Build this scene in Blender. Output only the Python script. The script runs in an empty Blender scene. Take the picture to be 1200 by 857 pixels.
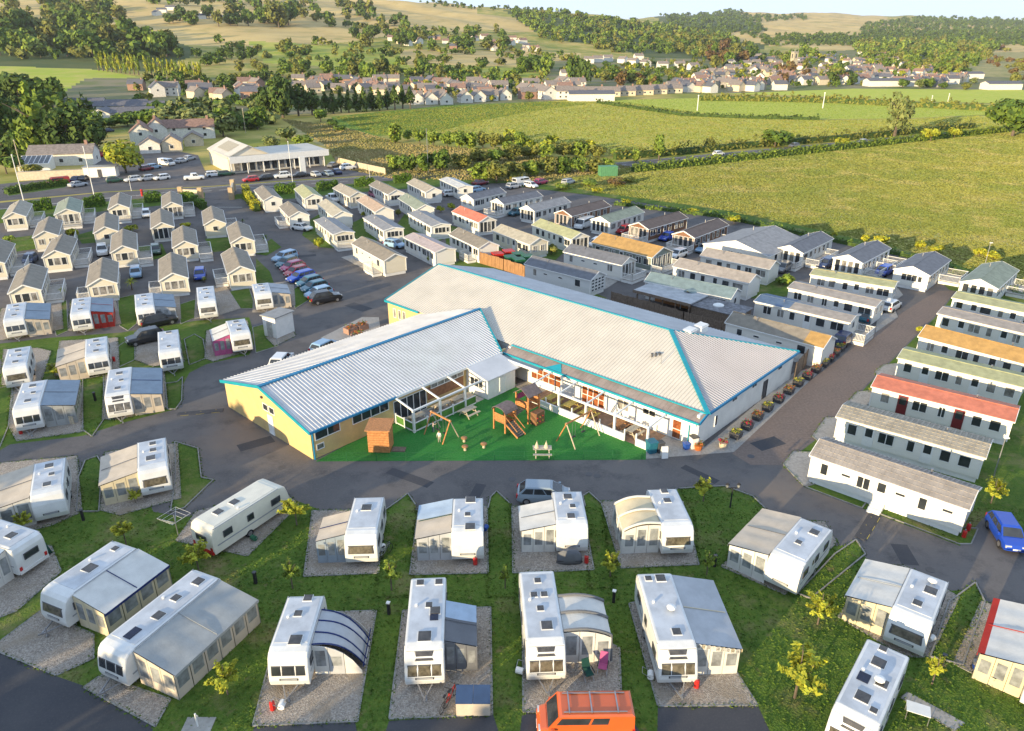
import bpy, math, random
import numpy as np
from mathutils import Vector, Matrix
random.seed(7)
R = math.radians
S = bpy.context.scene
COL = S.collection

# ---------------------------------------------------------------- camera, world, sun, exposure
F_PX, HOR, CAM_H = 870.0, 40.0, 35.0
PITCH = math.atan((428.5 - HOR) / F_PX)
SP, CP = math.sin(PITCH), math.cos(PITCH)
cam_data = bpy.data.cameras.new('camera')
cam_data.sensor_width = 36; cam_data.lens = 36 * F_PX / 1200
cam_data.clip_start = 0.5; cam_data.clip_end = 30000
cam = bpy.data.objects.new('camera', cam_data)
cam.location = (0, 0, CAM_H); cam.rotation_euler = (math.pi / 2 - PITCH, 0, 0)
COL.objects.link(cam); S.camera = cam

SUN_TO = Vector((-0.675, -0.738, 0)).normalized()          # horizontal direction towards the sun
SUN_EL = R(8.8)
world = bpy.data.worlds.new('World'); S.world = world; world.use_nodes = True
wn = world.node_tree.nodes; wl = world.node_tree.links
sky = wn.new('ShaderNodeTexSky'); sky.sky_type = 'NISHITA'; sky.sun_disc = False
sky.sun_elevation = SUN_EL; sky.sun_rotation = math.atan2(SUN_TO.x, SUN_TO.y)
sky.air_density = 0.8; sky.dust_density = 0.0; sky.ozone_density = 3.0
wn['Background'].inputs['Strength'].default_value = 0.15
# soft, evenly bright evening sky: the same compression over the whole dome
gm = wn.new('ShaderNodeGamma'); gm.inputs[1].default_value = 0.14
tn = wn.new('ShaderNodeMix'); tn.data_type = 'RGBA'; tn.blend_type = 'MULTIPLY'; tn.inputs[0].default_value = 1.0; tn.inputs[7].default_value = (2.5, 2.88, 3.55, 1)
wl.new(sky.outputs[0], gm.inputs[0]); wl.new(gm.outputs[0], tn.inputs[6]); wl.new(tn.outputs[2], wn['Background'].inputs['Color'])
sun_data = bpy.data.lights.new('sun', 'SUN'); sun_data.energy = 4.4; sun_data.angle = R(0.6)
sun_data.color = (1.0, 0.79, 0.48)
sun = bpy.data.objects.new('sun', sun_data)
sd = Vector((SUN_TO.x * math.cos(SUN_EL), SUN_TO.y * math.cos(SUN_EL), math.sin(SUN_EL)))
sun.rotation_euler = sd.to_track_quat('Z', 'Y').to_euler(); sun.location = (-60, -60, 60)
COL.objects.link(sun)
S.view_settings.view_transform = 'Standard'; S.view_settings.look = 'None'
S.view_settings.exposure = 0.97; S.view_settings.gamma = 1.0
S.cycles.max_bounces = 5; S.cycles.diffuse_bounces = 3; S.cycles.glossy_bounces = 2
S.cycles.transmission_bounces = 2; S.cycles.transparent_max_bounces = 4
S.cycles.caustics_reflective = False; S.cycles.caustics_refractive = False

# ---------------------------------------------------------------- geometry of the view: pixel of the photograph <-> place
def G(x, y, z=0.0):
    """the point at height z that the photograph shows at pixel (x, y)"""
    u = (x - 600) / F_PX; v = (y - 428.5) / F_PX
    Z = (CAM_H - z) / (SP + v * CP)
    return Vector((u * Z, Z * (CP - v * SP), z))

def pix(X, Y, z):
    d = CAM_H - z
    Zc = Y * CP + d * SP
    return 600 + F_PX * X / Zc, 428.5 + F_PX * (d * CP - Y * SP) / Zc

# ---------------------------------------------------------------- mesh helpers
class MB:
    def __init__(s): s.v = []; s.f = []; s.m = []
    def add(s, vs, fs, m=0):
        o = len(s.v); s.v += [tuple(p) for p in vs]
        s.f += [tuple(i + o for i in f) for f in fs]; s.m += [m] * len(fs); return s
    def quad(s, a, b, c, d, m=0): return s.add((a, b, c, d), ((0, 1, 2, 3),), m)
    def poly(s, pts, m=0): return s.add(pts, (tuple(range(len(pts))),), m)
    def hexa(s, p, m=0):
        return s.add(p, ((3, 2, 1, 0), (4, 5, 6, 7), (0, 1, 5, 4), (1, 2, 6, 5), (2, 3, 7, 6), (3, 0, 4, 7)), m)
    def box(s, x0, x1, y0, y1, z0, z1, m=0):
        return s.hexa(((x0, y0, z0), (x1, y0, z0), (x1, y1, z0), (x0, y1, z0), (x0, y0, z1), (x1, y0, z1), (x1, y1, z1), (x0, y1, z1)), m)
    def prism(s, pts, z0, z1, m=0):
        n = len(pts); vs = [(p[0], p[1], z0) for p in pts] + [(p[0], p[1], z1) for p in pts]
        return s.add(vs, [tuple(range(n - 1, -1, -1)), tuple(range(n, 2 * n))] + [(i, (i + 1) % n, n + (i + 1) % n, n + i) for i in range(n)], m)
    def sections(s, secs, m=0, cap=True):
        """closed loops of equal length joined in order"""
        n = len(secs[0]); vs = [p for c in secs for p in c]; fs = []
        for k in range(len(secs) - 1):
            fs += [(k * n + i, k * n + (i + 1) % n, (k + 1) * n + (i + 1) % n, (k + 1) * n + i) for i in range(n)]
        if cap: fs += [tuple(range(n - 1, -1, -1)), tuple((len(secs) - 1) * n + i for i in range(n))]
        return s.add(vs, fs, m)
    def tube(s, p, q, r, n=6, r2=None, m=0, cap=True):
        p = Vector(p); q = Vector(q); d = (q - p).normalized()
        u = d.orthogonal().normalized(); w = d.cross(u); r2 = r if r2 is None else r2
        a = [p + (u * math.cos(t) + w * math.sin(t)) * r for t in (2 * math.pi * i / n for i in range(n))]
        b = [q + (u * math.cos(t) + w * math.sin(t)) * r2 for t in (2 * math.pi * i / n for i in range(n))]
        return s.sections([a, b], m, cap)
    def beam(s, p, q, w, h=None, m=0):
        """rectangular bar from p to q, w wide and h high"""
        p = Vector(p); q = Vector(q); d = (q - p).normalized(); h = w if h is None else h
        u = Vector((-d.y, d.x, 0)); u = u.normalized() if u.length > 1e-4 else Vector((1, 0, 0))
        k = d.cross(u).normalized() * (h / 2); u = u * (w / 2)
        return s.sections([[p - u - k, p + u - k, p + u + k, p - u + k], [q - u - k, q + u - k, q + u + k, q - u + k]], m)
    def ball(s, c, r, n=8, k=5, m=0, sz=1.0):
        c = Vector(c); vs = [c + Vector((0, 0, r * sz))]; fs = []
        for j in range(1, k):
            t = math.pi * j / k
            vs += [c + Vector((r * math.sin(t) * math.cos(2 * math.pi * i / n), r * math.sin(t) * math.sin(2 * math.pi * i / n), r * sz * math.cos(t))) for i in range(n)]
        vs.append(c - Vector((0, 0, r * sz)))
        fs += [(0, 1 + i, 1 + (i + 1) % n) for i in range(n)]
        for j in range(k - 2):
            fs += [(1 + j * n + i, 1 + (j + 1) * n + i, 1 + (j + 1) * n + (i + 1) % n, 1 + j * n + (i + 1) % n) for i in range(n)]
        l = len(vs) - 1; fs += [(l, 1 + (k - 2) * n + (i + 1) % n, 1 + (k - 2) * n + i) for i in range(n)]
        return s.add(vs, fs, m)
    def mesh(s, name, mats, smooth=False):
        me = bpy.data.meshes.new(name); me.from_pydata(s.v, [], s.f)
        for x in (mats if isinstance(mats, (list, tuple)) else [mats]): me.materials.append(x)
        if any(s.m): me.polygons.foreach_set('material_index', s.m)
        if smooth: me.polygons.foreach_set('use_smooth', [True] * len(s.f))
        me.update(); return me
    def build(s, name, mats, parent=None, loc=(0, 0, 0), rz=0.0, smooth=False):
        return place(name, s.mesh(name, mats, smooth), parent, loc, rz)

def place(name, me, parent=None, loc=(0, 0, 0), rz=0.0, scale=None):
    o = bpy.data.objects.new(name, me); o.location = loc; o.rotation_euler = (0, 0, rz)
    if scale: o.scale = scale
    if parent is not None: o.parent = parent
    COL.objects.link(o); return o

def tag(o, label=None, cat=None, group=None, kind=None):
    if label: o['label'] = label
    if cat: o['category'] = cat
    if group: o['group'] = group
    if kind: o['kind'] = kind
    return o

def thing(name, label, cat, loc=(0, 0, 0), rz=0.0, group=None):
    o = bpy.data.objects.new(name, None); o.empty_display_size = 0.5
    o.location = loc; o.rotation_euler = (0, 0, rz); COL.objects.link(o)
    return tag(o, label, cat, group)

def copy_tree(o, parent=None):
    c = o.copy(); COL.objects.link(c)
    if parent is not None: c.parent = parent
    for ch in o.children: copy_tree(ch, c)
    return c

_MESH = {}
def shared(key, fn):
    if key not in _MESH: _MESH[key] = fn()
    return _MESH[key]

ORD = 'first second third fourth fifth sixth seventh eighth ninth tenth eleventh twelfth thirteenth fourteenth fifteenth sixteenth seventeenth eighteenth nineteenth twentieth'.split()

# ---------------------------------------------------------------- materials
def mat(name, col, rough=0.6, var=0.12, scale=2.0, bump=0.0, bscale=40.0, metal=0.0, spec=0.4, col2=None, detail=4.0, coat=0.0, stretch=None, emit=None, world_space=False, fac=(0.35, 0.65)):
    m = bpy.data.materials.new(name); m.use_nodes = True
    nt = m.node_tree; b = nt.nodes['Principled BSDF']; L = nt.links
    b.inputs['Roughness'].default_value = rough; b.inputs['Metallic'].default_value = metal
    b.inputs['Specular IOR Level'].default_value = spec; b.inputs['Coat Weight'].default_value = coat
    c = Vector(col)
    tc = nt.nodes.new('ShaderNodeTexCoord'); mp = nt.nodes.new('ShaderNodeMapping')
    if stretch: mp.inputs['Scale'].default_value = stretch
    if world_space:
        ge = nt.nodes.new('ShaderNodeNewGeometry'); L.new(ge.outputs['Position'], mp.inputs['Vector'])
    else:
        oi = nt.nodes.new('ShaderNodeObjectInfo'); va = nt.nodes.new('ShaderNodeVectorMath'); va.operation = 'ADD'
        ml = nt.nodes.new('ShaderNodeMath'); ml.operation = 'MULTIPLY'; ml.inputs[1].default_value = 57.0
        L.new(oi.outputs['Random'], ml.inputs[0]); L.new(tc.outputs['Object'], va.inputs[0]); L.new(ml.outputs[0], va.inputs[1])
        L.new(va.outputs[0], mp.inputs['Vector'])
    no = nt.nodes.new('ShaderNodeTexNoise'); no.inputs['Scale'].default_value = scale; no.inputs['Detail'].default_value = detail
    no.inputs['Roughness'].default_value = 0.6
    L.new(mp.outputs[0], no.inputs['Vector'])
    rp = nt.nodes.new('ShaderNodeValToRGB')
    c2 = Vector(col2) if col2 else c * (1 + var)
    c1 = c if col2 else c * (1 - var)
    rp.color_ramp.elements[0].position = fac[0]; rp.color_ramp.elements[1].position = fac[1]
    rp.color_ramp.elements[0].color = (*c1, 1); rp.color_ramp.elements[1].color = (*c2, 1)
    L.new(no.outputs['Fac'], rp.inputs[0]); L.new(rp.outputs[0], b.inputs['Base Color'])
    if bump:
        n2 = nt.nodes.new('ShaderNodeTexNoise'); n2.inputs['Scale'].default_value = bscale; n2.inputs['Detail'].default_value = 2
        bp = nt.nodes.new('ShaderNodeBump'); bp.inputs['Strength'].default_value = bump; bp.inputs['Distance'].default_value = 0.05
        L.new(mp.outputs[0], n2.inputs['Vector']); L.new(n2.outputs['Fac'], bp.inputs['Height']); L.new(bp.outputs[0], b.inputs['Normal'])
    if emit:
        b.inputs['Emission Color'].default_value = (*emit[0], 1); b.inputs['Emission Strength'].default_value = emit[1]
    return m

def ground_mat(name, cols, scales, rough=0.95, bump=0.3, bscale=6.0, stretch=None, stretch_rot=0.0, weights=None):
    """several colours mixed by noises of several sizes, in world space"""
    m = bpy.data.materials.new(name); m.use_nodes = True
    nt = m.node_tree; b = nt.nodes['Principled BSDF']; L = nt.links
    b.inputs['Roughness'].default_value = rough; b.inputs['Specular IOR Level'].default_value = 0.15
    ge = nt.nodes.new('ShaderNodeNewGeometry'); mp = nt.nodes.new('ShaderNodeMapping')
    mp.inputs['Rotation'].default_value = (0, 0, stretch_rot)
    if stretch: mp.inputs['Scale'].default_value = stretch
    L.new(ge.outputs['Position'], mp.inputs['Vector'])
    last = None
    for i, c in enumerate(cols):
        if i == 0:
            rgb = nt.nodes.new('ShaderNodeRGB'); rgb.outputs[0].default_value = (*c, 1); last = rgb.outputs[0]; continue
        no = nt.nodes.new('ShaderNodeTexNoise'); no.inputs['Scale'].default_value = scales[i - 1]; no.inputs['Detail'].default_value = 5
        no.inputs['Roughness'].default_value = 0.65
        L.new(mp.outputs[0], no.inputs['Vector'])
        mr = nt.nodes.new('ShaderNodeMapRange'); w = weights[i - 1] if weights else (0.42, 0.62)
        mr.inputs['From Min'].default_value = w[0]; mr.inputs['From Max'].default_value = w[1]
        L.new(no.outputs['Fac'], mr.inputs['Value'])
        mx = nt.nodes.new('ShaderNodeMix'); mx.data_type = 'RGBA'
        mx.inputs[7].default_value = (*c, 1)
        L.new(mr.outputs[0], mx.inputs[0]); L.new(last, mx.inputs[6]); last = mx.outputs[2]
    L.new(last, b.inputs['Base Color'])
    if bump:
        n2 = nt.nodes.new('ShaderNodeTexNoise'); n2.inputs['Scale'].default_value = bscale; n2.inputs['Detail'].default_value = 4
        bp = nt.nodes.new('ShaderNodeBump'); bp.inputs['Strength'].default_value = bump; bp.inputs['Distance'].default_value = 0.2
        L.new(ge.outputs['Position'], n2.inputs['Vector']); L.new(n2.outputs['Fac'], bp.inputs['Height']); L.new(bp.outputs[0], b.inputs['Normal'])
    return m

GLASS = mat('window_glass', (0.035, 0.04, 0.045), 0.06, 0.3, 0.7, spec=0.7)
GLASS_PALE = mat('curtained_glass', (0.22, 0.21, 0.19), 0.08, 0.6, 1.2, spec=0.7)
WHITE = mat('white_plastic', (0.78, 0.77, 0.73), 0.4, 0.05, 1.5)
WHITE_RAIL = mat('white_railing', (0.76, 0.75, 0.71), 0.5, 0.06, 3)
BLACK = mat('black_rubber', (0.02, 0.02, 0.022), 0.7)
STEEL = mat('steel', (0.35, 0.35, 0.36), 0.4, metal=0.7)
DARK_GREY = mat('dark_grey', (0.07, 0.07, 0.075), 0.5)
RED = mat('red_paint', (0.5, 0.025, 0.02), 0.4)
BLUE = mat('blue_plastic', (0.02, 0.08, 0.35), 0.4)
GREEN_PLASTIC = mat('green_plastic', (0.02, 0.12, 0.06), 0.45)
WOOD = mat('timber', (0.30, 0.16, 0.07), 0.7, 0.25, 6, bump=0.2, stretch=(1, 1, 0.2))
WOOD_ORANGE = mat('orange_timber', (0.42, 0.19, 0.07), 0.65, 0.25, 6, bump=0.2)
WOOD_DARK = mat('dark_timber', (0.17, 0.125, 0.09), 0.8, 0.3, 5, bump=0.3)
WOOD_PALE = mat('pale_timber', (0.5, 0.42, 0.3), 0.7, 0.2, 6)
CONCRETE = mat('concrete', (0.36, 0.34, 0.30), 0.9, 0.2, 1.5, bump=0.2, bscale=30)
KERB = mat('kerb_concrete', (0.26, 0.25, 0.23), 0.9, 0.2, 2.0)
SKIRT = mat('skirting', (0.45, 0.43, 0.39), 0.8, 0.25, 2)
# ---------------------------------------------------------------- terrain: the flat floor of the valley and the hills round it
_PXC = [-700, 0, 300, 500, 620, 700, 800, 900, 1000, 1200, 1900]
_D = [340, 400, 500, 650, 850, 1100, 1500, 2200, 3200, 4500]
_Y = {
 -700: [145.4, 122, 102, 78, 52, 22, -8, -25, -15, 10],
    0: [145.4, 124, 104, 82, 58, 28, -2, -18, -10, 10],
  300: [145.4, 126.5, 107, 87, 65, 39, 8, -12, -8, 10],
  500: [145.4, 128, 109.5, 91, 70, 50, 25, 3, 10, 25],
  620: [145.4, 128, 111, 94, 75, 58, 36, 12, 20, 28],
  700: [145.4, 128, 111, 95, 78, 62, 42, 17, 24, 28],
  800: [145.4, 128, 111, 95.5, 81, 67, 51, 40, 27, 17],
  900: [145.4, 128, 111, 95.5, 82, 69.5, 57, 43, 27, 14],
 1000: [145.4, 128, 111, 95.5, 82, 71, 60, 46, 30, 17],
 1200: [145.4, 128, 111, 95.5, 82, 72, 62, 50, 36, 25],
 1900: [145.4, 128, 111, 95.5, 82, 72, 62, 50, 38, 26]}
_TAB = np.array([_Y[k] for k in _PXC])
_LD = np.log(_D)
def _smooth_rows():
    """the table on a fine grid, smoothed"""
    px = np.arange(-700, 1901, 10.0); ld = np.linspace(math.log(340), math.log(4500), 160)
    g = np.array([np.interp(ld, _LD, [np.interp(p, _PXC, _TAB[:, j]) for j in range(len(_D))]) for p in px])
    k = np.ones(7) / 7
    for _ in range(2):
        pad = np.pad(g, ((3, 3), (0, 0)), mode='edge')
        g = np.array([np.convolve(pad[:, j], k, 'valid') for j in range(g.shape[1])]).T
        pad = np.pad(g, ((0, 0), (3, 3)), mode='reflect', reflect_type='odd')
        g = np.array([np.convolve(pad[i], k, 'valid') for i in range(g.shape[0])])
    return px, ld, g
_GPX, _GLD, _GT = _smooth_rows()
def height(X, Y):
    X = np.asarray(X, float); Y = np.asarray(Y, float)
    Yc = np.clip(Y, 340, 4500)
    px = np.clip(600 + F_PX * X / (Yc * CP + CAM_H * SP) * (Yc / np.maximum(Y, Yc)), -700, 1899)
    i = (px + 700) / 10; i0 = np.clip(i.astype(int), 0, len(_GPX) - 2); fi = i - i0
    j = (np.log(Yc) - _GLD[0]) / (_GLD[1] - _GLD[0]); j0 = np.clip(j.astype(int), 0, len(_GLD) - 2); fj = j - j0
    yp = (_GT[i0, j0] * (1 - fi) * (1 - fj) + _GT[i0 + 1, j0] * fi * (1 - fj) + _GT[i0, j0 + 1] * (1 - fi) * fj + _GT[i0 + 1, j0 + 1] * fi * fj)
    v = (yp - 428.5) / F_PX
    z = CAM_H - Yc * (SP + v * CP) / (CP - v * SP)
    bump = (np.sin(X * 0.013 + 1.3) * np.sin(Y * 0.011) + 0.5 * np.sin(X * 0.031 + Y * 0.023)) * 0.004 * np.clip(Yc - 600, 0, 1500)
    z = np.maximum(0, z - 1.0 + bump * np.clip(z / 20, 0, 1))
    return np.where(Y > 4500, z - (Y - 4500) * 0.03, z)

_MY = np.exp(np.linspace(math.log(60), math.log(4600), 700))
def at(x, y, far=True):
    """the place on the ground that the photograph shows at pixel (x, y)"""
    u = (x - 600) / F_PX; v = (y - 428.5) / F_PX
    Zc = _MY / (CP - v * SP); X = u * Zc
    zr = CAM_H - Zc * (SP + v * CP)
    t = height(X, _MY)
    k = np.nonzero(zr <= t)[0]
    if len(k) == 0: return None
    k = k[0]
    if k == 0: return G(x, y)
    d0 = zr[k - 1] - t[k - 1]; d1 = zr[k] - t[k]; f = d0 / (d0 - d1)
    Yv = _MY[k - 1] + f * (_MY[k] - _MY[k - 1]); Xv = u * Yv / (CP - v * SP)
    return Vector((Xv, Yv, float(height(Xv, Yv))))

def inside(px, py, poly):
    r = np.zeros(px.shape, bool); n = len(poly)
    for i in range(n):
        x0, y0 = poly[i]; x1, y1 = poly[(i + 1) % n]
        if y0 == y1: continue
        c = ((y0 > py) != (y1 > py)) & (px < (x1 - x0) * (py - y0) / (y1 - y0) + x0)
        r ^= c
    return r

M_MEADOW = ground_mat('meadow', [(0.281, 0.282, 0.054), (0.187, 0.229, 0.039), (0.505, 0.387, 0.123)], [0.012, 0.03], bump=0)
M_DRY = ground_mat('dry_stubble', [(0.600, 0.447, 0.182), (0.491, 0.362, 0.149), (0.327, 0.293, 0.099)], [0.010, 0.02], bump=0, weights=[(0.42, 0.62), (0.55, 0.72)])
M_PASTURE = ground_mat('green_pasture', [(0.345, 0.384, 0.053), (0.241, 0.316, 0.041), (0.431, 0.400, 0.090)], [0.01, 0.05], bump=0)
M_BRIGHT = ground_mat('bright_pasture', [(0.402, 0.451, 0.045), (0.322, 0.402, 0.045), (0.499, 0.451, 0.105)], [0.01, 0.04], bump=0)
M_WOODFLOOR = ground_mat('wood_floor', [(0.072, 0.104, 0.032), (0.112, 0.128, 0.040)], [0.02], bump=0)
M_SCRUB = ground_mat('rough_scrub', [(0.327, 0.297, 0.105), (0.178, 0.208, 0.059), (0.446, 0.356, 0.164)], [0.03, 0.15], bump=0.3, bscale=0.8)
M_VILLAGE = ground_mat('garden_ground', [(0.156, 0.182, 0.058), (0.260, 0.221, 0.130)], [0.03], bump=0)
TERRAIN_MATS = [M_MEADOW, M_DRY, M_PASTURE, M_BRIGHT, M_WOODFLOOR, M_SCRUB, M_VILLAGE]

def terrain():
    xs = np.concatenate([np.arange(-2400, -700, 40.0), np.arange(-700, 1900, 5.0), np.arange(1900, 3600, 40.0)])
    near = np.array([-300, -60, 40, 160, 260, 310.0])
    ys = np.concatenate([near, np.exp(np.linspace(math.log(340), math.log(4500), 230)), np.array([4900, 6000, 8000.0])])
    X = np.zeros((len(ys), len(xs))); Y = np.zeros_like(X)
    for j, yv in enumerate(ys):
        yy = max(yv, 340.0)
        X[j] = (xs - 600) / F_PX * (yy * CP + CAM_H * SP); Y[j] = yv
    Z = height(X, Y)
    nx = len(xs); ny = len(ys)
    co = np.stack([X, Y, Z], -1).reshape(-1, 3)
    i = np.arange(nx - 1)[None, :] + nx * np.arange(ny - 1)[:, None]
    q = np.stack([i, i + 1, i + 1 + nx, i + nx], -1).reshape(-1, 4)
    me = bpy.data.meshes.new('ground')
    me.vertices.add(len(co)); me.vertices.foreach_set('co', co.ravel())
    me.loops.add(q.size); me.loops.foreach_set('vertex_index', q.ravel().astype(np.int32))
    me.polygons.add(len(q)); me.polygons.foreach_set('loop_start', np.arange(0, q.size, 4, dtype=np.int32))
    c = co[q].mean(1); px, py = pix(c[:, 0], c[:, 1], c[:, 2])
    mi = np.zeros(len(q), np.int32)
    for k, poly in FIELDS:
        mi[inside(px, py, poly) & (c[:, 1] > 320)] = k
    me.polygons.foreach_set('material_index', mi)
    me.polygons.foreach_set('use_smooth', np.ones(len(q), bool))
    for m in TERRAIN_MATS: me.materials.append(m)
    me.update(); me.validate()
    tag(place('ground', me), 'valley floor and dry grassy hills round the holiday park', kind='structure')

FIELDS = [
 (1, [(-60, -40), (520, -40), (700, 12), (800, 30), (1260, 30), (1260, 64), (1000, 62), (880, 52), (760, 46), (640, 40), (500, 36), (330, 60), (-60, 34)]),   # dry upper slopes
 (0, [(560, 8), (860, 18), (800, 52), (700, 50), (560, 40)]),
 (1, [(400, 22), (480, 6), (640, 26), (760, 36), (600, 38), (480, 26)]),
 (4, [(590, 12), (660, 16), (780, 30), (860, 52), (760, 58), (640, 46)]),
 (1, [(140, 14), (300, 14), (420, 34), (300, 56), (190, 40)]),
 (2, [(290, 48), (480, 58), (480, 84), (310, 74)]),
 (1, [(470, 58), (680, 62), (680, 78), (470, 76)]),
 (2, [(520, 78), (700, 84), (700, 92), (520, 90)]),
 (1, [(680, 70), (760, 76), (860, 84), (860, 96), (700, 90)]),
 (3, [(-40, 62), (60, 70), (170, 92), (120, 108), (-40, 106)]),
 (6, [(640, 72), (1080, 56), (1240, 80), (1240, 105), (640, 112)]),
 (6, [(100, 92), (480, 88), (680, 94), (680, 124), (420, 128), (160, 150), (40, 130)]),
 (4, [(-40, 20), (60, 26), (160, 36), (240, 60), (180, 84), (-40, 76)]),
 (1, [(820, 8), (1030, 14), (1060, 40), (880, 44), (800, 34)]),
 (4, [(760, 12), (870, 16), (900, 36), (790, 40)]),
 (4, [(930, 44), (1040, 40), (1240, 40), (1240, 52), (930, 50)]),
 (4, [(800, 44), (900, 52), (880, 70), (760, 68), (700, 50)]),
 (4, [(1000, 52), (1170, 50), (1150, 80), (1010, 72)]),
 (5, [(1140, 62), (1260, 60), (1260, 92), (1130, 90)]),
]
terrain()
# ---------------------------------------------------------------- ground of the park: roads, lawns, pitches, kerbs
M_ASPHALT = ground_mat('asphalt', [(0.122, 0.114, 0.111), (0.158, 0.144, 0.136), (0.094, 0.089, 0.089), (0.18, 0.165, 0.152), (0.195, 0.160, 0.134)], [0.10, 0.35, 6.0, 0.06], rough=0.85, bump=0.2, bscale=25, weights=[(0.42, 0.6), (0.5, 0.68), (0.5, 0.8), (0.55, 0.7)])
M_ASPHALT_DARK = ground_mat('dark_asphalt', [(0.062, 0.063, 0.070), (0.078, 0.077, 0.081), (0.098, 0.095, 0.095)], [0.3, 8.0], rough=0.8, bump=0.15, bscale=25, weights=[(0.4, 0.65), (0.5, 0.8)])
M_ROAD_BROWN = ground_mat('brown_asphalt', [(0.20, 0.152, 0.125), (0.165, 0.132, 0.113), (0.235, 0.18, 0.148)], [0.15, 4.0], rough=0.9, bump=0.15, bscale=25)
M_LAWN = ground_mat('lawn', [(0.094, 0.160, 0.024), (0.064, 0.119, 0.018), (0.226, 0.198, 0.083), (0.127, 0.176, 0.031), (0.187, 0.165, 0.066)], [0.35, 0.20, 2.5, 0.9], bump=0.6, bscale=7, weights=[(0.4, 0.6), (0.54, 0.68), (0.45, 0.7), (0.6, 0.72)])
M_GRAVEL = ground_mat('gravel', [(0.40, 0.345, 0.285), (0.27, 0.235, 0.20), (0.54, 0.48, 0.41), (0.33, 0.27, 0.20)], [7.0, 11.0, 0.4], bump=0.8, bscale=14, weights=[(0.42, 0.58), (0.5, 0.62), (0.5, 0.7)])
M_TURF = ground_mat('artificial_turf', [(0.022, 0.185, 0.03), (0.034, 0.23, 0.04), (0.03, 0.16, 0.03), (0.06, 0.22, 0.05)], [0.5, 0.15, 6], rough=0.9, bump=0.35, bscale=30)
M_PAVE = ground_mat('paving', [(0.34, 0.32, 0.29), (0.28, 0.265, 0.24), (0.40, 0.37, 0.33)], [0.6, 4], rough=0.9, bump=0.1, bscale=20)
M_FIELD = ground_mat('hay_field', [(0.43, 0.39, 0.085), (0.27, 0.29, 0.055), (0.56, 0.46, 0.19), (0.34, 0.335, 0.075), (0.52, 0.44, 0.17)], [0.03, 0.045, 0.4, 0.11], bump=0.6, bscale=1.2, stretch=(0.6, 1.2, 1), stretch_rot=-0.5, weights=[(0.44, 0.56), (0.52, 0.64), (0.45, 0.65), (0.56, 0.68)])
M_CROP = ground_mat('rough_pasture', [(0.486, 0.487, 0.078), (0.360, 0.383, 0.055), (0.594, 0.487, 0.140)], [0.08, 0.4], bump=0.8, bscale=0.7)
M_SPORT = ground_mat('playing_field', [(0.467, 0.517, 0.060), (0.400, 0.467, 0.053), (0.534, 0.517, 0.105)], [0.02, 0.3], bump=0.2, bscale=2)
M_DARKFIELD = ground_mat('shaded_pasture', [(0.156, 0.247, 0.039), (0.117, 0.202, 0.033)], [0.05], bump=0.4, bscale=1)  # the shade of this pasture corner is put into the darker green

DRIVES = []; ROAD = []; FPOLY = {}
def gpoly(name, pts, z, m, kerb=0.0, kind='structure', px=True, kn=0):
    if name == 'touring_drive': DRIVES.append(pts)
    FPOLY[name] = pts
    if name == 'park_road': ROAD[:] = pts
    w = [G(*p) for p in pts] if px else [Vector((p[0], p[1], 0)) for p in pts]
    w = [(p.x, p.y, z) for p in w]
    area = sum(w[i - 1][0] * w[i][1] - w[i][0] * w[i - 1][1] for i in range(len(w)))
    line = w[:kn] if kn else w + [w[0]]
    if area < 0: w = w[::-1]
    o = MB().poly(w).build(name, m); o['kind'] = kind
    if kerb: kerbs(line, kerb)
    return o

def kerbs(w, hgt=0.10, wd=0.09, name='kerb'):
    mb = MB()
    for a, b in zip(w, w[1:]):
        a = Vector((a[0], a[1], hgt / 2)); b = Vector((b[0], b[1], hgt / 2)); d = b - a
        if d.length < 0.2: continue
        n = max(1, int(d.length / 0.92)); e = d.normalized()
        if n > 60: n = 60
        for i in range(n):                          # kerb stones with open joints
            mb.beam(a + d * (i / n) + e * 0.006, a + d * ((i + 1) / n) - e * 0.006, wd, hgt)
    o = mb.build(name, KERB); o['kind'] = 'structure'; return o

# --- open country on the flat
gpoly('hay_field', [(640, 214), (742, 196), (1240, 150), (1400, 150), (1400, 420), (1200, 336), (1085, 300), (960, 270), (845, 246), (700, 226)], 0.02, M_FIELD)
gpoly('rough_pasture', [(392, 138), (520, 126), (660, 118), (740, 121), (860, 138), (960, 141), (1060, 140), (1240, 132), (1240, 148), (1040, 158), (880, 170), (740, 184), (640, 176), (560, 168), (440, 158)], 0.02, M_CROP)
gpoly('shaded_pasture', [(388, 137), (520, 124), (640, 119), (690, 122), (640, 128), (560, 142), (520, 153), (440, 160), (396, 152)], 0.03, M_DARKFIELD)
gpoly('playing_field', [(700, 118), (905, 113), (1240, 126), (1240, 131), (1060, 139), (960, 140), (860, 136), (790, 130), (730, 121)], 0.025, M_SPORT)
gpoly('sports_ground', [(850, 110), (1000, 104), (1240, 106), (1240, 123), (1080, 119), (960, 113)], 0.022, M_SPORT)
gpoly('rough_verge', [(330, 140), (396, 148), (470, 168), (560, 176), (640, 184), (740, 196), (640, 214), (560, 212), (460, 210), (400, 198), (380, 170)], 0.015, M_SCRUB)
gpoly('dry_scrubland', [(330, 150), (392, 150), (470, 172), (560, 180), (520, 196), (455, 200), (400, 182)], 0.03, M_SCRUB)
gpoly('lawn', [(-400, 620), (-60, 530), (-60, 268), (300, 226), (560, 207), (700, 228), (960, 276), (1130, 326), (1300, 400), (1600, 560), (1600, 1100), (-800, 1100)], 0.004, M_LAWN)

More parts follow.
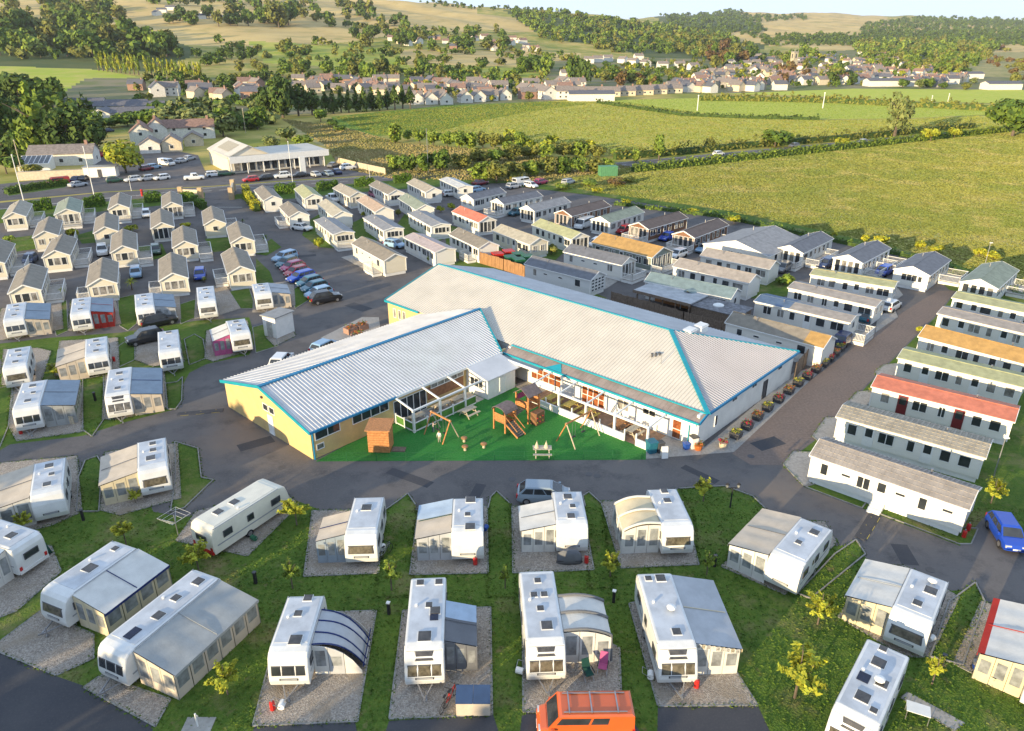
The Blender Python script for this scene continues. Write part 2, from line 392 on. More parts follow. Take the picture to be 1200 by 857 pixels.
# --- roads beyond the park
gpoly('main_road', [(-80, 252), (0, 238), (120, 226), (250, 219), (330, 213), (430, 207), (555, 199), (555, 206), (440, 216), (330, 223), (250, 232), (140, 238), (0, 254), (-80, 268)], 0.035, M_ASPHALT)
gpoly('forecourt', [(-60, 226), (0, 216), (100, 205), (120, 180), (200, 176), (232, 182), (240, 200), (380, 194), (434, 196), (460, 204), (430, 206), (330, 212), (250, 218), (120, 225), (0, 236), (-60, 246)], 0.03, M_ASPHALT)
gpoly('bypass_road', [(700, 196), (720, 191), (830, 181), (960, 169), (1060, 160), (1160, 150), (1240, 142), (1240, 148), (1160, 156), (1060, 166), (960, 175), (830, 187), (720, 198)], 0.035, M_ASPHALT)
# --- park roads: one sheet of asphalt under islands of grass, gravel and paving
gpoly('park_road', [(-120, 650), (-120, 530), (0, 528), (12, 521), (97, 511), (150, 494), (205, 480), (214, 452), (222, 437), (242, 427), (292, 416), (300, 398), (292, 372), (231, 376), (141, 390), (59, 396), (-60, 410), (-60, 426), (40, 418), (-60, 470),
   (-60, 262), (0, 258), (120, 244), (238, 234), (240, 224), (272, 223), (274, 234), (430, 214), (560, 205), (610, 216), (690, 226), (845, 250), (960, 275), (1085, 304), (1128, 332), (1102, 366), (1058, 410), (1028, 440), (992, 478), (958, 514), (918, 545), (944, 572), (1010, 596), (1125, 640), (1153, 606), (1230, 640), (1260, 720), (1154, 712), (1143, 690), (1100, 694), (1016, 655), (1000, 640), (980, 640), (896, 598), (882, 582), (849, 571), (795, 573), (756, 592), (599, 594), (484, 598), (376, 598), (340, 584), (300, 600), (214, 606), (180, 600), (160, 560), (75, 560), (-60, 600)], 0.008, M_ASPHALT)
gpoly('side_road', [(858, 532), (918, 470), (1000, 408), (1040, 378), (1080, 352), (1100, 341), (1119, 341), (1100, 366), (1056, 410), (1026, 440), (990, 477), (956, 514), (916, 545), (880, 545)], 0.012, M_ROAD_BROWN)
gpoly('touring_drive', [(-150, 800), (-40, 740), (0, 765), (64, 792), (104, 806), (180, 850), (170, 900), (600, 1000), (-150, 1000)], 0.008, M_ASPHALT_DARK)
gpoly('touring_drive', [(300, 849), (416, 846), (421, 870), (560, 1000), (200, 1000), (290, 870)], 0.008, M_ASPHALT_DARK)
gpoly('touring_drive', [(456, 845), (578, 838), (588, 870), (590, 1000), (440, 1000), (448, 870)], 0.008, M_ASPHALT_DARK)
gpoly('touring_drive', [(612, 836), (735, 838), (760, 870), (760, 1000), (600, 1000), (608, 870)], 0.008, M_ASPHALT_DARK)
gpoly('touring_drive', [(771, 829), (888, 827), (908, 870), (940, 1000), (780, 1000), (770, 870)], 0.008, M_ASPHALT_DARK)
# --- turf, paving
gpoly('artificial_turf', [(370, 541), (445, 500), (580, 430), (640, 478), (757, 527), (757, 539)], 0.010, M_TURF)
gpoly('paved_terrace', [(757, 527), (660, 478), (600, 452), (640, 440), (826, 524), (930, 437), (962, 428), (990, 408), (860, 530), (757, 538)], 0.016, M_PAVE)
gpoly('paved_corner', [(446, 388), (440, 398), (388, 402), (376, 396), (424, 372), (444, 372)], 0.016, M_PAVE)

# --- lawns: (points, kerbed)
LAWNS = [
 ([(452, 598), (466, 588), (478, 579), (487, 592), (484, 700), (440, 700)], .10),
 ([(572, 596), (575, 583), (582, 576), (597, 590), (605, 700), (572, 700)], .10),
 ([(686, 594), (683, 582), (690, 577), (704, 590), (718, 690), (690, 690)], .10),
 ([(796, 573), (849, 570), (882, 582), (896, 596), (846, 664), (820, 660), (812, 600)], .10),
 ([(1003, 633), (1014, 650), (950, 702), (934, 696), (978, 650)], .10),
 ([(1143, 683), (1154, 706), (1128, 780), (1090, 770), (1112, 706)], .10),
 ([(205, 518), (232, 526), (236, 560), (250, 563), (216, 596), (200, 600), (206, 560)], .10),
 ([(90, 600), (92, 560), (100, 540), (114, 535), (120, 545), (116, 600)], .10),
 ([(208, 448), (214, 442), (213, 470), (206, 480), (196, 480), (194, 450)], .10),
 ([(97, 445), (121, 440), (123, 490), (108, 512), (97, 504)], .08),
 ([(0, 455), (16, 452), (10, 500), (0, 524), (-60, 530), (-60, 460)], .08),
 ([(216, 398), (228, 392), (238, 398), (242, 420), (222, 428)], .08),
 ([(296, 384), (318, 378), (326, 406), (300, 414)], .08),
 ([(140, 405), (158, 394), (158, 422), (136, 432), (130, 420)], .06),
 ([(58, 360), (78, 352), (80, 388), (66, 394)], .06),
 ([(138, 350), (160, 345), (162, 378), (150, 388), (140, 382)], .06),
 ([(208, 358), (232, 350), (230, 372), (212, 380)], .06),
 ([(250, 345), (292, 338), (300, 362), (278, 362)], .06),
 ([(300, 303), (316, 318), (324, 340), (300, 345)], .0),
 ([(340, 342), (352, 334), (362, 352), (346, 362)], .06),
 ([(944, 571), (960, 566), (1016, 588), (1010, 596)], .08), ([(1026, 592), (1100, 616), (1146, 620), (1138, 638), (1124, 638), (1024, 600)], .08),
 ([(390, 262), (376, 250), (360, 260), (354, 276), (374, 290), (400, 292)], .0),
 ([(412, 262), (432, 252), (444, 290), (420, 296)], .0), ([(478, 246), (500, 262), (520, 280), (500, 292), (470, 286), (466, 262)], .0),
 ([(520, 262), (540, 268), (560, 290), (540, 306), (524, 296)], .0), ([(520, 312), (560, 298), (580, 304), (590, 318), (560, 322)], .0),
 ([(570, 290), (640, 276), (668, 290), (650, 306), (590, 306)], .0), ([(623, 322), (650, 330), (700, 345), (712, 350), (690, 352), (620, 330)], .0),
 ([(880, 330), (930, 325), (935, 345), (905, 350), (880, 350)], .0), ([(1105, 332), (1128, 318), (1150, 330), (1122, 342), (1112, 340)], .0),
 ([(160, 290), (190, 286), (196, 300), (176, 306)], .0), ([(240, 280), (276, 278), (280, 292), (250, 296)], .0), ([(296, 297), (318, 280), (330, 290), (312, 300)], .0),
 ([(8, 280), (40, 276), (42, 292), (14, 296)], .0), ([(90, 276), (118, 268), (122, 284), (96, 286)], .0),
 ([(300, 196), (320, 186), (300, 190)], .0),
 ([(-60, 258), (0, 246), (110, 238), (240, 226), (240, 236), (120, 248), (0, 262), (-60, 276)], .0), ([(276, 228), (430, 214), (555, 206), (610, 214), (560, 216), (440, 224), (290, 238)], .0),
 ([(5, 222), (60, 213), (90, 213), (76, 220), (10, 230)], .06),
]
for k, (pts, kb) in enumerate(LAWNS):
    gpoly('lawn', pts, 0.018 + 0.0006 * k, M_LAWN, kb, kn=4 if k < 4 else 0)
# far edge of the park beside the field
gpoly('field_margin', [(610, 214), (700, 224), (845, 246), (960, 270), (1085, 300), (1200, 336), (1400, 420), (1400, 460), (1200, 350), (1130, 325), (1085, 306), (960, 278), (845, 252), (700, 230), (600, 218)], 0.05, M_LAWN)
# gravel and paved pads beside the road on the right, gravel pitches of the nearest row
PADS = [
 ([(366, 599), (448, 598), (444, 672), (356, 676)], .06), ([(490, 598), (571, 594), (572, 672), (480, 674)], .06),
 ([(600, 594), (682, 592), (696, 668), (601, 672)], .06), ([(704, 588), (800, 588), (819, 662), (728, 666)], .06),
 ([(382, 718), (441, 716), (419, 846), (296, 851), (320, 760)], .06), ([(472, 716), (575, 712), (577, 838), (456, 843)], .06),
 ([(612, 700), (726, 760), (728, 812), (735, 837), (613, 835)], .06), ([(737, 708), (800, 690), (888, 827), (771, 828)], .06),
 ([(0, 752), (48, 716), (110, 744), (110, 772), (66, 792), (0, 765), (-60, 735)], .06), ([(98, 806), (118, 792), (200, 820), (182, 852)], .06),
 ([(0, 640), (60, 640), (72, 670), (20, 716), (-40, 740)], .06),
 ([(206, 634), (290, 652), (350, 592), (330, 575), (230, 600)], .05), ([(118, 598), (124, 530), (208, 520), (212, 584), (140, 604)], .05),
 ([(-40, 620), (-20, 545), (90, 535), (96, 600), (60, 616), (-40, 640)], .05),
 ([(845, 664), (920, 697), (980, 636), (966, 612), (906, 610)], .05), ([(982, 723), (1060, 770), (1090, 770), (1124, 700), (1060, 664), (1024, 664)], .05),
 ([(1117, 778), (1150, 705), (1260, 740), (1260, 850)], .05), ([(1056, 818), (1064, 812), (1130, 848), (1118, 857)], .04),
 ([(918, 545), (930, 530), (958, 531), (950, 568), (942, 570)], .08), ([(952, 512), (968, 490), (990, 490), (984, 514), (962, 520)], .08), ([(988, 478), (1005, 460), (1024, 458), (1022, 474), (992, 486)], .08),
 ([(1026, 436), (1036, 428), (1056, 426), (1052, 440), (1030, 446)], .08),
 ([(10, 500), (14, 452), (95, 448), (98, 506), (20, 517)], .05), ([(120, 492), (122, 440), (192, 432), (197, 478), (140, 492)], .05),
 ([(2, 452), (4, 410), (44, 408), (60, 412), (48, 448)], .05), ([(64, 440), (70, 400), (138, 396), (140, 432), (80, 444)], .05),
 ([(158, 422), (160, 400), (206, 388), (216, 424), (180, 430)], .05), ([(240, 420), (242, 388), (290, 376), (296, 410), (250, 424)], .05),
 ([(-10, 400), (2, 362), (72, 355), (74, 386), (10, 398)], .05), ([(80, 388), (84, 352), (134, 346), (142, 380), (100, 388)], .05),
 ([(160, 380), (164, 345), (210, 342), (212, 374), (180, 380)], .05), ([(228, 374), (230, 338), (264, 334), (282, 362), (256, 370)], .05),
 ([(296, 366), (298, 334), (344, 330), (346, 358), (310, 366)], .05), ([(312, 396), (320, 390), (342, 384), (346, 394), (322, 406)], .06),
 ([(400, 302), (428, 296), (468, 320), (440, 322)], .06), ([(640, 330), (700, 345), (724, 330), (706, 322)], .02), ([(1032, 352), (1052, 338), (1058, 346), (1036, 362)], .02), ([(1028, 372), (1048, 362), (1052, 372), (1026, 390)], .02),
]
for k, (pts, kb) in enumerate(PADS):
    gpoly('gravel_pitch' if k < 17 or 21 < k < 34 else 'concrete_pad', pts, 0.048 + 0.0006 * k, M_GRAVEL if k < 17 or 21 < k < 34 else M_PAVE, kb)

# painted lines: broken centre lines of the main road and the bypass
def dashes(pts, n, w, name='road_marking', ln=0.55, z=0.045):
    mb = MB(); w_ = [G(*p) for p in pts]
    tot = [0]
    for a, b in zip(w_, w_[1:]): tot.append(tot[-1] + (b - a).length)
    def pos(t):
        for i in range(len(w_) - 1):
            if t <= tot[i + 1] or i == len(w_) - 2:
                f = (t - tot[i]) / (tot[i + 1] - tot[i]); return w_[i].lerp(w_[i + 1], f)
    for i in range(n):
        a = pos(tot[-1] * i / n); b = pos(tot[-1] * (i + ln) / n); d = (b - a).normalized(); s = Vector((-d.y, d.x, 0)) * w
        mb.quad(*[(p.x, p.y, z) for p in (a - s, b - s, b + s, a + s)])
    o = mb.build(name, M_LINE); o['kind'] = 'structure'
M_LINE = mat('road_paint', (0.62, 0.60, 0.54), 0.7, 0.2, 3)
M_YELLOW = mat('yellow_paint', (0.55, 0.42, 0.05), 0.7, 0.3, 3)
dashes([(-80, 260), (0, 246), (130, 232), (330, 218), (555, 202)], 34, 0.10)
dashes([(-80, 253.5), (0, 239.5), (120, 227.5), (330, 214.2), (555, 199.8)], 2, 0.12, ln=1)
dashes([(720, 194.5), (830, 184), (960, 172), (1060, 163), (1240, 145)], 30, 0.12)
dashes([(720, 191.6), (830, 181.7), (960, 169.8), (1060, 160.8), (1240, 142.8)], 2, 0.10, ln=1)
dashes([(720, 197.4), (830, 186.4), (960, 174.4), (1060, 165.3), (1240, 147.3)], 2, 0.10, ln=1)
dashes([(238, 243), (258, 242), (284, 243)], 1, 0.10, ln=1, z=0.012)

# resurfaced patches and iron covers in the tarmac
for k, (x, y, a, b) in enumerate(((300, 520, 3.2, 1.4), (180, 540, 2.6, 1.1), (480, 560, 4.5, 1.0), (900, 520, 3.0, 1.6), (1060, 650, 2.4, 1.2), (420, 360, 4.0, 1.8), (360, 300, 3.0, 1.4), (560, 575, 2.0, .9), (820, 556, 3.5, .8), (250, 400, 2.4, 1.6))):
    c = G(x, y); t = 0.6 + k; e = Vector((math.cos(t), math.sin(t), 0)) * a / 2; n = Vector((-math.sin(t), math.cos(t), 0)) * b / 2
    o = MB().poly([(c + q).to_tuple()[:2] + (.0145,) for q in (-e - n, e - n, e + n, -e + n)]).build('road_patch', M_ASPHALT_DARK); o['kind'] = 'structure'
for x, y in ((690, 556), (600, 562), (330, 548), (700, 558), (1090, 668), (880, 535), (440, 330)):
    c = G(x, y); o = MB().tube((c.x, c.y, .006), (c.x, c.y, .022), .33, 14).build('drain_cover', DARK_GREY); o['kind'] = 'structure'

# longer grass along the kerbs and loose tufts on the lawns
def tufts():
    rng = np.random.default_rng(4); P = []
    for pts, _ in PADS[:34] + LAWNS[:12]:
        w = [G(*p) for p in pts]
        for a, b in zip(w, w[1:] + w[:1]):
            if min(a.y, b.y) > 90: continue
            L = (b - a).length; n = int(L * 22); t = rng.random(n)[:, None]; q = np.array(a)[None, :2] * (1 - t) + np.array(b)[None, :2] * t
            P.append(q + rng.normal(0, .10, q.shape))
    n = 60000; x = rng.uniform(-46, 44, n); y = rng.uniform(27, 66, n); px, py = pix(x, y, 0.0); ok = np.zeros(n, bool)
    for k, (pts, _) in enumerate(LAWNS[:12]): ok |= inside(px, py, pts)
    ok |= (py > 596) & (px > 130); ok |= (py > 610) & (px > 60)
    for pts, _ in PADS: ok &= ~inside(px, py, pts)
    for pts in DRIVES: ok &= ~inside(px, py, pts)
    ok &= ~inside(px, py, ROAD)
    P.append(np.stack([x[ok], y[ok]], 1)); P = np.concatenate(P); n = len(P)
    a = rng.uniform(0, 6.28, n); h = rng.uniform(.03, .09, n); w = rng.uniform(.04, .10, n); ln = rng.normal(0, .04, (n, 2))
    u = np.stack([np.cos(a) * w, np.sin(a) * w], 1); z0 = np.full(n, .02)
    co = np.stack([np.c_[P - u, z0], np.c_[P + u, z0], np.c_[P + u * .5 + ln, z0 + h], np.c_[P - u * .5 + ln, z0 + h]], 1).reshape(-1, 3)
    me = bpy.data.meshes.new('grass'); me.vertices.add(4 * n); me.vertices.foreach_set('co', co.ravel().astype(np.float32)); me.loops.add(4 * n); me.loops.foreach_set('vertex_index', np.arange(4 * n, dtype=np.int32))
    me.polygons.add(n); me.polygons.foreach_set('loop_start', np.arange(0, 4 * n, 4, dtype=np.int32)); me.materials.append(M_LAWN); me.update()
    tag(place('grass', me), 'longer grass and tufts on the lawns between the pitches', kind='stuff')
tufts()

def blade_mat(name, a, b, c): return ground_mat(name, [a, b, c], [0.03, 0.10], bump=0, weights=[(0.42, 0.6), (0.5, 0.66)])
B_HAY = blade_mat('hay_blades', (0.25, 0.255, 0.06), (0.19, 0.225, 0.05), (0.33, 0.30, 0.11)); B_CROP = blade_mat('pasture_blades', (0.241, 0.259, 0.047), (0.185, 0.217, 0.041), (0.298, 0.266, 0.074)); B_GREEN = blade_mat('green_blades', (0.170, 0.231, 0.041), (0.142, 0.203, 0.034), (0.199, 0.231, 0.047)); B_DRY = blade_mat('dry_blades', (0.312, 0.259, 0.108), (0.213, 0.210, 0.068), (0.398, 0.308, 0.149))
# standing grass of the fields: upright blades in tufts, larger and sparser with distance
def field_grass(label, pts, n, m, h0, y0, z):
    rng = np.random.default_rng(len(label)); w = np.array([G(*p)[:2] for p in pts]); lo, hi = w.min(0), w.max(0); P = []
    while sum(map(len, P)) < n:
        q = rng.uniform(lo, hi, (n * 2, 2)); d = q[:, 1]; q = q[(d > y0 * .6) & (rng.random(len(q)) < np.minimum(1, (y0 / np.maximum(d, 1)) ** 2))]
        px, py = pix(q[:, 0], q[:, 1], 0.0); P.append(q[inside(px, py, pts) & (px > -60) & (px < 1300)])
    P = np.concatenate(P)[:n]; n = len(P); k = np.maximum(1, P[:, 1] / y0)
    a = rng.uniform(0, 3.14, n); wd = rng.uniform(.10, .24, n) * k; h = rng.uniform(.5, 1.2, n) * h0 * np.sqrt(k); u = np.stack([np.cos(a) * wd, np.sin(a) * wd], 1); ln = rng.normal(0, .08, (n, 2)) * k[:, None]; z0 = np.full(n, z)
    co = np.stack([np.c_[P - u, z0], np.c_[P + u, z0], np.c_[P + u * .7 + ln, z0 + h], np.c_[P - u * .7 + ln, z0 + h]], 1).reshape(-1, 3)
    me = bpy.data.meshes.new('grass'); me.vertices.add(4 * n); me.vertices.foreach_set('co', co.ravel().astype(np.float32)); me.loops.add(4 * n); me.loops.foreach_set('vertex_index', np.arange(4 * n, dtype=np.int32))
    me.polygons.add(n); me.polygons.foreach_set('loop_start', np.arange(0, 4 * n, 4, dtype=np.int32)); me.materials.append(m); me.update()
    tag(place('grass', me), label, kind='stuff')
field_grass('dry standing grass of the large field beside the park', FPOLY['hay_field'], 190000, B_HAY, .11, 150, .02)
field_grass('rough grass of the pasture beyond the bypass', FPOLY['rough_pasture'], 80000, B_CROP, .16, 260, .02)
field_grass('short grass of the playing fields', FPOLY['playing_field'], 25000, B_GREEN, .09, 340, .022)
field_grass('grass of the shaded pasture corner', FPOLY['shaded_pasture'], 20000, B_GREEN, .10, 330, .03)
field_grass('tall dry grass of the scrubland by the showroom', FPOLY['rough_verge'], 25000, B_DRY, .35, 220, .015)
# ---------------------------------------------------------------- clubhouse: L-shaped, low, corrugated roofs; frame: a = away along the wing, b = along the main range
TH = R(47.3)
def W(a, b, z=0.0):
    return Vector((a * math.cos(TH) - b * math.sin(TH), a * math.sin(TH) + b * math.cos(TH), z))
M_BUFF = mat('buff_brick', (0.54, 0.39, 0.18), 0.85, 0.12, 1.2, bump=0.25, bscale=60, col2=(0.62, 0.46, 0.20))
M_RENDER = mat('white_render', (0.74, 0.72, 0.66), 0.8, 0.06, 0.8, bump=0.1)
M_ROOF_GREY = mat('grey_white_sheet', (0.56, 0.56, 0.56), 0.45, 0.08, 0.5, spec=0.4)
M_ROOF_CREAM = mat('cream_sheet', (0.60, 0.555, 0.475), 0.5, 0.06, 0.4, spec=0.3)
M_ROOF_BROWN = mat('brown_lean_to_sheet', (0.27, 0.22, 0.19), 0.7, 0.2, 0.6)
M_TEAL = mat('teal_trim', (0.01, 0.27, 0.34), 0.45, 0.1, 1)
M_BLUETRIM = mat('blue_trim', (0.015, 0.20, 0.37), 0.45, 0.1, 1)
M_FLATROOF = mat('grey_felt', (0.30, 0.30, 0.29), 0.8, 0.15, 1)
M_REDWIN = mat('red_brown_interior', (0.16, 0.045, 0.02), 0.3, 0.5, 2.5, col2=(0.35, 0.12, 0.04))
M_GREENGLASS = mat('green_panel', (0.10, 0.22, 0.05), 0.25, 0.3, 1.0)

club = thing('clubhouse', 'long low L-shaped clubhouse with corrugated roofs edged in turquoise', 'building', W(56, 28), TH)
OFF = (-56, -28, 0)
def cpart(name, mb, mats, parent=None, **k):
    o = mb.build(name, mats, club if parent is None else parent, OFF if parent is None else (0, 0, 0), **k); return o

def ribbed(mb, O, es, et, poly, pitch=0.38, wd=0.14, hh=0.075, m=0, mr=0):
    O = Vector(O); es = Vector(es).normalized(); et = Vector(et); et = (et - es * et.dot(es)).normalized(); n = es.cross(et)
    if n.z < 0: n = -n
    P3 = lambda s, t, h=0: O + es * s + et * t + n * h
    mb.poly([P3(*p) for p in poly], m)
    smin = min(p[0] for p in poly); smax = max(p[0] for p in poly)
    k = int((smax - smin) / pitch)
    for i in range(1, k):
        s = smin + i * pitch; ts = []
        for (s0, t0), (s1, t1) in zip(poly, poly[1:] + poly[:1]):
            if (s0 > s) != (s1 > s): ts.append(t0 + (t1 - t0) * (s - s0) / (s1 - s0))
        if len(ts) < 2: continue
        a, b = min(ts), max(ts)
        if b - a < 0.3: continue
        w = wd / 2
        v = [P3(s - w, a), P3(s - w * .5, a, hh), P3(s + w * .5, a, hh), P3(s + w, a), P3(s - w, b), P3(s - w * .5, b, hh), P3(s + w * .5, b, hh), P3(s + w, b)]
        mb.add(v, ((0, 1, 5, 4), (1, 2, 6, 5), (2, 3, 7, 6), (0, 3, 2, 1), (4, 5, 6, 7)), mr)
    return mb

# wing: walls
wa0, wa1, wb0, wb1, we, wr = 30.2, 55.6, 52.2, 67.5, 3.0, 4.8; wbm = 60.0
mb = MB()
gp = [(wa0, wb0, 0), (wa0, wb1, 0), (wa0, wb1, we), (wa0, wbm, wr - .02), (wa0, wb0, we)]
t_ = 0.3
mb.poly(gp[::-1])
mb.box(wa0 + .001, wa1, wb0, wb0 + t_, 0, we - .01); mb.box(wa0 + .001, wa1, wb1 - t_, wb1, 0, we - .01)
wall = cpart('brick_wall', mb, M_BUFF)
mb = MB()
ribbed(mb, (wa0 - .25, wb0 - .3, we - .03), (1, 0, 0), (0, wbm - wb0 + .3, wr - we), [(0, 0), (24.6, 0), (29.4, 8.3), (0, 8.3)])
cpart('roof', mb, M_ROOF_GREY, )
mb = MB()
ribbed(mb, (wa0 - .25, wb1 + .3, we - .03), (1, 0, 0), (0, wbm - wb1 - .3, wr - we), [(0, 0), (28.5, 0), (29.4, 8.0), (0, 8.0)])
cpart('roof', mb, M_ROOF_GREY)
mb = MB(); mb.beam((wa0 - .3, wbm, wr + .06), (wa0 + 29.2, wbm, wr + .06), .38, .14)
cpart('ridge_cap', mb, M_BLUETRIM)
mb = MB()
mb.beam((wa0 - .28, wb0 - .34, we - .10), (wa0 - .28, wbm, wr + .0), .09, .30); mb.beam((wa0 - .28, wbm, wr + .0), (wa0 - .28, wb1 + .34, we - .10), .09, .30)
cpart('verge_board', mb, M_TEAL)
mb = MB(); mb.beam((wa0 + 29.15, wbm, wr + .05), (wa0 + 24.4, wb0 - .2, we + .1), .16, .2)
cpart('verge_board', mb, M_TEAL)
mb = MB(); mb.beam((wa0 - .3, wb0 - .36, we - .1), (wa0 + 9.5, wb0 - .36, we - .1), .16, .2)
cpart('gutter', mb, M_BLUETRIM)
mb = MB(); mb.beam((wa0 + 9.5, wb0 - .34, we - .1), (wa0 + 24.4, wb0 - .34, we - .1), .16, .24)
cpart('gutter', mb, WHITE)
mb = MB(); mb.tube((wa0 + .12, wb0 - .1, 0), (wa0 + .12, wb0 - .1, we - .2), .07)
cpart('downpipe', mb, M_BLUETRIM)

def win(parent, c, along, w, h, n=2, frame=WHITE, pane=GLASS, d=0.07, fw=0.07, name='window', rows=1, out=None):
    """framed window lying on a wall: c = centre of its foot on the wall face, along = unit vector along the wall; outward is to its right"""
    c = Vector(c); e = Vector(along).normalized(); o = Vector((e.y, -e.x, 0)) if out is None else Vector(out)
    up = Vector((0, 0, 1)); mb = MB()
    def bar(s0, s1, z0, z1, dd=d):
        p = [c + e * s + up * z + o * q for z in (z0, z1) for s, q in ((s0, 0), (s1, 0), (s1, dd), (s0, dd))]
        mb.hexa(p)
    bar(-w / 2, w / 2, 0, fw); bar(-w / 2, w / 2, h - fw, h)
    for i in range(n + 1):
        s = -w / 2 + fw / 2 + (w - fw) * i / n
        bar(s - fw / 2, s + fw / 2, fw, h - fw)
    for r_ in range(1, rows):
        z = h * r_ / rows; bar(-w / 2 + fw, w / 2 - fw, z - fw / 2, z + fw / 2, d * .8)
    f = mb.build(name, frame, parent, OFF if parent is club else (0, 0, 0))
    for i in range(n):
        s0 = -w / 2 + fw + (w - fw) * i / n; s1 = -w / 2 + (w - fw) * (i + 1) / n
        pm = MB(); q = o * (d * .35)
        pm.quad(c + e * s0 + up * fw + q, c + e * s1 + up * fw + q, c + e * s1 + up * (h - fw) + q, c + e * s0 + up * (h - fw) + q)
        pm.build('pane', pane, f)
    return f

# gable wall faces -a: along = (0,-1,0) -> outward (-1,0,0)
AG = (0, -1, 0); AS = (1, 0, 0)
win(club, (wa0, 59.6, 2.35), AG, 0.95, .75, 1); win(club, (wa0, 58.5, 2.35), AG, 0.95, .75, 1)
win(club, (wa0, 59.0, .02), AG, 0.95, 2.05, 1, pane=WHITE, name='door')
win(club, (wa0 + 1.75, wb0, 1.75), AS, 2.7, .95, 2); win(club, (wa0 + 6.6, wb0, 1.75), AS, 4.3, .95, 4)
win(club, (wa0 + .85, wb0, .75), AS, .8, .6, 1, pane=GLASS_PALE, name='notice_board')
mb = MB()
for bb in (52.8, 67.0): mb.tube((wa0 - .1, bb, .1), (wa0 - .1, bb, .6), .05)
mb = MB(); mb.box(wa0 - .16, wa0 - .01, 59.9, 60.15, 3.55, 3.75); cpart('security_light', mb, DARK_GREY)
# glazed part of the wing wall
win(club, (41.6, wb0, .05), AS, 4.2, 2.3, 5, pane=GLASS)
mb = MB(); mb.box(43.9, 48.9, wb0 - .06, wb0 - .005, .9, 2.3); cpart('timber_cladding', mb, mat('brown_cladding', (0.26, 0.12, 0.06), 0.6, 0.2, 3))
win(club, (46.6, wb0 - .06, 2.05), AS, 4.6, .55, 5, pane=GLASS_PALE)
# white porch lean-to at the inner corner
mb = MB(); mb.prism([(49.4, 49.0), (53.6, 49.0), (53.6, 52.19), (49.4, 52.19)], 0, 2.25)
mb.poly([(49.4, 49.0, 2.25), (49.4, 52.19, 2.25), (49.4, 52.19, 2.85)]); cpart('porch_wall', mb, WHITE)
mb = MB(); mb.hexa([(49.1, 48.75, 2.24), (54.2, 48.75, 2.24), (54.2, 52.4, 3.0), (49.1, 52.4, 3.0), (49.1, 48.75, 2.34), (54.2, 48.75, 2.34), (54.2, 52.4, 3.1), (49.1, 52.4, 3.1)])
cpart('porch_roof', mb, M_ROOF_GREY)
win(club, (49.4, 50.6, 1.05), AG, 1.9, 1.0, 3, pane=GLASS); win(club, (51.6, 49.0, .05), AS, .9, 1.95, 1, pane=WHITE, name='door')
mb = MB(); mb.box(54.2, 55.4, 46.4, 52.1, 2.5, 2.62); cpart('flat_roof', mb, M_FLATROOF)
mb = MB(); mb.box(54.0, 54.16, 46.2, 52.1, 2.45, 2.7); cpart('fascia', mb, WHITE)

# main range
ma0, ma1, mb0, mb1 = 55.6, 76.0, 28.0, 74.3
mr_z, me_z, ra, eA = 6.05, 3.3, 66.0, 56.5
mb = MB()
mb.box(ma0, ma1, mb0, mb0 + .3, 0, me_z - .05); mb.box(ma0 + .002, ma0 + .3, mb0 + .301, 52.1, 0, 2.72); mb.box(ma1 - .3, ma1, mb0 + .3, mb1, 0, me_z - .05)
mb.box(eA + .1, eA + .4, 52.11, 65.9, 0, me_z - .06); mb.box(ma0 + .302, eA + .099, 51.8, 52.1, 0, me_z - .1)
cpart('rendered_wall', mb, M_RENDER)
mb = MB(); mb.box(eA + .05, eA + .35, 66.0, mb1, 0, me_z - .06); mb.box(eA + .351, ma1 - .301, mb1 - .3, mb1, 0, me_z - .06)
mb.poly([(eA + .35, mb1 - .1, me_z - .06), (ma1 - .3, mb1 - .1, me_z - .06), (ra, mb1 - .1, mr_z - .1)])
cpart('brick_wall', mb, M_BUFF)
HB = 37.8                                                    # where the ridge ends in the hip
sl = math.hypot(ra - eA, mr_z - me_z)
mb = MB(); ribbed(mb, (eA - .1, mb0 - .3, me_z - .03), (0, 1, 0), (ra - eA, 0, mr_z - me_z), [(0, 0), (mb1 + .3 - mb0 + .3, 0), (mb1 + .6 - mb0, sl + .1), (HB - mb0 + .3, sl + .1)], m=0)
cpart('roof', mb, M_ROOF_CREAM)
mb = MB(); ribbed(mb, (ma1 + .3, mb0 - .3, me_z - .09), (0, 1, 0), (ra - ma1, 0, mr_z - me_z), [(0, 0), (mb1 + .6 - mb0, 0), (mb1 + .6 - mb0, 10.6), (HB - mb0 + .3, 10.6)])
cpart('roof', mb, M_ROOF_GREY)
sh = math.hypot(HB - mb0, mr_z - me_z)
mb = MB(); ribbed(mb, (eA - .1, mb0 - .3, me_z - .03), (1, 0, 0), (0, HB - mb0, mr_z - me_z), [(0, 0), (ma1 - eA + .4, 0), (ra - eA + .1, sh + .2)])
cpart('roof', mb, mat('pinkish_grey_sheet', (0.50, 0.46, 0.44), 0.5, 0.06, 0.3))
mb = MB(); mb.beam((ra, HB, mr_z + .03), (ra, mb1 + .3, mr_z + .03), .3, .12); cpart('ridge_cap', mb, M_TEAL)
mb = MB(); mb.beam((ra, HB, mr_z + .05), (eA - .15, mb0 - .35, me_z + .05), .42, .16); cpart('hip_cap', mb, M_TEAL)
mb = MB(); mb.beam((ra, HB, mr_z + .03), (ma1 + .3, mb0 - .35, me_z + .03), .26, .12); cpart('hip_cap', mb, M_TEAL)
mb = MB(); mb.beam((eA - .1, mb1 + .32, me_z), (ra, mb1 + .32, mr_z), .1, .22); cpart('verge_board', mb, M_TEAL)
mb = MB(); mb.beam((eA - .2, 67.9, me_z - .1), (eA - .2, mb1 + .3, me_z - .1), .14, .24); cpart('gutter', mb, M_TEAL)
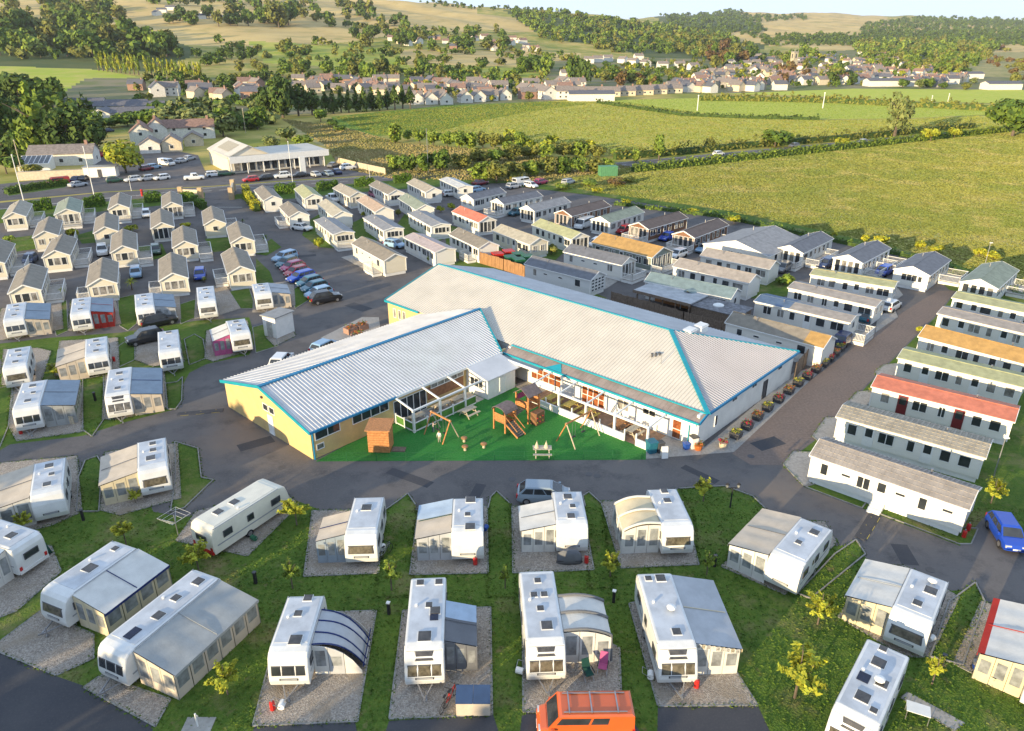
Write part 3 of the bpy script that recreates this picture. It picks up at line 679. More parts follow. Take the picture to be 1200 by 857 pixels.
mb = MB(); mb.beam((eA + .2, mb0 - .4, me_z - .1), (ma1 + .3, mb0 - .4, me_z - .1), .16, .24); cpart('gutter', mb, M_BLUETRIM)
mb = MB(); mb.beam((eA - .22, mb0 - .2, me_z + .0), (eA - .22, 52.0, me_z + .0), .1, .14); cpart('eaves_trim', mb, M_TEAL)
# lean-to strip along the front
mb = MB(); ribbed(mb, (55.0, mb0 - .25, 2.76), (0, 1, 0), (eA - 55.15, 0, me_z - .1 - 2.76), [(0, 0), (24.6, 0), (24.6, 1.5), (0, 1.5)], pitch=.5, hh=.03)
cpart('lean_to_roof', mb, M_ROOF_BROWN)
mb = MB(); mb.beam((54.95, mb0 - .3, 2.72), (54.95, 52.2, 2.72), .14, .2); cpart('gutter', mb, M_TEAL)
mb = MB(); mb.box(55.02, 55.2, mb0, 52.1, 2.3, 2.62); cpart('fascia', mb, WHITE)
mb = MB(); mb.beam((55.1, mb0 - .32, 2.7), (eA, mb0 - .34, me_z - .05), .12, .24); cpart('verge_board', mb, M_BLUETRIM)
mb = MB(); mb.tube((55.5, mb0 + .9, 0), (55.5, mb0 + .9, 2.6), .06); cpart('downpipe', mb, M_TEAL)
mb = MB(); mb.poly([(55.05, 46.0, 2.82), (55.05, 43.8, 2.82), (56.2, 44.8, 3.22)]); cpart('valley_flashing', mb, M_TEAL)
# openings on the front
for c, w, h, n, z, p in ((46.3, 4.2, 1.5, 5, .7, M_REDWIN), (40.0, 2.9, 2.0, 4, .1, M_REDWIN), (33.3, 1.5, .8, 2, 1.4, GLASS), (36.3, 1.4, 1.4, 2, .9, GLASS_PALE), (43.2, 1.0, 2.0, 1, .05, WHITE)):
    win(club, (ma0, c, z), AG, w, h, n, pane=p, rows=2 if p is M_REDWIN else 1)
win(club, (ma0, 30.2, .05), AG, 1.0, 2.0, 1, pane=M_REDWIN, name='door', frame=WHITE, rows=2)
win(club, (58.9, mb0, .9), AS, .55, 1.2, 1, pane=GLASS); win(club, (69.3, mb0, .05), AS, .95, 2.05, 1, pane=DARK_GREY, name='door', frame=DARK_GREY)
for a_ in (62.0, 62.5, 66.2, 66.7, 72.2, 72.6):
    m_ = MB(); m_.box(a_, a_ + .28, mb0 - .07, mb0 - .002, 2.35, 2.6); cpart('wall_vent', m_, DARK_GREY)
for b_ in (72.9, 71.9, 71.0): win(club, (eA + .05, b_, 1.2), AG, .6, 1.3, 1, pane=GLASS_PALE)
win(club, (eA + .05, 69.3, .05), AG, 1.0, 2.0, 1, pane=WHITE, name='door')
# things on the roof
for (a_, b_) in ((67.3, 37.0), (69.3, 36.8)):
    m_ = MB(); m_.prism([(a_, b_), (a_ + 1.4, b_), (a_ + 1.4, b_ - .9), (a_, b_ - .9)], 5.1, 5.95); m_.poly([(a_ - .1, b_ + .1, 5.96), (a_ + 1.5, b_ + .1, 5.96), (a_ + 1.5, b_ - 1.0, 5.8), (a_ - .1, b_ - 1.0, 5.8)])
    cpart('roof_vent', m_, WHITE)
mb = MB(); mb.tube((60.7, 35.5, 4.2), (60.7, 35.5, 5.6), .035); cpart('flue_pipe', mb, STEEL)
for q in range(3):
    mb = MB(); mb.tube((61.2 + q * .3, 36.9 - q * .25, 4.3), (61.2 + q * .3, 36.9 - q * .25, 5.0), .09, m=0); mb.tube((61.2 + q * .3, 36.9 - q * .25, 5.0), (61.2 + q * .3, 36.9 - q * .25, 5.12), .15)
    cpart('roof_cowl', mb, DARK_GREY)

# pergolas: white frames over the terraces
pg = thing('terrace_pergola', 'white framed glazed pergola on the turf beside the dark patio doors', 'pergola', W(43.5, 49.3), TH)
def loc_(pts, o): return [(p[0] - o[0], p[1] - o[1], p[2]) for p in pts]
o = (43.5, 49.3)
def bar_part(name, a, b, w, root, o, m=WHITE_RAIL, h=None):
    a, b = loc_([a, b], o); mb = MB(); mb.beam(a, b, w, h); return mb.build(name, m, root)
for a_ in (39.6, 43.0, 46.4): bar_part('post', (a_, 49.3, 0), (a_, 49.3, 2.28), .2, pg, o)
for a_ in (39.6, 43.0, 46.4): bar_part('rafter', (a_, 49.3, 2.36), (a_, 52.0, 2.86), .14, pg, o)
bar_part('beam', (39.5, 49.3, 2.34), (48.9, 49.3, 2.34), .16, pg, o)
for a_ in (41.3, 44.7): bar_part('post', (a_, 49.3, 0), (a_, 49.3, 1.15), .12, pg, o)
bar_part('post', (39.6, 50.7, 0), (39.6, 50.7, 1.15), .12, pg, o); bar_part('post', (39.6, 52.0, 0), (39.6, 52.0, 1.15), .12, pg, o)
bar_part('rail', (39.7, 49.3, .98), (47.9, 49.3, .98), .08, pg, o); bar_part('rail', (39.7, 49.3, .12), (47.9, 49.3, .12), .1, pg, o)
bar_part('rail', (39.6, 49.4, .98), (39.6, 52.0, .98), .08, pg, o); bar_part('rail', (39.6, 49.4, .12), (39.6, 52.0, .12), .1, pg, o)
for s0, s1 in ((39.8, 41.2), (41.4, 42.9), (43.1, 44.6), (44.8, 46.3), (46.5, 47.9)):
    mb = MB(); mb.box(s0 - o[0], s1 - o[0], -.015, .015, .2, .9); mb.build('infill_panel', M_GREENGLASS, pg)
for s0, s1 in ((49.45, 50.6), (50.8, 51.9)):
    mb = MB(); mb.box(39.585 - o[0], 39.615 - o[0], s0 - o[1], s1 - o[1], .2, .9); mb.build('infill_panel', M_GREENGLASS, pg)
o = (52.0, 38.0)
pg2 = thing('terrace_pergola', 'long white pergola with low wall along the front of the clubhouse', 'pergola', W(*o), TH)
for b_ in (31.1, 34.8, 38.2, 41.6, 45.0): bar_part('post', (52.0, b_, 0), (52.0, b_, 2.22), .2, pg2, o)
for b_ in (31.1, 34.8, 38.2, 41.6, 45.0): bar_part('rafter', (52.0, b_, 2.3), (54.9, b_, 2.56), .13, pg2, o)
bar_part('beam', (52.0, 31.0, 2.3), (52.0, 45.1, 2.3), .18, pg2, o)
for b_ in (32.3, 33.6, 36.5, 39.9, 43.3): bar_part('post', (52.0, b_, 0), (52.0, b_, 1.25), .12, pg2, o)
for b0_, b1_ in ((31.0, 32.3), (33.6, 45.1)):
    mb = MB(); mb.box(-.09, .09, b0_ - o[1], b1_ - o[1], 0, .72); mb.build('low_wall', WHITE, pg2)
for k_ in range(3):
    b_ = 36.0 + k_ * 3.4; bar_part('brace', (52.1, b_ - 1.2, 2.3), (54.7, b_ + .6, 2.52), .05, pg2, o)
floor = gpoly('terrace_floor', [tuple(W(*p)[:2]) for p in ((52.0, 31.2), (55.5, 31.2), (55.5, 46), (52.0, 46))], 0.026, mat('terrace_boards', (0.24, 0.15, 0.10), 0.8, 0.25, 2), px=False)
floor = gpoly('terrace_floor', [tuple(W(*p)[:2]) for p in ((39.7, 49.4), (49.3, 49.4), (49.3, 52.1), (39.7, 52.1))], 0.026, mat('terrace_slabs', (0.38, 0.36, 0.33), 0.8, 0.25, 2), px=False)
# ---------------------------------------------------------------- static caravans (holiday homes)
ROOFS = {}
def roofmat(k):
    if k not in ROOFS:
        c = {'tan': (0.23, 0.20, 0.155), 'slate': (0.145, 0.15, 0.165), 'grey': (0.27, 0.265, 0.26), 'lime': (0.36, 0.36, 0.19), 'green': (0.24, 0.27, 0.20), 'pink': (0.44, 0.36, 0.33),
             'peach': (0.42, 0.31, 0.22), 'coral': (0.52, 0.17, 0.10), 'brown': (0.31, 0.275, 0.24), 'darkbrown': (0.12, 0.09, 0.075), 'orange': (0.42, 0.25, 0.08), 'yellow': (0.42, 0.34, 0.15),
             'teal': (0.17, 0.23, 0.24), 'blue': (0.09, 0.14, 0.22), 'white': (0.55, 0.54, 0.50), 'cream': (0.40, 0.36, 0.27), 'sand': (0.34, 0.30, 0.23)}[k]
        ROOFS[k] = mat(k + '_roof_tiles', c, 0.65, 0.16, 1.3, bump=0.25, bscale=12, stretch=(1, 1, 1))
    return ROOFS[k]
WALLS = {}
def wallmat(k):
    if k not in WALLS:
        c = {'white': (0.77, 0.74, 0.66), 'cream': (0.70, 0.64, 0.50), 'brown': (0.20, 0.10, 0.055), 'sage': (0.22, 0.25, 0.21), 'pale': (0.66, 0.66, 0.63), 'pink': (0.6, 0.5, 0.45)}[k]
        WALLS[k] = mat(k + '_cladding', c, 0.55, 0.05, 0.6, bump=0.35, bscale=9, stretch=(.02, .02, 1))
    return WALLS[k]

def std_window(w, h, n, dark=True, frame=None):
    """shared meshes: a framed window standing on the wall y = 0 and facing -y; foot at z = 0"""
    fr = frame or WHITE
    def mk_frame():
        mb = MB(); fw = .06; d = .05
        mb.box(-w / 2, w / 2, -d, 0, 0, fw); mb.box(-w / 2, w / 2, -d, 0, h - fw, h)
        for i in range(n + 1):
            x = -w / 2 + fw / 2 + (w - fw) * i / n; mb.box(x - fw / 2, x + fw / 2, -d, 0, fw, h - fw)
        return mb.mesh('window', fr)
    def mk_pane():
        mb = MB(); mb.quad((-w / 2 + .05, -.02, .05), (w / 2 - .05, -.02, .05), (w / 2 - .05, -.02, h - .05), (-w / 2 + .05, -.02, h - .05)); return mb.mesh('pane', GLASS if dark else GLASS_PALE)
    return shared(('win', w, h, n, fr.name), mk_frame), shared(('pane', w, h, dark), mk_pane)

def put_window(parent, loc, rz, w, h, n=1, dark=True, name='window', frame=None):
    a, b = std_window(w, h, n, dark, frame)
    f = place(name, a, parent, loc, rz); place('pane', b, f); return f

def std_door(parent, loc, rz, colour=None, glazed=True):
    m = colour or WHITE
    def mk():
        mb = MB(); mb.box(-.45, .45, -.05, 0, 0, 2.0); return mb.mesh('door', m)
    def mkp():
        mb = MB(); mb.quad((-.3, -.056, 1.0), (.3, -.056, 1.0), (.3, -.056, 1.8), (-.3, -.056, 1.8)); return mb.mesh('pane', GLASS)
    d = place('door', shared(('door', m.name), mk), parent, loc, rz)
    if glazed: place('pane', shared('doorpane', mkp), d)
    return d

def railing(parent, pts, z, h=0.95, m=None, gap=0.16, name='railing'):
    """posts, two rails and pickets along a line; one mesh a run"""
    m = m or WHITE_RAIL
    for a, b in zip(pts, pts[1:]):
        mb = MB(); a = Vector((*a, 0)); b = Vector((*b, 0)); d = b - a; L = d.length
        up = Vector((0, 0, 1))
        mb.beam(a + up * (z + h), b + up * (z + h), .09, .06); mb.beam(a + up * (z + .12), b + up * (z + .12), .06, .06)
        for p in (a, b): mb.beam(p + up * z, p + up * (z + h + .1), .1)
        n = max(2, int(L / gap))
        for i in range(1, n): p = a + d * (i / n); mb.beam(p + up * (z + .12), p + up * (z + h), .05, .02)
        mb.build(name, m, parent)

def deck(parent, x0, x1, y0, y1, z=0.5, sides='', skirt=True, step=None):
    """veranda floor with skirting, railings on the named sides (f = +x, b = -x, l = +y, r = -y)"""
    mb = MB(); mb.box(x0, x1, y0, y1, z - .06, z)
    n = max(3, int((y1 - y0) / .28))
    for i in range(n):
        y = y0 + (y1 - y0) * i / n; mb.box(x0, x1, y + .015, y + (y1 - y0) / n - .015, z, z + .02)
    mb.build('deck', DECKM, parent)
    mb = MB(); mb.box(x0 + .05, x1 - .05, y0 + .05, y1 - .05, 0.0, z - .07); mb.build('deck_skirt', WHITE, parent)
    if 'f' in sides: railing(parent, [(x1 - .06, y0 + .06), (x1 - .06, y1 - .06)], z)
    if 'b' in sides: railing(parent, [(x0 + .06, y0 + .06), (x0 + .06, y1 - .06)], z)
    if 'l' in sides: railing(parent, [(x0 + .06, y1 - .06), (x1 - .06, y1 - .06)], z)
    if 'r' in sides: railing(parent, [(x0 + .06, y0 + .06), (x1 - .06, y0 + .06)], z)
DECKM = mat('deck_boards', (0.42, 0.38, 0.33), 0.75, 0.2, 3)

def static(label, near, far, roof='tan', wall='white', W_=3.7, front='bay', decks=(), sides='std', eave=2.65, ridge=3.5, tiles=0.0, door=None, L=None, group='static caravans in the holiday park', roof2=None, split=None, skirt='white', vents=1, zr=None):
    zr = ridge if zr is None else zr
    N = G(*near, zr); Fp = G(*far, zr); d = N - Fp; d.z = 0
    if L is None: L = min(12.6, max(8.6, d.length))
    e = d.normalized(); C = (N + Fp) / 2
    if abs(d.length - L) > .3: C = N - e * (L / 2)
    root = thing('static_caravan', label, 'static caravan', (C.x, C.y, 0), math.atan2(e.y, e.x), group)
    wm = wallmat(wall); h = L / 2; w = W_ / 2; z0 = .5
    mb = MB()
    sec = lambda x: [(x, -w, z0), (x, w, z0), (x, w, eave), (x, 0, ridge - .06), (x, -w, eave)]
    mb.sections([sec(-h), sec(h)]); mb.build('wall', wm, root)
    # corner trims and a skirt below the walls
    def trim_(): return MB().box(-.05, .05, -.05, .05, z0 - .02, eave - .06).mesh('corner_trim', WHITE)
    for sx in (-1, 1):
        for sy in (-1, 1): place('corner_trim', shared(('trim', eave), trim_), root, (sx * h, sy * w, 0))
    mb = MB(); mb.box(-h + .1, h - .1, -w + .1, w - .1, 0, z0 + .01); mb.build('skirt', SKIRT if skirt == 'grey' else WHITE, root)
    # roof: two slopes, each a part
    ov, ox = .16, .18
    for sgn in (-1, 1):
        yE = sgn * (w + ov); sl = (ridge - eave) / w; zE = eave - ov * sl
        def slope(xa, xb):
            m_ = MB(); p = [(xa, yE, zE), (xb, yE, zE), (xb, 0, ridge), (xa, 0, ridge)]
            if sgn > 0: p = [p[1], p[0], p[3], p[2]]
            m_.hexa([(q[0], q[1], q[2] - .0) for q in p] + [(q[0], q[1], q[2] + .09) for q in p])
            if tiles:
                n = int((xb - xa) / tiles)
                for i in range(n):
                    x = xa + (i + .5) * (xb - xa) / n; m_.beam((x, yE, zE + .1), (x, 0, ridge + .1), tiles * .35, .05)
                for j in range(1, 4):
                    f = j / 4; m_.beam((xa, yE * (1 - f), zE + (ridge - zE) * f + .1), (xb, yE * (1 - f), zE + (ridge - zE) * f + .1), .05, .05)
            return m_
        if split:
            xs = -h - ox + (L + 2 * ox) * split
            slope(-h - ox, xs).build('roof', roofmat(roof), root); slope(xs, h + ox).build('roof', roofmat(roof2), root)
        else: slope(-h - ox, h + ox).build('roof', roofmat(roof), root)
    mb = MB(); mb.beam((-h - ox, 0, ridge + .1), (h + ox, 0, ridge + .1), .16, .05); mb.build('ridge_cap', roofmat(roof if not split else roof), root)
    mb = MB()
    for sgn in (-1, 1):
        for x in (-h - ox - .02, h + ox + .02): mb.beam((x, sgn * (w + ov), eave - ov * .33), (x, 0, ridge + .02), .05, .17)
        mb.beam((-h - ox, sgn * (w + ov + .03), eave - .05), (h + ox, sgn * (w + ov + .03), eave - .05), .07, .11)
    mb.build('fascia', WHITE, root)
    for k in range(vents):
        x = -h * .45 + k * h * .9; sgn = 1 if k % 2 else -1
        mb = MB(); mb.tube((x, sgn * w * .35, ridge - .35), (x, sgn * w * .35, ridge + .28), .06); mb.tube((x, sgn * w * .35, ridge + .22), (x, sgn * w * .35, ridge + .3), .11)
        mb.build('flue', STEEL, root)
    # windows: front gable at +x
    fr = math.pi / 2; zw = 1.25
    X = h + .005
    if front == 'bay':
        for y, ww in ((-.95, .75), (0, .95), (.95, .75)): put_window(root, (X, y * W_ / 3.7, 1.15), fr, ww, 1.25, 1, random.random() < .35)
    elif front == 'wide': put_window(root, (X, -.2, 1.25), fr, 2.2, 1.05, 3); put_window(root, (X, 1.3, 1.3), fr, .6, .9, 1)
    elif front == 'doors':
        for y in (-1.25, -.42, .42, 1.25): put_window(root, (X, y * W_ / 3.7, .62), fr, .8, 1.95, 1, random.random() < .55)
    elif front == 'lattice':
        for y in (-1.2, -.4, .4, 1.2):
            for z in (.75, 1.25, 1.75, 2.2): put_window(root, (X, y, z), fr, .66, .4, 1)
    elif front == 'two':
        for y in (-.8, .8): put_window(root, (X, y, 1.2), fr, .9, 1.05, 2, False)
    elif front == 'small': put_window(root, (X, 0, 1.35), fr, .9, .9, 1)
    if front not in ('none',) and zr > 2.9 and W_ < 5: put_window(root, (-X, .6, 1.3), -fr, .9, .9, 1)
    # long sides: r = -y (facing right when one stands at the front looking back), l = +y
    for sgn, rz in ((-1, 0.0), (1, math.pi)):
        Y = sgn * (w + .005)
        if sides == 'none': continue
        k = 0
        spec = {'std': ((.78, 1.5, 2), (.46, 1.0, 1), (.16, 'door', 0), (-.14, .6, 1), (-.42, .8, 1), (-.74, 1.0, 2)),
                'few': ((.62, .9, 1), (.12, 'slot', 0), (-.35, 'slot', 0), (-.72, .6, 1)),
                'steps': ((.8, .5, 1), (.5, 'slot', 0), (.26, .9, 2), (.02, 'door', 0), (-.22, 'slot', 0), (-.5, .5, 1), (-.8, 'slot', 0)),
                'many': ((.82, 1.0, 1), (.58, 1.0, 1), (.30, 1.2, 2), (.02, 'door', 0), (-.24, .6, 1), (-.5, 1.0, 2), (-.8, .9, 1)),
                'right': ((.8, .7, 1), (.52, 'door', 0), (.24, 1.2, 2), (-.05, .5, 1), (-.3, 'door', 0), (-.56, .7, 1), (-.82, .8, 1))}[sides]
        for t, ww, n in spec:
            if ww != 'door' and sides != 'steps': t += random.uniform(-.035, .035); n = random.choice((n, n, 1, 2)) if ww != 'slot' else n
            if ww == 'door': std_door(root, (t * h, Y, z0), rz, door)
            elif ww == 'slot': put_window(root, (t * h, Y, 1.7), rz, .8, .32, 1)
            else: put_window(root, (t * h, Y, 1.2), rz, ww + .15, 1.1, n, random.random() < .7)
    for dk in decks:
        if dk == 'F': deck(root, h + .05, h + 2.2, -w - .1, w + .1, sides='flr')
        elif dk == 'l': deck(root, -h * .6, h * .75, w + .05, w + 2.3, sides='lfb')
        elif dk == 'r': deck(root, -h * .3, h * .6, -w - 1.9, -w - .05, sides='rfb')
        elif dk == 'L': deck(root, -h * .2, h + 1.2, w + .05, w + 2.2, sides='lfb')
        elif dk == 'Lb': deck(root, -h * .95, -h * .1, w + .05, w + 3.0, sides='lfb')
        elif dk == 'r1': deck(root, h * .25, h * .85, -w - 1.7, -w - .05, sides='rfb')
        elif dk == 'steps':
            mb = MB()
            for i in range(4): mb.box(h * .02 - .5, h * .02 + .5, w + .3 * i + .02, w + .3 * (i + 1), 0, z0 - .12 * i)
            mb.build('steps', WHITE, root)
        elif dk == 'porch':
            mb = MB(); yy = w + .05
            for x in (h * .1 - .9, h * .1 + .9): mb.beam((x, -yy - .9, 0), (x, -yy - .9, 2.3), .1)
            mb.build('porch_post', WHITE, root)
            mb = MB(); mb.hexa([(h * .1 - 1.1, -yy - 1.0, 2.3), (h * .1, -yy - 1.0, 2.8), (h * .1, -w * .3, 2.9), (h * .1 - 1.1, -w * .6, 2.7), (h * .1 - 1.1, -yy - 1.0, 2.38), (h * .1, -yy - 1.0, 2.88), (h * .1, -w * .3, 2.98), (h * .1 - 1.1, -w * .6, 2.78)])
            mb.hexa([(h * .1, -yy - 1.0, 2.8), (h * .1 + 1.1, -yy - 1.0, 2.3), (h * .1 + 1.1, -w * .6, 2.7), (h * .1, -w * .3, 2.9), (h * .1, -yy - 1.0, 2.88), (h * .1 + 1.1, -yy - 1.0, 2.38), (h * .1 + 1.1, -w * .6, 2.78), (h * .1, -w * .3, 2.98)])
            mb.build('porch_roof', roofmat(roof), root)
    return root

_g1 = 'cream chalets in the rows by the entrance road'
T_ = [
 # rows by the entrance, gables to the viewer
 ('cream chalet at the row end nearest the striped red awning, blue car behind', (26.7, 334), (36, 309.7), dict(decks=('l',))),
 ('cream chalet directly behind the caravan with the dark car parked before it, white car beside', (117.5, 326), (120.3, 302.5), dict(decks=('r1',))),
 ('cream chalet with red trimmed steps, blue car on the drive beside it', (202, 320), (200.5, 296.7), dict(decks=('r1',))),
 ('cream chalet at the corner beside the row of parked cars, white veranda along it', (281.7, 312), (273.3, 290), dict(decks=('r',))),
 ('cream chalet cut by the picture edge, white fenced deck beside a dark blue car', (-14, 303), (0, 280), dict(decks=('l',))),
 ('cream chalet with a dark bin under its gable and fenced deck alongside', (64, 293.5), (73.5, 275), dict(decks=('l',))),
 ('cream chalet with pale grey deck, dark green car beside its deck steps', (143.5, 288), (144.2, 269), dict(decks=('L',))),
 ('cream chalet in the middle row with a curved kerb round its pale deck', (215.8, 282.5), (214.2, 265), dict(decks=('L',))),
 ('cream chalet at the end of the middle row beside the park road', (283.3, 277), (278, 260), dict(decks=('l',))),
 ('chalet with plain cream gable behind a spiky green shrub', (51.7, 270.8), (57.5, 254.5), dict(front='two', decks=('l',))),
 ('small cream gabled chalet behind the green palm with the red bin', (122.5, 265.8), (124.2, 249.5), dict(front='small')),
 ('cream chalet with arched porch gable beside a red bin and small palm', (189.2, 260.8), (188, 245), dict(front='doors')),
 ('cream chalet beside the paved corner at the park entrance', (250.8, 256.7), (248, 242), dict(front='small', decks=('l',))),
 ('chalet with pale hipped roof and wide front windows next to the roadside hedge', (15, 249), (24, 234), dict(roof='sand', decks=('l',))),
 ('chalet with greenish roof, fully glazed front and a broad white deck', (77.5, 245), (81.7, 230), dict(roof='green', front='doors', decks=('F', 'l'), W_=4.3)),
 ('chalet in the back row with white deck and white car, near the red post', (138, 239), (140.8, 225.5), dict(decks=('l', 'F'), sides='few')),
 ('chalet in the back row nearest the entrance gate walls, tall glazed front', (200.8, 237), (200, 224.5), dict(front='doors', decks=('l',))),
 # across the entrance road
 ('white chalet behind the yellow hedge by the entrance, low pitched roof', (319, 229.5), (307, 217), dict(front='small')),
 ('white chalet with round fenced terrace beside the entrance road', (350, 248), (338, 236.5), dict(decks=('r',), front='small')),
 ('white chalet with pale lime roof in the back row by the hedge', (366.7, 227.5), (354.5, 216.5), dict(roof='lime')),
 ('narrow white caravan with olive roof set behind the grey roofed one', (400.8, 247.5), (380, 232), dict(roof='cream', front='none')),
 ('cream caravan with pale roof behind a white pickup', (419, 225), (399.5, 215.5), dict(roof='sand', wall='cream')),
 ('boxy cream caravan with flat grey roof on the corner of the entrance road', (402.5, 271), (380, 255), dict(roof='grey', ridge=3.0, front='wide', decks=('F',), wall='cream')),
 ('white caravan with pinkish tan roof in the second row from the hedge', (450, 242.5), (428, 229), dict(roof='peach', front='none')),
 ('white caravan with tan roof behind a pink car by the hedge', (464, 222.5), (441, 211.5), dict(roof='tan', front='wide')),
 ('white caravan with mossy green roof between two shrubs', (498, 240), (476, 226.5), dict(roof='green', front='none')),
 ('tall white caravan with sandy roof beside the main road hedge', (508, 220), (484, 208.5), dict(roof='sand', front='small')),
 ('white caravan with pale grey roof and wide window facing the lawn', (461, 266.5), (437, 252), dict(roof='grey', ridge=3.0, front='wide')),
 ('large cream caravan with tan roof and white balcony beside the road bend', (462.5, 297.5), (424, 277.5), dict(roof='tan', front='none', decks=('r1',), wall='cream', sides='few')),
 ('white caravan with pinkish grey roof and dark doors along its side', (521.7, 290.5), (485, 273.5), dict(roof='pink', ridge=3.1, front='none', sides='many')),
 ('white caravan with silver grey roof and cream sunlit end', (516.7, 262), (489, 247), dict(roof='grey', ridge=3.0, front='wide')),
 ('plain white caravan with white roof at the far corner by the hedge', (545, 217.5), (524, 208), dict(roof='white', ridge=3.0, front='small')),
 ('white caravan with coral red roof in the middle of the rows', (571, 254), (540, 242), dict(roof='coral', front='doors')),
 ('white caravan with brown roof and small dark balcony', (572.5, 283.3), (538, 267.5), dict(roof='tan', front='none', decks=('r1',))),
 ('cream caravan with sandy roof behind the timber bin compound', (631.7, 279), (588, 263.5), dict(roof='cream', front='two', wall='cream')),
 ('caravan with dark slate roof and white porch railings near the scrapyard', (547.5, 228), (585, 220), dict(roof='slate', front='two')),
 ('white lodge with dark roof facing a white gabled porch', (583, 233), (628, 224), dict(roof='slate', decks=('F',), front='doors')),
 ('white lodge with light grey roof beside a dark car', (618, 241), (660, 231), dict(roof='grey', front='doors')),
 ('brown timber lodge with brown roof at the edge of the field', (660, 246.5), (706, 235), dict(roof='darkbrown', wall='brown', front='doors', W_=4.2)),
 ('white lodge with greenish grey roof between two brown lodges', (704, 254), (744, 242), dict(roof='green', front='doors', W_=4.2)),
 ('brown timber lodge with purple brown roof beside a red car', (749, 261), (795, 248.5), dict(roof='darkbrown', wall='brown', front='doors', decks=('F',), W_=4.2)),
 ('brown timber lodge with white picket veranda nearest the wide grey roofed hall', (801.7, 271), (843, 256), dict(roof='darkbrown', wall='brown', front='doors', decks=('F', 'l'), W_=4.2)),
 ('white caravan with straw yellow roof behind the palm bushes', (680, 273), (634, 257), dict(roof='lime', front='doors')),
 ('wide sage green lodge with orange tan roof and white balustrades', (776.7, 290), (711, 274.5), dict(roof='orange', wall='sage', W_=5.4, decks=('F',), front='doors', sides='many', ridge=3.8, L=12.5)),
 ('white caravan with slate roof and tall glazed end on a white terrace', (737, 301.5), (670, 286.5), dict(roof='slate', front='doors', decks=('F',), sides='few')),
 ('cream caravan with dark blue roof and white lattice at its end', (701, 318.5), (625, 300.5), dict(roof='slate', wall='pale', front='lattice', sides='few', roof2='slate', split=.3)),
 ('long low white caravan with brown roof directly below the grey roofed hall', (908, 306), (829, 291), dict(roof='brown', front='none')),
 ('long white caravan with brown roof and black canopy over its door', (885, 322), (798, 303), dict(roof='brown', front='none')),
 ('pale caravan with teal grey roof and bright blue door in its porch', (863, 338.5), (764, 319.5), dict(roof='teal', wall='pale', front='small', decks=('porch',), door='blue')),
 ('white lodge with slate roof and dark glazed front beside the grey roofed hall', (926, 288), (962, 271.5), dict(roof='slate', front='doors', decks=('F', 'l'), W_=4.4)),
 ('white lodge with slate roof and five tall front windows, blue car behind its rails', (995, 299), (1028, 282.5), dict(roof='slate', front='doors', decks=('l', 'Lb'), W_=4.4)),
 ('white lodge with grey roof at the head of the brown road', (1070, 312.5), (1095, 295.5), dict(roof='slate', front='wide', decks=('Lb',), W_=4.8)),
 ('lodge with pale green roof and many paned sunroom by the lamp post', (1149, 327.5), (1174, 307), dict(roof='green', front='doors', decks=('Lb',), W_=4.6)),
 ('white caravan with pale straw roof nearest the lodges by the field', (1050, 330.5), (955, 315.5), dict(roof='yellow', ridge=3.0, front='two', roof2='lime', split=.01)),
 ('white caravan with grey brown roof, white car tucked beside its end', (1031.7, 352.5), (932, 331), dict(roof='brown', ridge=3.0, front='two')),
 ('long white caravan with roof half blue and half brown', (1001.7, 370), (893, 346), dict(roof='blue', roof2='brown', split=.38, ridge=3.0, front='small', decks=('F',))),
 ('white caravan with tan roof and orange porch end beside the fence of the clubhouse', (973, 394), (861, 366), dict(roof='tan', roof2='orange', split=.8, front='none', sides='few')),
 # column beside the brown road (far ends run out of the picture)
 ('white caravan with straw green roof, topmost beside the brown road', (1123, 342.5), (1215, 361), dict(roof='lime', ridge=3.0, front='none', L=11, sides='right')),
 ('white caravan with weathered brown roof, next below the straw green one', (1107, 360.5), (1212, 384), dict(roof='brown', ridge=3.0, front='none', L=11.5, sides='right')),
 ('white caravan with golden yellow roof and glazed gable porch by the brown road', (1087, 382), (1208, 412), dict(roof='orange', front='doors', L=12, sides='right')),
 ('white caravan with lime green roof above the coral roofed one', (1060, 410), (1195, 441), dict(roof='lime', ridge=3.0, front='none', L=11.5, sides='right')),
 ('white caravan with bright coral roof and dark doors', (1030, 441), (1184, 478), dict(roof='coral', ridge=3.1, front='none', L=12, sides='right', door='red')),
 ('white caravan with ribbed pale grey roof and a bicycle leaning on it', (990, 476), (1158, 521), dict(roof='sand', ridge=3.0, front='none', sides='right', tiles=.42)),
 ('long white caravan with dark tiled roof and white steps, nearest the blue car', (963, 516), (1143, 575), dict(roof='brown', ridge=3.3, front='none', sides='steps', tiles=.34, decks=('steps',))),
]
BLUE_DOOR = mat('blue_door', (0.05, 0.22, 0.42), 0.5)
STATICS = []; RED_DOOR = mat('dark_red_door', (0.16, 0.02, 0.025), 0.4)
for i_, (lab, n_, f_, kw) in enumerate(T_):
    kw = dict(kw)
    if i_ < 17: kw.setdefault('wall', 'cream'); kw.setdefault('ridge', 3.6)
    if kw.get('door'): kw['door'] = BLUE_DOOR if kw['door'] == 'blue' else RED_DOOR
    STATICS.append(static(lab, n_, f_, **kw))
# the wide grey roofed hall among the caravans
hall = static('wide white double unit with shallow blotchy grey roof, largest by the field', (863, 282.5), (913, 263), roof='grey', wall='white', W_=11.5, front='two', sides='few', eave=2.5, ridge=4.0, L=14)
hall.name = 'holiday_lodge'
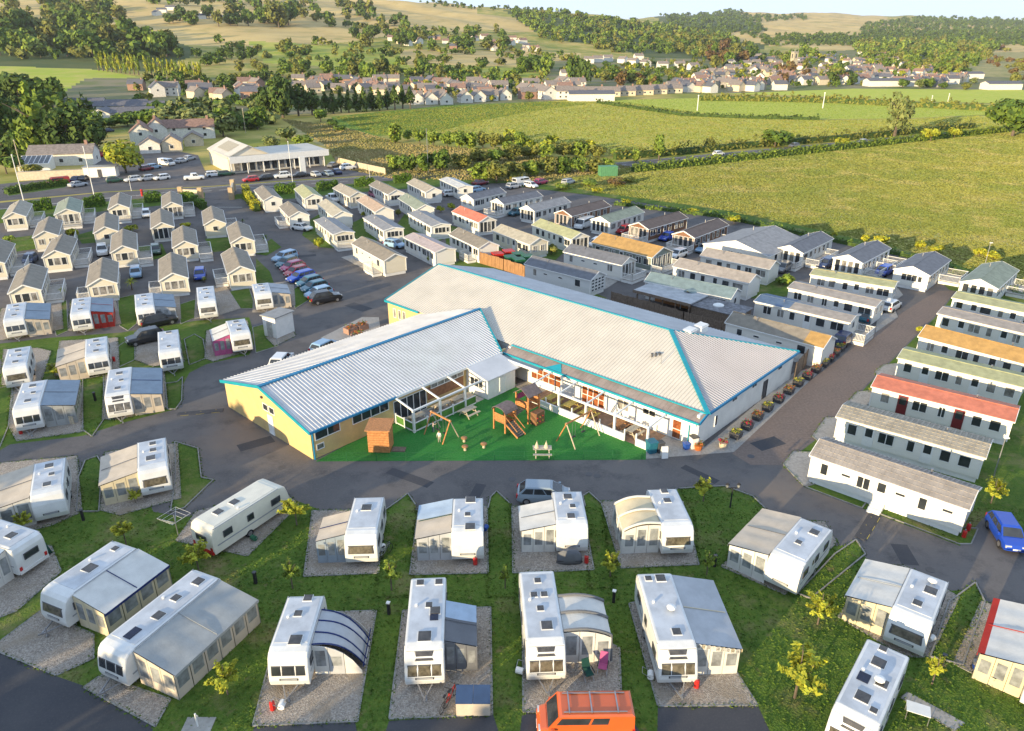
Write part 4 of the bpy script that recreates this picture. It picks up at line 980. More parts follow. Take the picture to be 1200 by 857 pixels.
# ---------------------------------------------------------------- touring caravans, their awnings and the clutter beside them
M_CARA = mat('caravan_white', (0.67, 0.67, 0.645), 0.34, 0.09, 0.9, spec=0.5)
M_CARA_CREAM = mat('caravan_cream', (0.72, 0.68, 0.56), 0.38, 0.06, 1.2)
M_CARA_ROOF = mat('caravan_roof_panel', (0.50, 0.52, 0.54), 0.32, 0.16, 0.8, spec=0.5)
M_ROOFWIN = mat('smoked_roof_light', (0.06, 0.055, 0.05), 0.15, 0.4, 2, spec=0.7)
M_SOLAR = mat('solar_cells', (0.015, 0.02, 0.045), 0.2, 0.2, 4)
M_LAMP_RED = mat('tail_lamp', (0.45, 0.02, 0.02), 0.3)
M_TRIM_GREY = mat('caravan_trim', (0.30, 0.31, 0.32), 0.4)
M_GOLDGLASS = mat('tinted_front_window', (0.12, 0.105, 0.075), 0.08, 0.5, 2.5, spec=0.8)
def fabric(name, c, v=0.08): return mat(name, c, 0.85, v, 1.1, bump=0.15, bscale=8, spec=0.1)
FAB = {'grey': fabric('grey_canvas', (0.33, 0.34, 0.33)), 'white': fabric('white_canvas', (0.60, 0.585, 0.54)), 'beige': fabric('beige_canvas', (0.52, 0.45, 0.36)), 'blue': fabric('blue_grey_canvas', (0.26, 0.31, 0.36)),
       'navy': fabric('navy_canvas', (0.02, 0.035, 0.13)), 'dark': fabric('dark_grey_canvas', (0.15, 0.155, 0.165)), 'red': fabric('red_canvas', (0.42, 0.04, 0.03)), 'pink': fabric('purple_pink_canvas', (0.42, 0.10, 0.22)),
       'cream': fabric('cream_canvas', (0.58, 0.50, 0.34)), 'sky': fabric('pale_blue_canvas', (0.36, 0.45, 0.55)), 'tealdark': fabric('dark_green_canvas', (0.02, 0.07, 0.055)), 'silver': fabric('silver_canvas', (0.42, 0.43, 0.44))}
M_CLEAR = mat('clear_plastic_window', (0.24, 0.25, 0.25), 0.12, 0.35, 1.5, spec=0.6)
M_MESHWIN = mat('dark_mesh_window', (0.05, 0.052, 0.055), 0.4, 0.3, 2)

def cara_profile(h, modern):
    f = [(-h + .10, .42), (-h + .02, .75), (-h, 1.3), (-h + .04, 2.1), (-h + .16, 2.44), (-h + .42, 2.58), (h - .95, 2.60), (h - .55, 2.52), (h - .32, 2.32), (h - .12, 1.75), (h - .02, 1.15), (h, .85), (h - .10, .48)]
    if modern: f = [(-h + .10, .42), (-h + .02, .75), (-h, 1.3), (-h + .03, 2.2), (-h + .12, 2.5), (-h + .34, 2.6), (h - 1.15, 2.62), (h - .72, 2.50), (h - .42, 2.16), (h - .16, 1.55), (h - .02, 1.05), (h, .8), (h - .10, .46)]
    return f

def front_x(prof, z):
    p = prof[6:]
    for (x0, z0), (x1, z1) in zip(p, p[1:]):
        if z1 <= z <= z0: return x0 + (x1 - x0) * (z0 - z) / (z0 - z1 + 1e-9)
    return p[-1][0]

def pane_on_front(root, prof, y0, y1, z0, z1, pane, name='window', fr=None, off=0.0):
    xa, xb = front_x(prof, z0), front_x(prof, z1); n = Vector((z1 - z0, 0, xa - xb)).normalized()
    c = [Vector((xa, y0, z0)), Vector((xa, y1, z0)), Vector((xb, y1, z1)), Vector((xb, y0, z1))]
    m = (c[0] + c[2]) / 2
    mb = MB(); o = [p + n * (.005 + off) for p in c]; i = [m + (p - m) * (.86 if not off else .97) + n * (.035 + off * .6) for p in c]
    for k in range(4): mb.quad(o[k], o[(k + 1) % 4], i[(k + 1) % 4], i[k])
    f = mb.build(name, fr or DARK_GREY, root)
    mb = MB(); mb.quad(*[p - n * .002 for p in i]); mb.build('pane', pane, f); return f

def tourer(label, front, rear, modern=False, wins='three', lights=((.45, 0, .55), (-.05, .25, .4), (-.55, 0, .6)), L=None, cream=False, hitch=True, solar=None, z=2.55, door=1, group='touring caravans on the pitches', dish=None, wid=2.3, rearwin=True, stripe=False):
    N = G(*front, z); Fp = G(*rear, z); d = N - Fp; d.z = 0; e = d.normalized()
    if L is None: L = min(7.8, max(5.0, d.length + .35))
    C = (N + Fp) / 2
    root = thing('touring_caravan', label, 'touring caravan', (C.x, C.y, 0), math.atan2(e.y, e.x), group)
    h = L / 2; w = wid / 2; prof = cara_profile(h, modern); body = M_CARA_CREAM if cream else M_CARA
    secs = []
    for y, k, dz in ((-w, .10, .08), (-w + .05, .03, .02), (-w + .14, 0, 0), (w - .14, 0, 0), (w - .05, .03, .02), (w, .10, .08)):
        secs.append([(x * (1 - k * .10), y, zz - (dz if zz > 1.5 else 0)) for x, zz in prof])
    mb = MB(); mb.sections(secs); b = mb.build('body', body, root)
    mb = MB(); mb.hexa([(-h + .5, -w + .18, 2.575), (h - 1.2, -w + .18, 2.595), (h - 1.2, w - .18, 2.595), (-h + .5, w - .18, 2.575), (-h + .5, -w + .18, 2.61), (h - 1.2, -w + .18, 2.628), (h - 1.2, w - .18, 2.628), (-h + .5, w - .18, 2.61)])
    mb.build('roof_panel', M_CARA_ROOF if not cream else body, root)
    for sy in (-1, 1):
        mb = MB(); mb.beam((-h + .25, sy * (w - .03), 2.535), (h - 1.0, sy * (w - .03), 2.545), .05, .04); mb.build('awning_rail', M_TRIM_GREY, root)
    for (t, y, s) in lights:
        mb = MB(); x = t * h; mb.box(x - s / 2 - .04, x + s / 2 + .04, y - s / 2 - .04, y + s / 2 + .04, 2.6, 2.66)
        f = mb.build('roof_light', WHITE, root)
        mb = MB(); mb.prism([(x - s / 2, y - s / 2), (x + s / 2, y - s / 2), (x + s / 2, y + s / 2), (x - s / 2, y + s / 2)], 2.66, 2.70); mb.build('pane', M_ROOFWIN, f)
    if solar:
        mb = MB(); x, y, sx, sy = solar; mb.box(x * h - sx / 2, x * h + sx / 2, y - sy / 2, y + sy / 2, 2.62, 2.67); mb.build('solar_panel', M_SOLAR, root)
    # a flue and a ventilator cowl
    mb = MB(); mb.tube((-.2 * h, -w * .55, 2.58), (-.2 * h, -w * .55, 2.76), .09, 8); mb.build('roof_vent', WHITE, root)
    # front windows
    if wins == 'three':
        for y0, y1 in ((-.98, -.42), (-.38, .38), (.42, .98)): pane_on_front(root, prof, y0, y1, 1.22, 1.86, GLASS if not cream else M_GOLDGLASS)
    elif wins == 'one': pane_on_front(root, prof, -.92, .92, 1.22, 1.86, M_GOLDGLASS)
    elif wins == 'sun':
        pane_on_front(root, prof, -1.06, 1.06, .98, 2.46, DARK_GREY, 'front_surround', off=-.034)
        for y0, y1 in ((-.98, -.42), (-.38, .38), (.42, .98)): pane_on_front(root, prof, y0, y1, 1.10, 1.78, M_GOLDGLASS)
        pane_on_front(root, prof, -.55, .55, 1.98, 2.42, M_ROOFWIN, 'sunroof')
    pane_on_front(root, prof, -.55, .55, .88, 1.04, M_TRIM_GREY, 'gas_locker')
    if rearwin: put_window(root, (-h - .012, 0, 1.35), -math.pi / 2, 1.1, .5, 1, frame=DARK_GREY)
    for y in (-.95, .95):
        mb = MB(); mb.box(-h - .03, -h + .1, y - .09, y + .09, .72, 1.0); mb.build('tail_lamp', M_LAMP_RED, root)
    mb = MB(); mb.box(-h - .06, -h + .12, -1.1, 1.1, .45, .68); mb.build('bumper', M_CARA if not stripe else M_LAMP_RED, root)
    for sgn, rz in ((-1, 0.0), (1, math.pi)):
        for t, ww in ((.62, .9), (-.05, .6), (-.62, .8)): put_window(root, (t * h, sgn * (w + .004), 1.4), rz, ww, .55, 1, frame=DARK_GREY)
        if sgn == door:
            mb = MB(); mb.box(.18 * h - .3, .18 * h + .3, sgn * (w + .001) - .02, sgn * (w + .001) + .02, .62, 2.25); dd = mb.build('door', body, root)
            mb = MB(); yy = sgn * (w + .025); mb.quad((.18 * h - .16, yy, 1.5), (.18 * h + .16, yy, 1.5), (.18 * h + .16, yy, 1.95), (.18 * h - .16, yy, 1.95)); mb.build('pane', GLASS, dd)
        mb = MB(); mb.beam((-h + .4, sgn * (w + .006), 1.06), (h - .5, sgn * (w + .006), 1.06), .012, .1); mb.build('stripe', M_TRIM_GREY, root)
        mb = MB(); mb.tube((-.12 * h, sgn * (w - .22), .32), (-.12 * h, sgn * (w + .005), .32), .32, 14); wh = mb.build('wheel', BLACK, root)
        mb = MB(); mb.tube((-.12 * h, sgn * (w + .003), .32), (-.12 * h, sgn * (w + .02), .32), .19, 10); mb.build('rim', STEEL, wh)
    if hitch:
        mb = MB(); mb.beam((h - .3, -.5, .42), (h + 1.0, 0, .42), .07); mb.beam((h - .3, .5, .42), (h + 1.0, 0, .42), .07); mb.tube((h + .85, 0, .42), (h + 1.15, 0, .5), .06)
        mb.tube((h + .7, .1, 0.06), (h + .7, .1, .75), .035); mb.tube((h + .7, .05, .11), (h + .7, .15, .11), .11, 8); mb.build('hitch', STEEL, root)
    for sx in (-1, 1):
        for sy in (-1, 1): mb = MB(); mb.tube((sx * (h - .8), sy * .8, 0.02), (sx * (h - .6), sy * .8, .5), .03, 5); mb.build('corner_steady', STEEL, root)
    if dish is not None:
        mb = MB(); x = dish * h; mb.tube((x, .3, 2.6), (x, .3, 2.8), .04); mb.ball((x, .3, 2.86), .3, 10, 5, sz=.45); mb.build('satellite_dome', WHITE, root)
    root['_h'] = h; root['_w'] = w
    return root

def awning(car, label, side, x0, x1, depth, roof='grey', wall='white', trim='dark', kind='full', win=M_CLEAR, group='awnings beside the touring caravans', openf=False, zf=1.95, roof2=None, bars=True, scallop=False, edge=None):
    """side +1 = the caravan's left (+y), -1 = right; x0..x1 along it as fractions of half its length (rear..front)"""
    h, w = car['_h'], car['_w']; xa, xb = x0 * h, x1 * h
    root = thing('awning', label, 'awning', car.location, car.rotation_euler.z, group)
    s = side; yi = s * (w + .02); yo = s * (w + depth)
    zi = 2.5
    # canopy: sagging between its poles
    nx = max(4, int((xb - xa) / .45)); ny = 7
    rnd = random.Random(hash(label) % 1000)
    def cz(u, v):
        if kind == 'air':
            z = zi + .12 * math.sin(min(1, v * 1.6) * math.pi * .55) - (v ** 3) * .62
        elif kind == 'dome':
            z = zi - .12 - 2.2 * v ** 2.8 - .25 * (abs(u - .45) * 1.6) ** 2.2 * (0.3 + v) * (1 - v)
        else:
            z = zi + (zf - zi) * v
        bay = max(1, round((xb - xa) / 1.6)); ph = (u * bay) % 1
        return z - .075 * math.sin(ph * math.pi) * math.sin(v * math.pi * .9 + .15) - rnd.uniform(0, .012)
    vs = []; fs = []
    over = .14 if kind == 'full' else .02
    for i in range(nx + 1):
        for j in range(ny + 1):
            u = i / nx; v = j / ny
            inset = (abs(u - .5) * 2) ** 3 * .35 * v if kind in ('dome',) else 0
            x = xa + (xb - xa) * (u + (0.5 - u) * inset)
            vs.append((x, yi + (yo + s * over - yi) * v, cz(u, v)))
    for i in range(nx):
        for j in range(ny):
            q = (i * (ny + 1) + j, (i + 1) * (ny + 1) + j, (i + 1) * (ny + 1) + j + 1, i * (ny + 1) + j + 1)
            fs.append(q if s > 0 else q[::-1])
    if roof2:
        half = nx // 2
        for nm, a_, b_, m_ in (('a', 0, half, roof), ('b', half, nx, roof2)):
            mb = MB(); mb.v = vs; mb.f = [f for f in fs if a_ <= min(f) // (ny + 1) < b_]; mb.m = [0] * len(mb.f); mb.build('canopy', FAB[m_], root, smooth=True)
    else:
        for nm_, sel, m_ in (('canopy', lambda f: True, roof),) if not edge else (('canopy', lambda f: min(f) % (ny + 1) < ny - 1, roof), ('canopy_border', lambda f: min(f) % (ny + 1) >= ny - 1, edge)):
            mb = MB(); mb.v = vs; mb.f = [f for f in fs if sel(f)]; mb.m = [0] * len(mb.f); mb.build(nm_, FAB[m_], root, smooth=True)
    zo = cz(.5, 1)
    zE = (zf if kind != 'air' else zi - .5) if kind != 'dome' else .75
    # valance along the front edge and the two ends
    mb = MB(); yv = yo + s * over
    mb.box(xa - .03, xb + .03, min(yv, yv - s * .03), max(yv, yv - s * .03), zE - .2, zE - .02)
    if scallop:
        n = int((xb - xa) / .3)
        for i in range(n): x = xa + (xb - xa) * (i + .5) / n; mb.prism([(x - .13, yv + s * .005), (x + .13, yv + s * .005), (x + .13, yv - s * .012), (x - .13, yv - s * .012)], zE - .3, zE - .19)
    mb.build('valance', FAB[trim], root)
    if scallop:
        for x in (xb,):
            n = 9
            for i in range(n):
                y = yi + (yo - yi) * (i + .5) / n; z = zi + (zE - zi) * (i + .5) / n
                m2 = MB(); m2.box(x, x + .03, y - .11, y + .11, z - .32, z - .04); m2.build('valance_flap', FAB['cream' if i % 2 else 'white'], root)
    if kind == 'canopy':
        for x in (xa + .05, xb - .05):
            mb = MB(); mb.tube((x, yo, 0), (x, yo, zE), .03); mb.build('pole', STEEL, root)
        return root
    # front wall in panels, each with its window; ends likewise
    wall_ = wall
    def panels(p, q, za, zb, n, openings=True, name='front_panel'):
        p = Vector(p); q = Vector(q); d = q - p
        for i in range(n):
            a = p + d * (i / n); b = p + d * ((i + 1) / n); zA = za + (zb - za) * i / n; zB = za + (zb - za) * (i + 1) / n
            e = (b - a).normalized(); o = Vector((e.y, -e.x, 0)) * .03; k = Vector((0, 0, 1))
            mb = MB(); a2 = a + e * .03; b2 = b - e * .03
            mb.hexa([a2, b2, b2 + o, a2 + o, a2 + k * zA, b2 + k * zB, b2 + o + k * zB, a2 + o + k * zA])
            f = mb.build(name, FAB[wall_], root)
            if openings:
                zl, zh = .72, min(zA, zB) - .25
                if zh - zl < .2: continue
                for oo in (o * 1.2, o * -.2):
                    mb = MB(); c0 = a + (b - a) * .15 + oo; c1 = a + (b - a) * .85 + oo
                    mb.quad(c0 + k * zl, c1 + k * zl, c1 + k * zh, c0 + k * zh); mb.build('window', win, f)
    def end_wall(u, x, sg):
        pts = [(yi + (yo - yi) * v, cz(u, v) - .05) for v in (0, .2, .4, .6, .8, 1)]
        cut = lambda y: np.interp(abs(y), [abs(p[0]) for p in pts], [p[1] for p in pts])
        for k, (a, b) in enumerate(((0.0, .33), (.34, .66), (.67, 1.0)) if kind != 'dome' else ((0, .3), (.31, .62), (.63, .97))):
            ya, yb = yi + (yo - yi) * a, yi + (yo - yi) * b; ym = (ya + yb) / 2
            loop = [(ya, .03), (yb, .03), (yb, max(.05, cut(yb))), (ym, max(.05, cut(ym))), (ya, cut(ya))]
            mb = MB(); mb.sections([[(x, y, z) for y, z in loop], [(x + sg * .03, y, z) for y, z in loop]]); f = mb.build('end_panel', FAB[wall_ if kind != 'dome' or k != 1 else 'silver'], root)
            zh = min(cut(ya), cut(yb)) - .25; zl = .7
            if zh - zl > .25:
                q = [(ya + (yb - ya) * .16, zl), (ya + (yb - ya) * .84, zl), (ya + (yb - ya) * .84, zh), (ya + (yb - ya) * .16, zh)]
                mb = MB(); mb.poly([(x + sg * .036, y, z) for y, z in q]); mb.poly([(x - sg * .006, y, z) for y, z in q]); mb.build('window', win, f)
    n = max(2, round((xb - xa) / 1.15))
    if kind in ('full', 'porch', 'air'):
        if not openf: panels((xa, yo, 0), (xb, yo, 0), zE - .04, zE - .04, n)
        end_wall(0.0, xa, -1); end_wall(1.0, xb, 1)
        for x in (xa, (xa + xb) / 2, xb):
            mb = MB(); mb.tube((x, yo, 0), (x, yo, zE), .03); mb.build('pole', FAB[trim] if kind == 'air' else STEEL, root)
        if kind == 'air':
            for x in (xa + .06, (xa + xb) / 2, xb - .06):
                mb = MB(); u = (x - xa) / (xb - xa); prev = None
                for j in range(9):
                    v = j / 8; p = (x, yi + (yo - yi) * v, cz(0, v) + .10)
                    if prev: mb.tube(prev, p, .09, 6)
                    prev = p
                mb.tube(prev, (x, yo + s * .1, 0), .09, 6); mb.build('air_beam', FAB[trim], root)
        elif bars:
            for x in ((xa + xb) / 2,):
                mb = MB(); mb.beam((x, yi, zi + .03), (x, yo, zE + .03), .05, .03); mb.build('roof_seam', FAB[trim], root)
    elif kind == 'dome':
        for t in (0.02, .34, .66, .98):
            mb = MB(); prev = None
            for j in range(9):
                v = j / 8; i = t; inset = (abs(t - .5) * 2) ** 3 * .35 * v; x = xa + (xb - xa) * (t + (.5 - t) * inset)
                p = (x, yi + (yo + s * over - yi) * v, cz(t, v) + .03)
                if prev: mb.beam(prev, p, .07, .05)
                prev = p
            mb.build('hoop', FAB[trim], root)
        end_wall(0.02, xa + .03, -1); end_wall(0.98, xb - .03, 1)
    return root

TT = [
 # label, front, rear, caravan options, awning options
 ('white caravan whose awning is grey, nearest the picture edge in the row below the chalets', (15.5, 376.5), (20, 354.5), {}, dict(label='plain grey awning at the row end below the chalets', side=1, x0=-.9, x1=.9, depth=2.5, roof='blue', wall='beige')),
 ('white caravan next to the red walled awning', (93.7, 368.6), (96, 348.8), {}, dict(label='awning with red walls and grey roof', side=1, x0=-.9, x1=.7, depth=2.4, roof='blue', wall='red', trim='red')),
 ('white caravan behind the black cars, grey awning alongside', (170, 362), (168, 344), {}, dict(label='grey awning behind the parked black car', side=1, x0=-.9, x1=.75, depth=2.4, roof='blue', wall='silver')),
 ('small white caravan alone on a concrete pitch, no awning', (242.5, 355), (240, 335.5), dict(wins='one'), None),
 ('white caravan by the corner of the car row', (308.5, 345), (304.6, 332), dict(wins='one'), dict(label='beige awning at the corner by the parked cars', side=1, x0=-.9, x1=.7, depth=2.4, roof='silver', wall='beige')),
 ('short white caravan on its own beside the road edge of the site, no awning', (16.7, 431.6), (22.7, 407), dict(wins='one'), None),
 ('white caravan with beige awning and yellow shrub before it', (112.8, 418), (112.8, 395.5), dict(hitch=False), dict(label='beige awning with wooden slats behind the yellow shrub', side=-1, x0=-.8, x1=.8, depth=2.8, roof='beige', wall='beige')),
 ('white caravan with a young tree growing in front and a black car behind', (198.7, 416), (196.5, 385), dict(lights=((.5, 0, .4), (-.7, .1, .6))), None),
 ('white caravan with pink windbreak and clutter beside it', (282, 392), (275.4, 374.5), dict(wins='one'), dict(label='pale awning with a purple and pink windbreak under it', side=-1, x0=-.7, x1=.7, depth=2.0, roof='white', wall='pink', kind='porch')),
 ('white caravan with a red gas bottle at its nose and a blue grey awning', (29.7, 480), (41, 446.4), dict(), dict(label='blue grey awning with wooden fence panel before it', side=1, x0=-.92, x1=.8, depth=2.7, roof='blue', wall='grey')),
 ('white caravan with large front window facing the clubhouse road, silver blue awning', (137, 465.5), (141, 431.6), dict(modern=True, wins='sun'), dict(label='silver blue awning opposite the yellow gable of the clubhouse', side=1, x0=-.92, x1=.85, depth=2.7, roof='blue', wall='beige', trim='navy')),
 ('cream sided caravan with three dark roof lights near the kerb corner', (179, 551.7), (177.4, 515), dict(wins='one', hitch=False, cream=False, lights=((-.6, .1, .5), (-.2, .1, .5), (.25, -.1, .7))), dict(label='pale sand awning with scalloped roof folds near the kerb corner', side=-1, x0=-.85, x1=.8, depth=2.8, roof='beige', wall='cream', trim='dark')),
 ('white caravan with long beige awning against the picture edge', (54, 580), (59, 539), dict(wins='none', hitch=False, stripe=True), dict(label='long beige awning with picket screen, cut by the picture edge', side=-1, x0=-.92, x1=.85, depth=3.4, roof='beige', wall='white')),
 ('long cream caravan parked at an angle with two dark roof lights and no awning', (317, 566), (243, 611.5), dict(cream=True, hitch=False, L=7.4, stripe=True, lights=((-.5, .2, .6), (-.1, .2, .6))), None),
 ('white caravan at the picture edge with dark green cover on its end', (-45, 610), (30, 634), dict(hitch=False), dict(label='white awning with red trimmed walls cut by the picture edge', side=1, x0=-.8, x1=.7, depth=2.2, roof='sky', wall='white', trim='red')),
 ('white caravan with one gold tinted window and blue edged awning', (58, 699), (147, 637.5), dict(wins='one', lights=((.0, .1, .75), (-.7, -.1, .4))), dict(label='white and pale blue awning with navy edging', side=1, x0=-.95, x1=.72, depth=2.6, roof='white', roof2=None, wall='cream', trim='navy')),
 ('very long white caravan in front with solar panel and four roof lights', (129, 763), (241, 673), dict(L=7.9, solar=(.55, .1, .9, .55), lights=((.12, .35, .6), (-.28, .1, .5), (-.72, .2, .6))), dict(label='huge grey awning running the whole length of the long caravan', side=1, x0=-.93, x1=.78, depth=3.0, roof='grey', wall='beige', trim='grey', bars=True)),
 ('white caravan with three square front windows and red gas bottle, domed awning', (335.5, 769.7), (359, 697.6), dict(lights=((.5, .25, .7), (-.3, -.1, .45), (-.8, .2, .5))), dict(label='domed blue and white air awning with navy hoops', side=1, x0=-.55, x1=.55, depth=2.9, roof='silver', wall='white', trim='navy', kind='dome')),
 ('white caravan with gold tinted panoramic front and bicycles beside it', (496.6, 764.5), (502, 680.6), dict(modern=True, wins='sun', L=7.0, lights=((.55, 0, .75), (-.05, .55, .6), (-.2, .15, .4), (-.8, .7, .45), (-.8, -.5, .45)), solar=(0.05, .5, .9, .5)), dict(label='dark charcoal porch awning beside the panoramic fronted caravan', side=1, x0=-.35, x1=.62, depth=1.9, roof='sky', roof2='dark', wall='dark', trim='dark', kind='porch')),
 ('white caravan with grey end window and pink canopy, opposite the turf', (421.8, 630), (433, 582), dict(hitch=False, wins='one', lights=((-.35, .0, .7),)), dict(label='small pink striped canopy awning with dark blue screens', side=-1, x0=-.3, x1=.75, depth=2.1, roof='beige', wall='blue', trim='navy', kind='porch')),
 ('white caravan with red tail band and two blue roof lights', (547.6, 626), (548.6, 583.6), dict(hitch=False, wins='none', stripe=True, lights=((.6, .2, .7), (-.75, .2, .7), (0, 0, .4))), dict(label='rose and grey awning with dark green edging', side=-1, x0=-.92, x1=.75, depth=2.5, roof='sky', roof2='beige', wall='silver', trim='tealdark')),
 ('white caravan right behind the silver people carrier', (671, 616.6), (664, 576), dict(hitch=False, wins='none', stripe=True), dict(label='white awning of two folded bays with dark straps', side=-1, x0=-.5, x1=.75, depth=2.5, roof='white', wall='white')),
 ('white caravan with inflatable awning and pale rear facing the lawn', (796, 620), (775, 572.5), dict(hitch=False, wins='one', lights=((-.75, .1, .5), (-.3, .0, .5)), stripe=True), dict(label='cream inflatable awning with arched beams and blue windows', side=-1, x0=-.55, x1=.7, depth=2.7, roof='cream', wall='white', trim='white', kind='air')),
 ('white caravan with five roof lights just above the orange van', (640, 758), (629, 674), dict(modern=True, wins='sun', L=7.3, lights=((-.68, 0, .4), (-.32, -.35, .4), (-.32, .3, .4), (.02, -.05, .4), (.42, .2, .65))), dict(label='white and blue inflatable porch awning with black frame, camping chairs before it', side=1, x0=-.3, x1=.55, depth=2.9, roof='white', wall='white', trim='dark', kind='air')),
 ('white caravan with tinted panoramic front and grey scalloped awning', (795, 761), (768, 677), dict(modern=True, wins='sun', L=7.3, lights=((-.8, .3, .6), (-.8, -.5, .4), (.5, .2, .5)), dish=.0), dict(label='grey full length awning with striped scalloped edge', side=1, x0=-.93, x1=.72, depth=2.7, roof='silver', wall='white', trim='cream', scallop=True)),
 ('white caravan beside the street lamp lawn with a large sand awning', (919.5, 659), (957.6, 613), dict(hitch=False, wins='none', lights=((-.5, .3, .6), (.1, -.1, .4))), dict(label='large sand coloured awning with dark trim by the lamp lawn', side=-1, x0=-.95, x1=.9, depth=2.8, roof='beige', wall='white', trim='dark')),
 ('white caravan with wide dark end window and black covered bicycles on its tail', (1066.4, 728), (1089.7, 673), dict(wins='one', hitch=False, lights=((-.3, .4, .7), (.3, .0, .5)), dish=-.6), dict(label='white awning with gathered folds and cream walls', side=-1, x0=-.9, x1=.7, depth=2.6, roof='white', wall='cream', trim='grey')),
 ('white motorhome sized caravan in the corner with six roof hatches', (1001, 845), (1038.7, 764), dict(L=7.2, modern=True, wins='sun', lights=((-.85, -.2, .4), (-.5, -.1, .7), (-.1, .45, .6), (.35, -.1, .7), (0.5, .6, .35)), solar=(-.05, -.45, .7, .6), dish=-.1), None),
 ('caravan mostly out of the picture behind the red framed awning', (1236, 802), (1250, 716), dict(), dict(label='white awning with bright red edges and a mobility scooter in front', side=-1, x0=-.8, x1=.75, depth=2.4, edge='red', roof='white', wall='cream', trim='red')),
]
TOURERS = []
for lab, f_, r_, kw, aw in TT:
    c = tourer(lab, f_, r_, **kw)
    if aw: awning(c, **aw)
    TOURERS.append(c)
for c in TOURERS:
    del c['_h'], c['_w']
# ---------------------------------------------------------------- vehicles
PAINT = {}
def paint(k):
    if k not in PAINT:
        c = {'black': (0.012, 0.013, 0.016), 'silver': (0.42, 0.43, 0.44), 'white': (0.72, 0.72, 0.70), 'blue': (0.012, 0.06, 0.42), 'navy': (0.012, 0.025, 0.09), 'sky': (0.25, 0.40, 0.55), 'teal': (0.03, 0.13, 0.18), 'red': (0.42, 0.015, 0.02),
             'crimson': (0.40, 0.02, 0.10), 'orange': (0.62, 0.115, 0.025), 'grey': (0.13, 0.135, 0.14), 'maroon': (0.16, 0.015, 0.03), 'pink': (0.45, 0.12, 0.2), 'green': (0.02, 0.07, 0.04), 'greyblue': (0.24, 0.30, 0.35)}[k]
        PAINT[k] = mat(k + '_car_paint', c, 0.28, 0.04, 1, spec=0.5, coat=0.6)
    return PAINT[k]
M_HEAD = mat('headlamp_glass', (0.6, 0.6, 0.58), 0.1, 0.1, 2, spec=0.8)
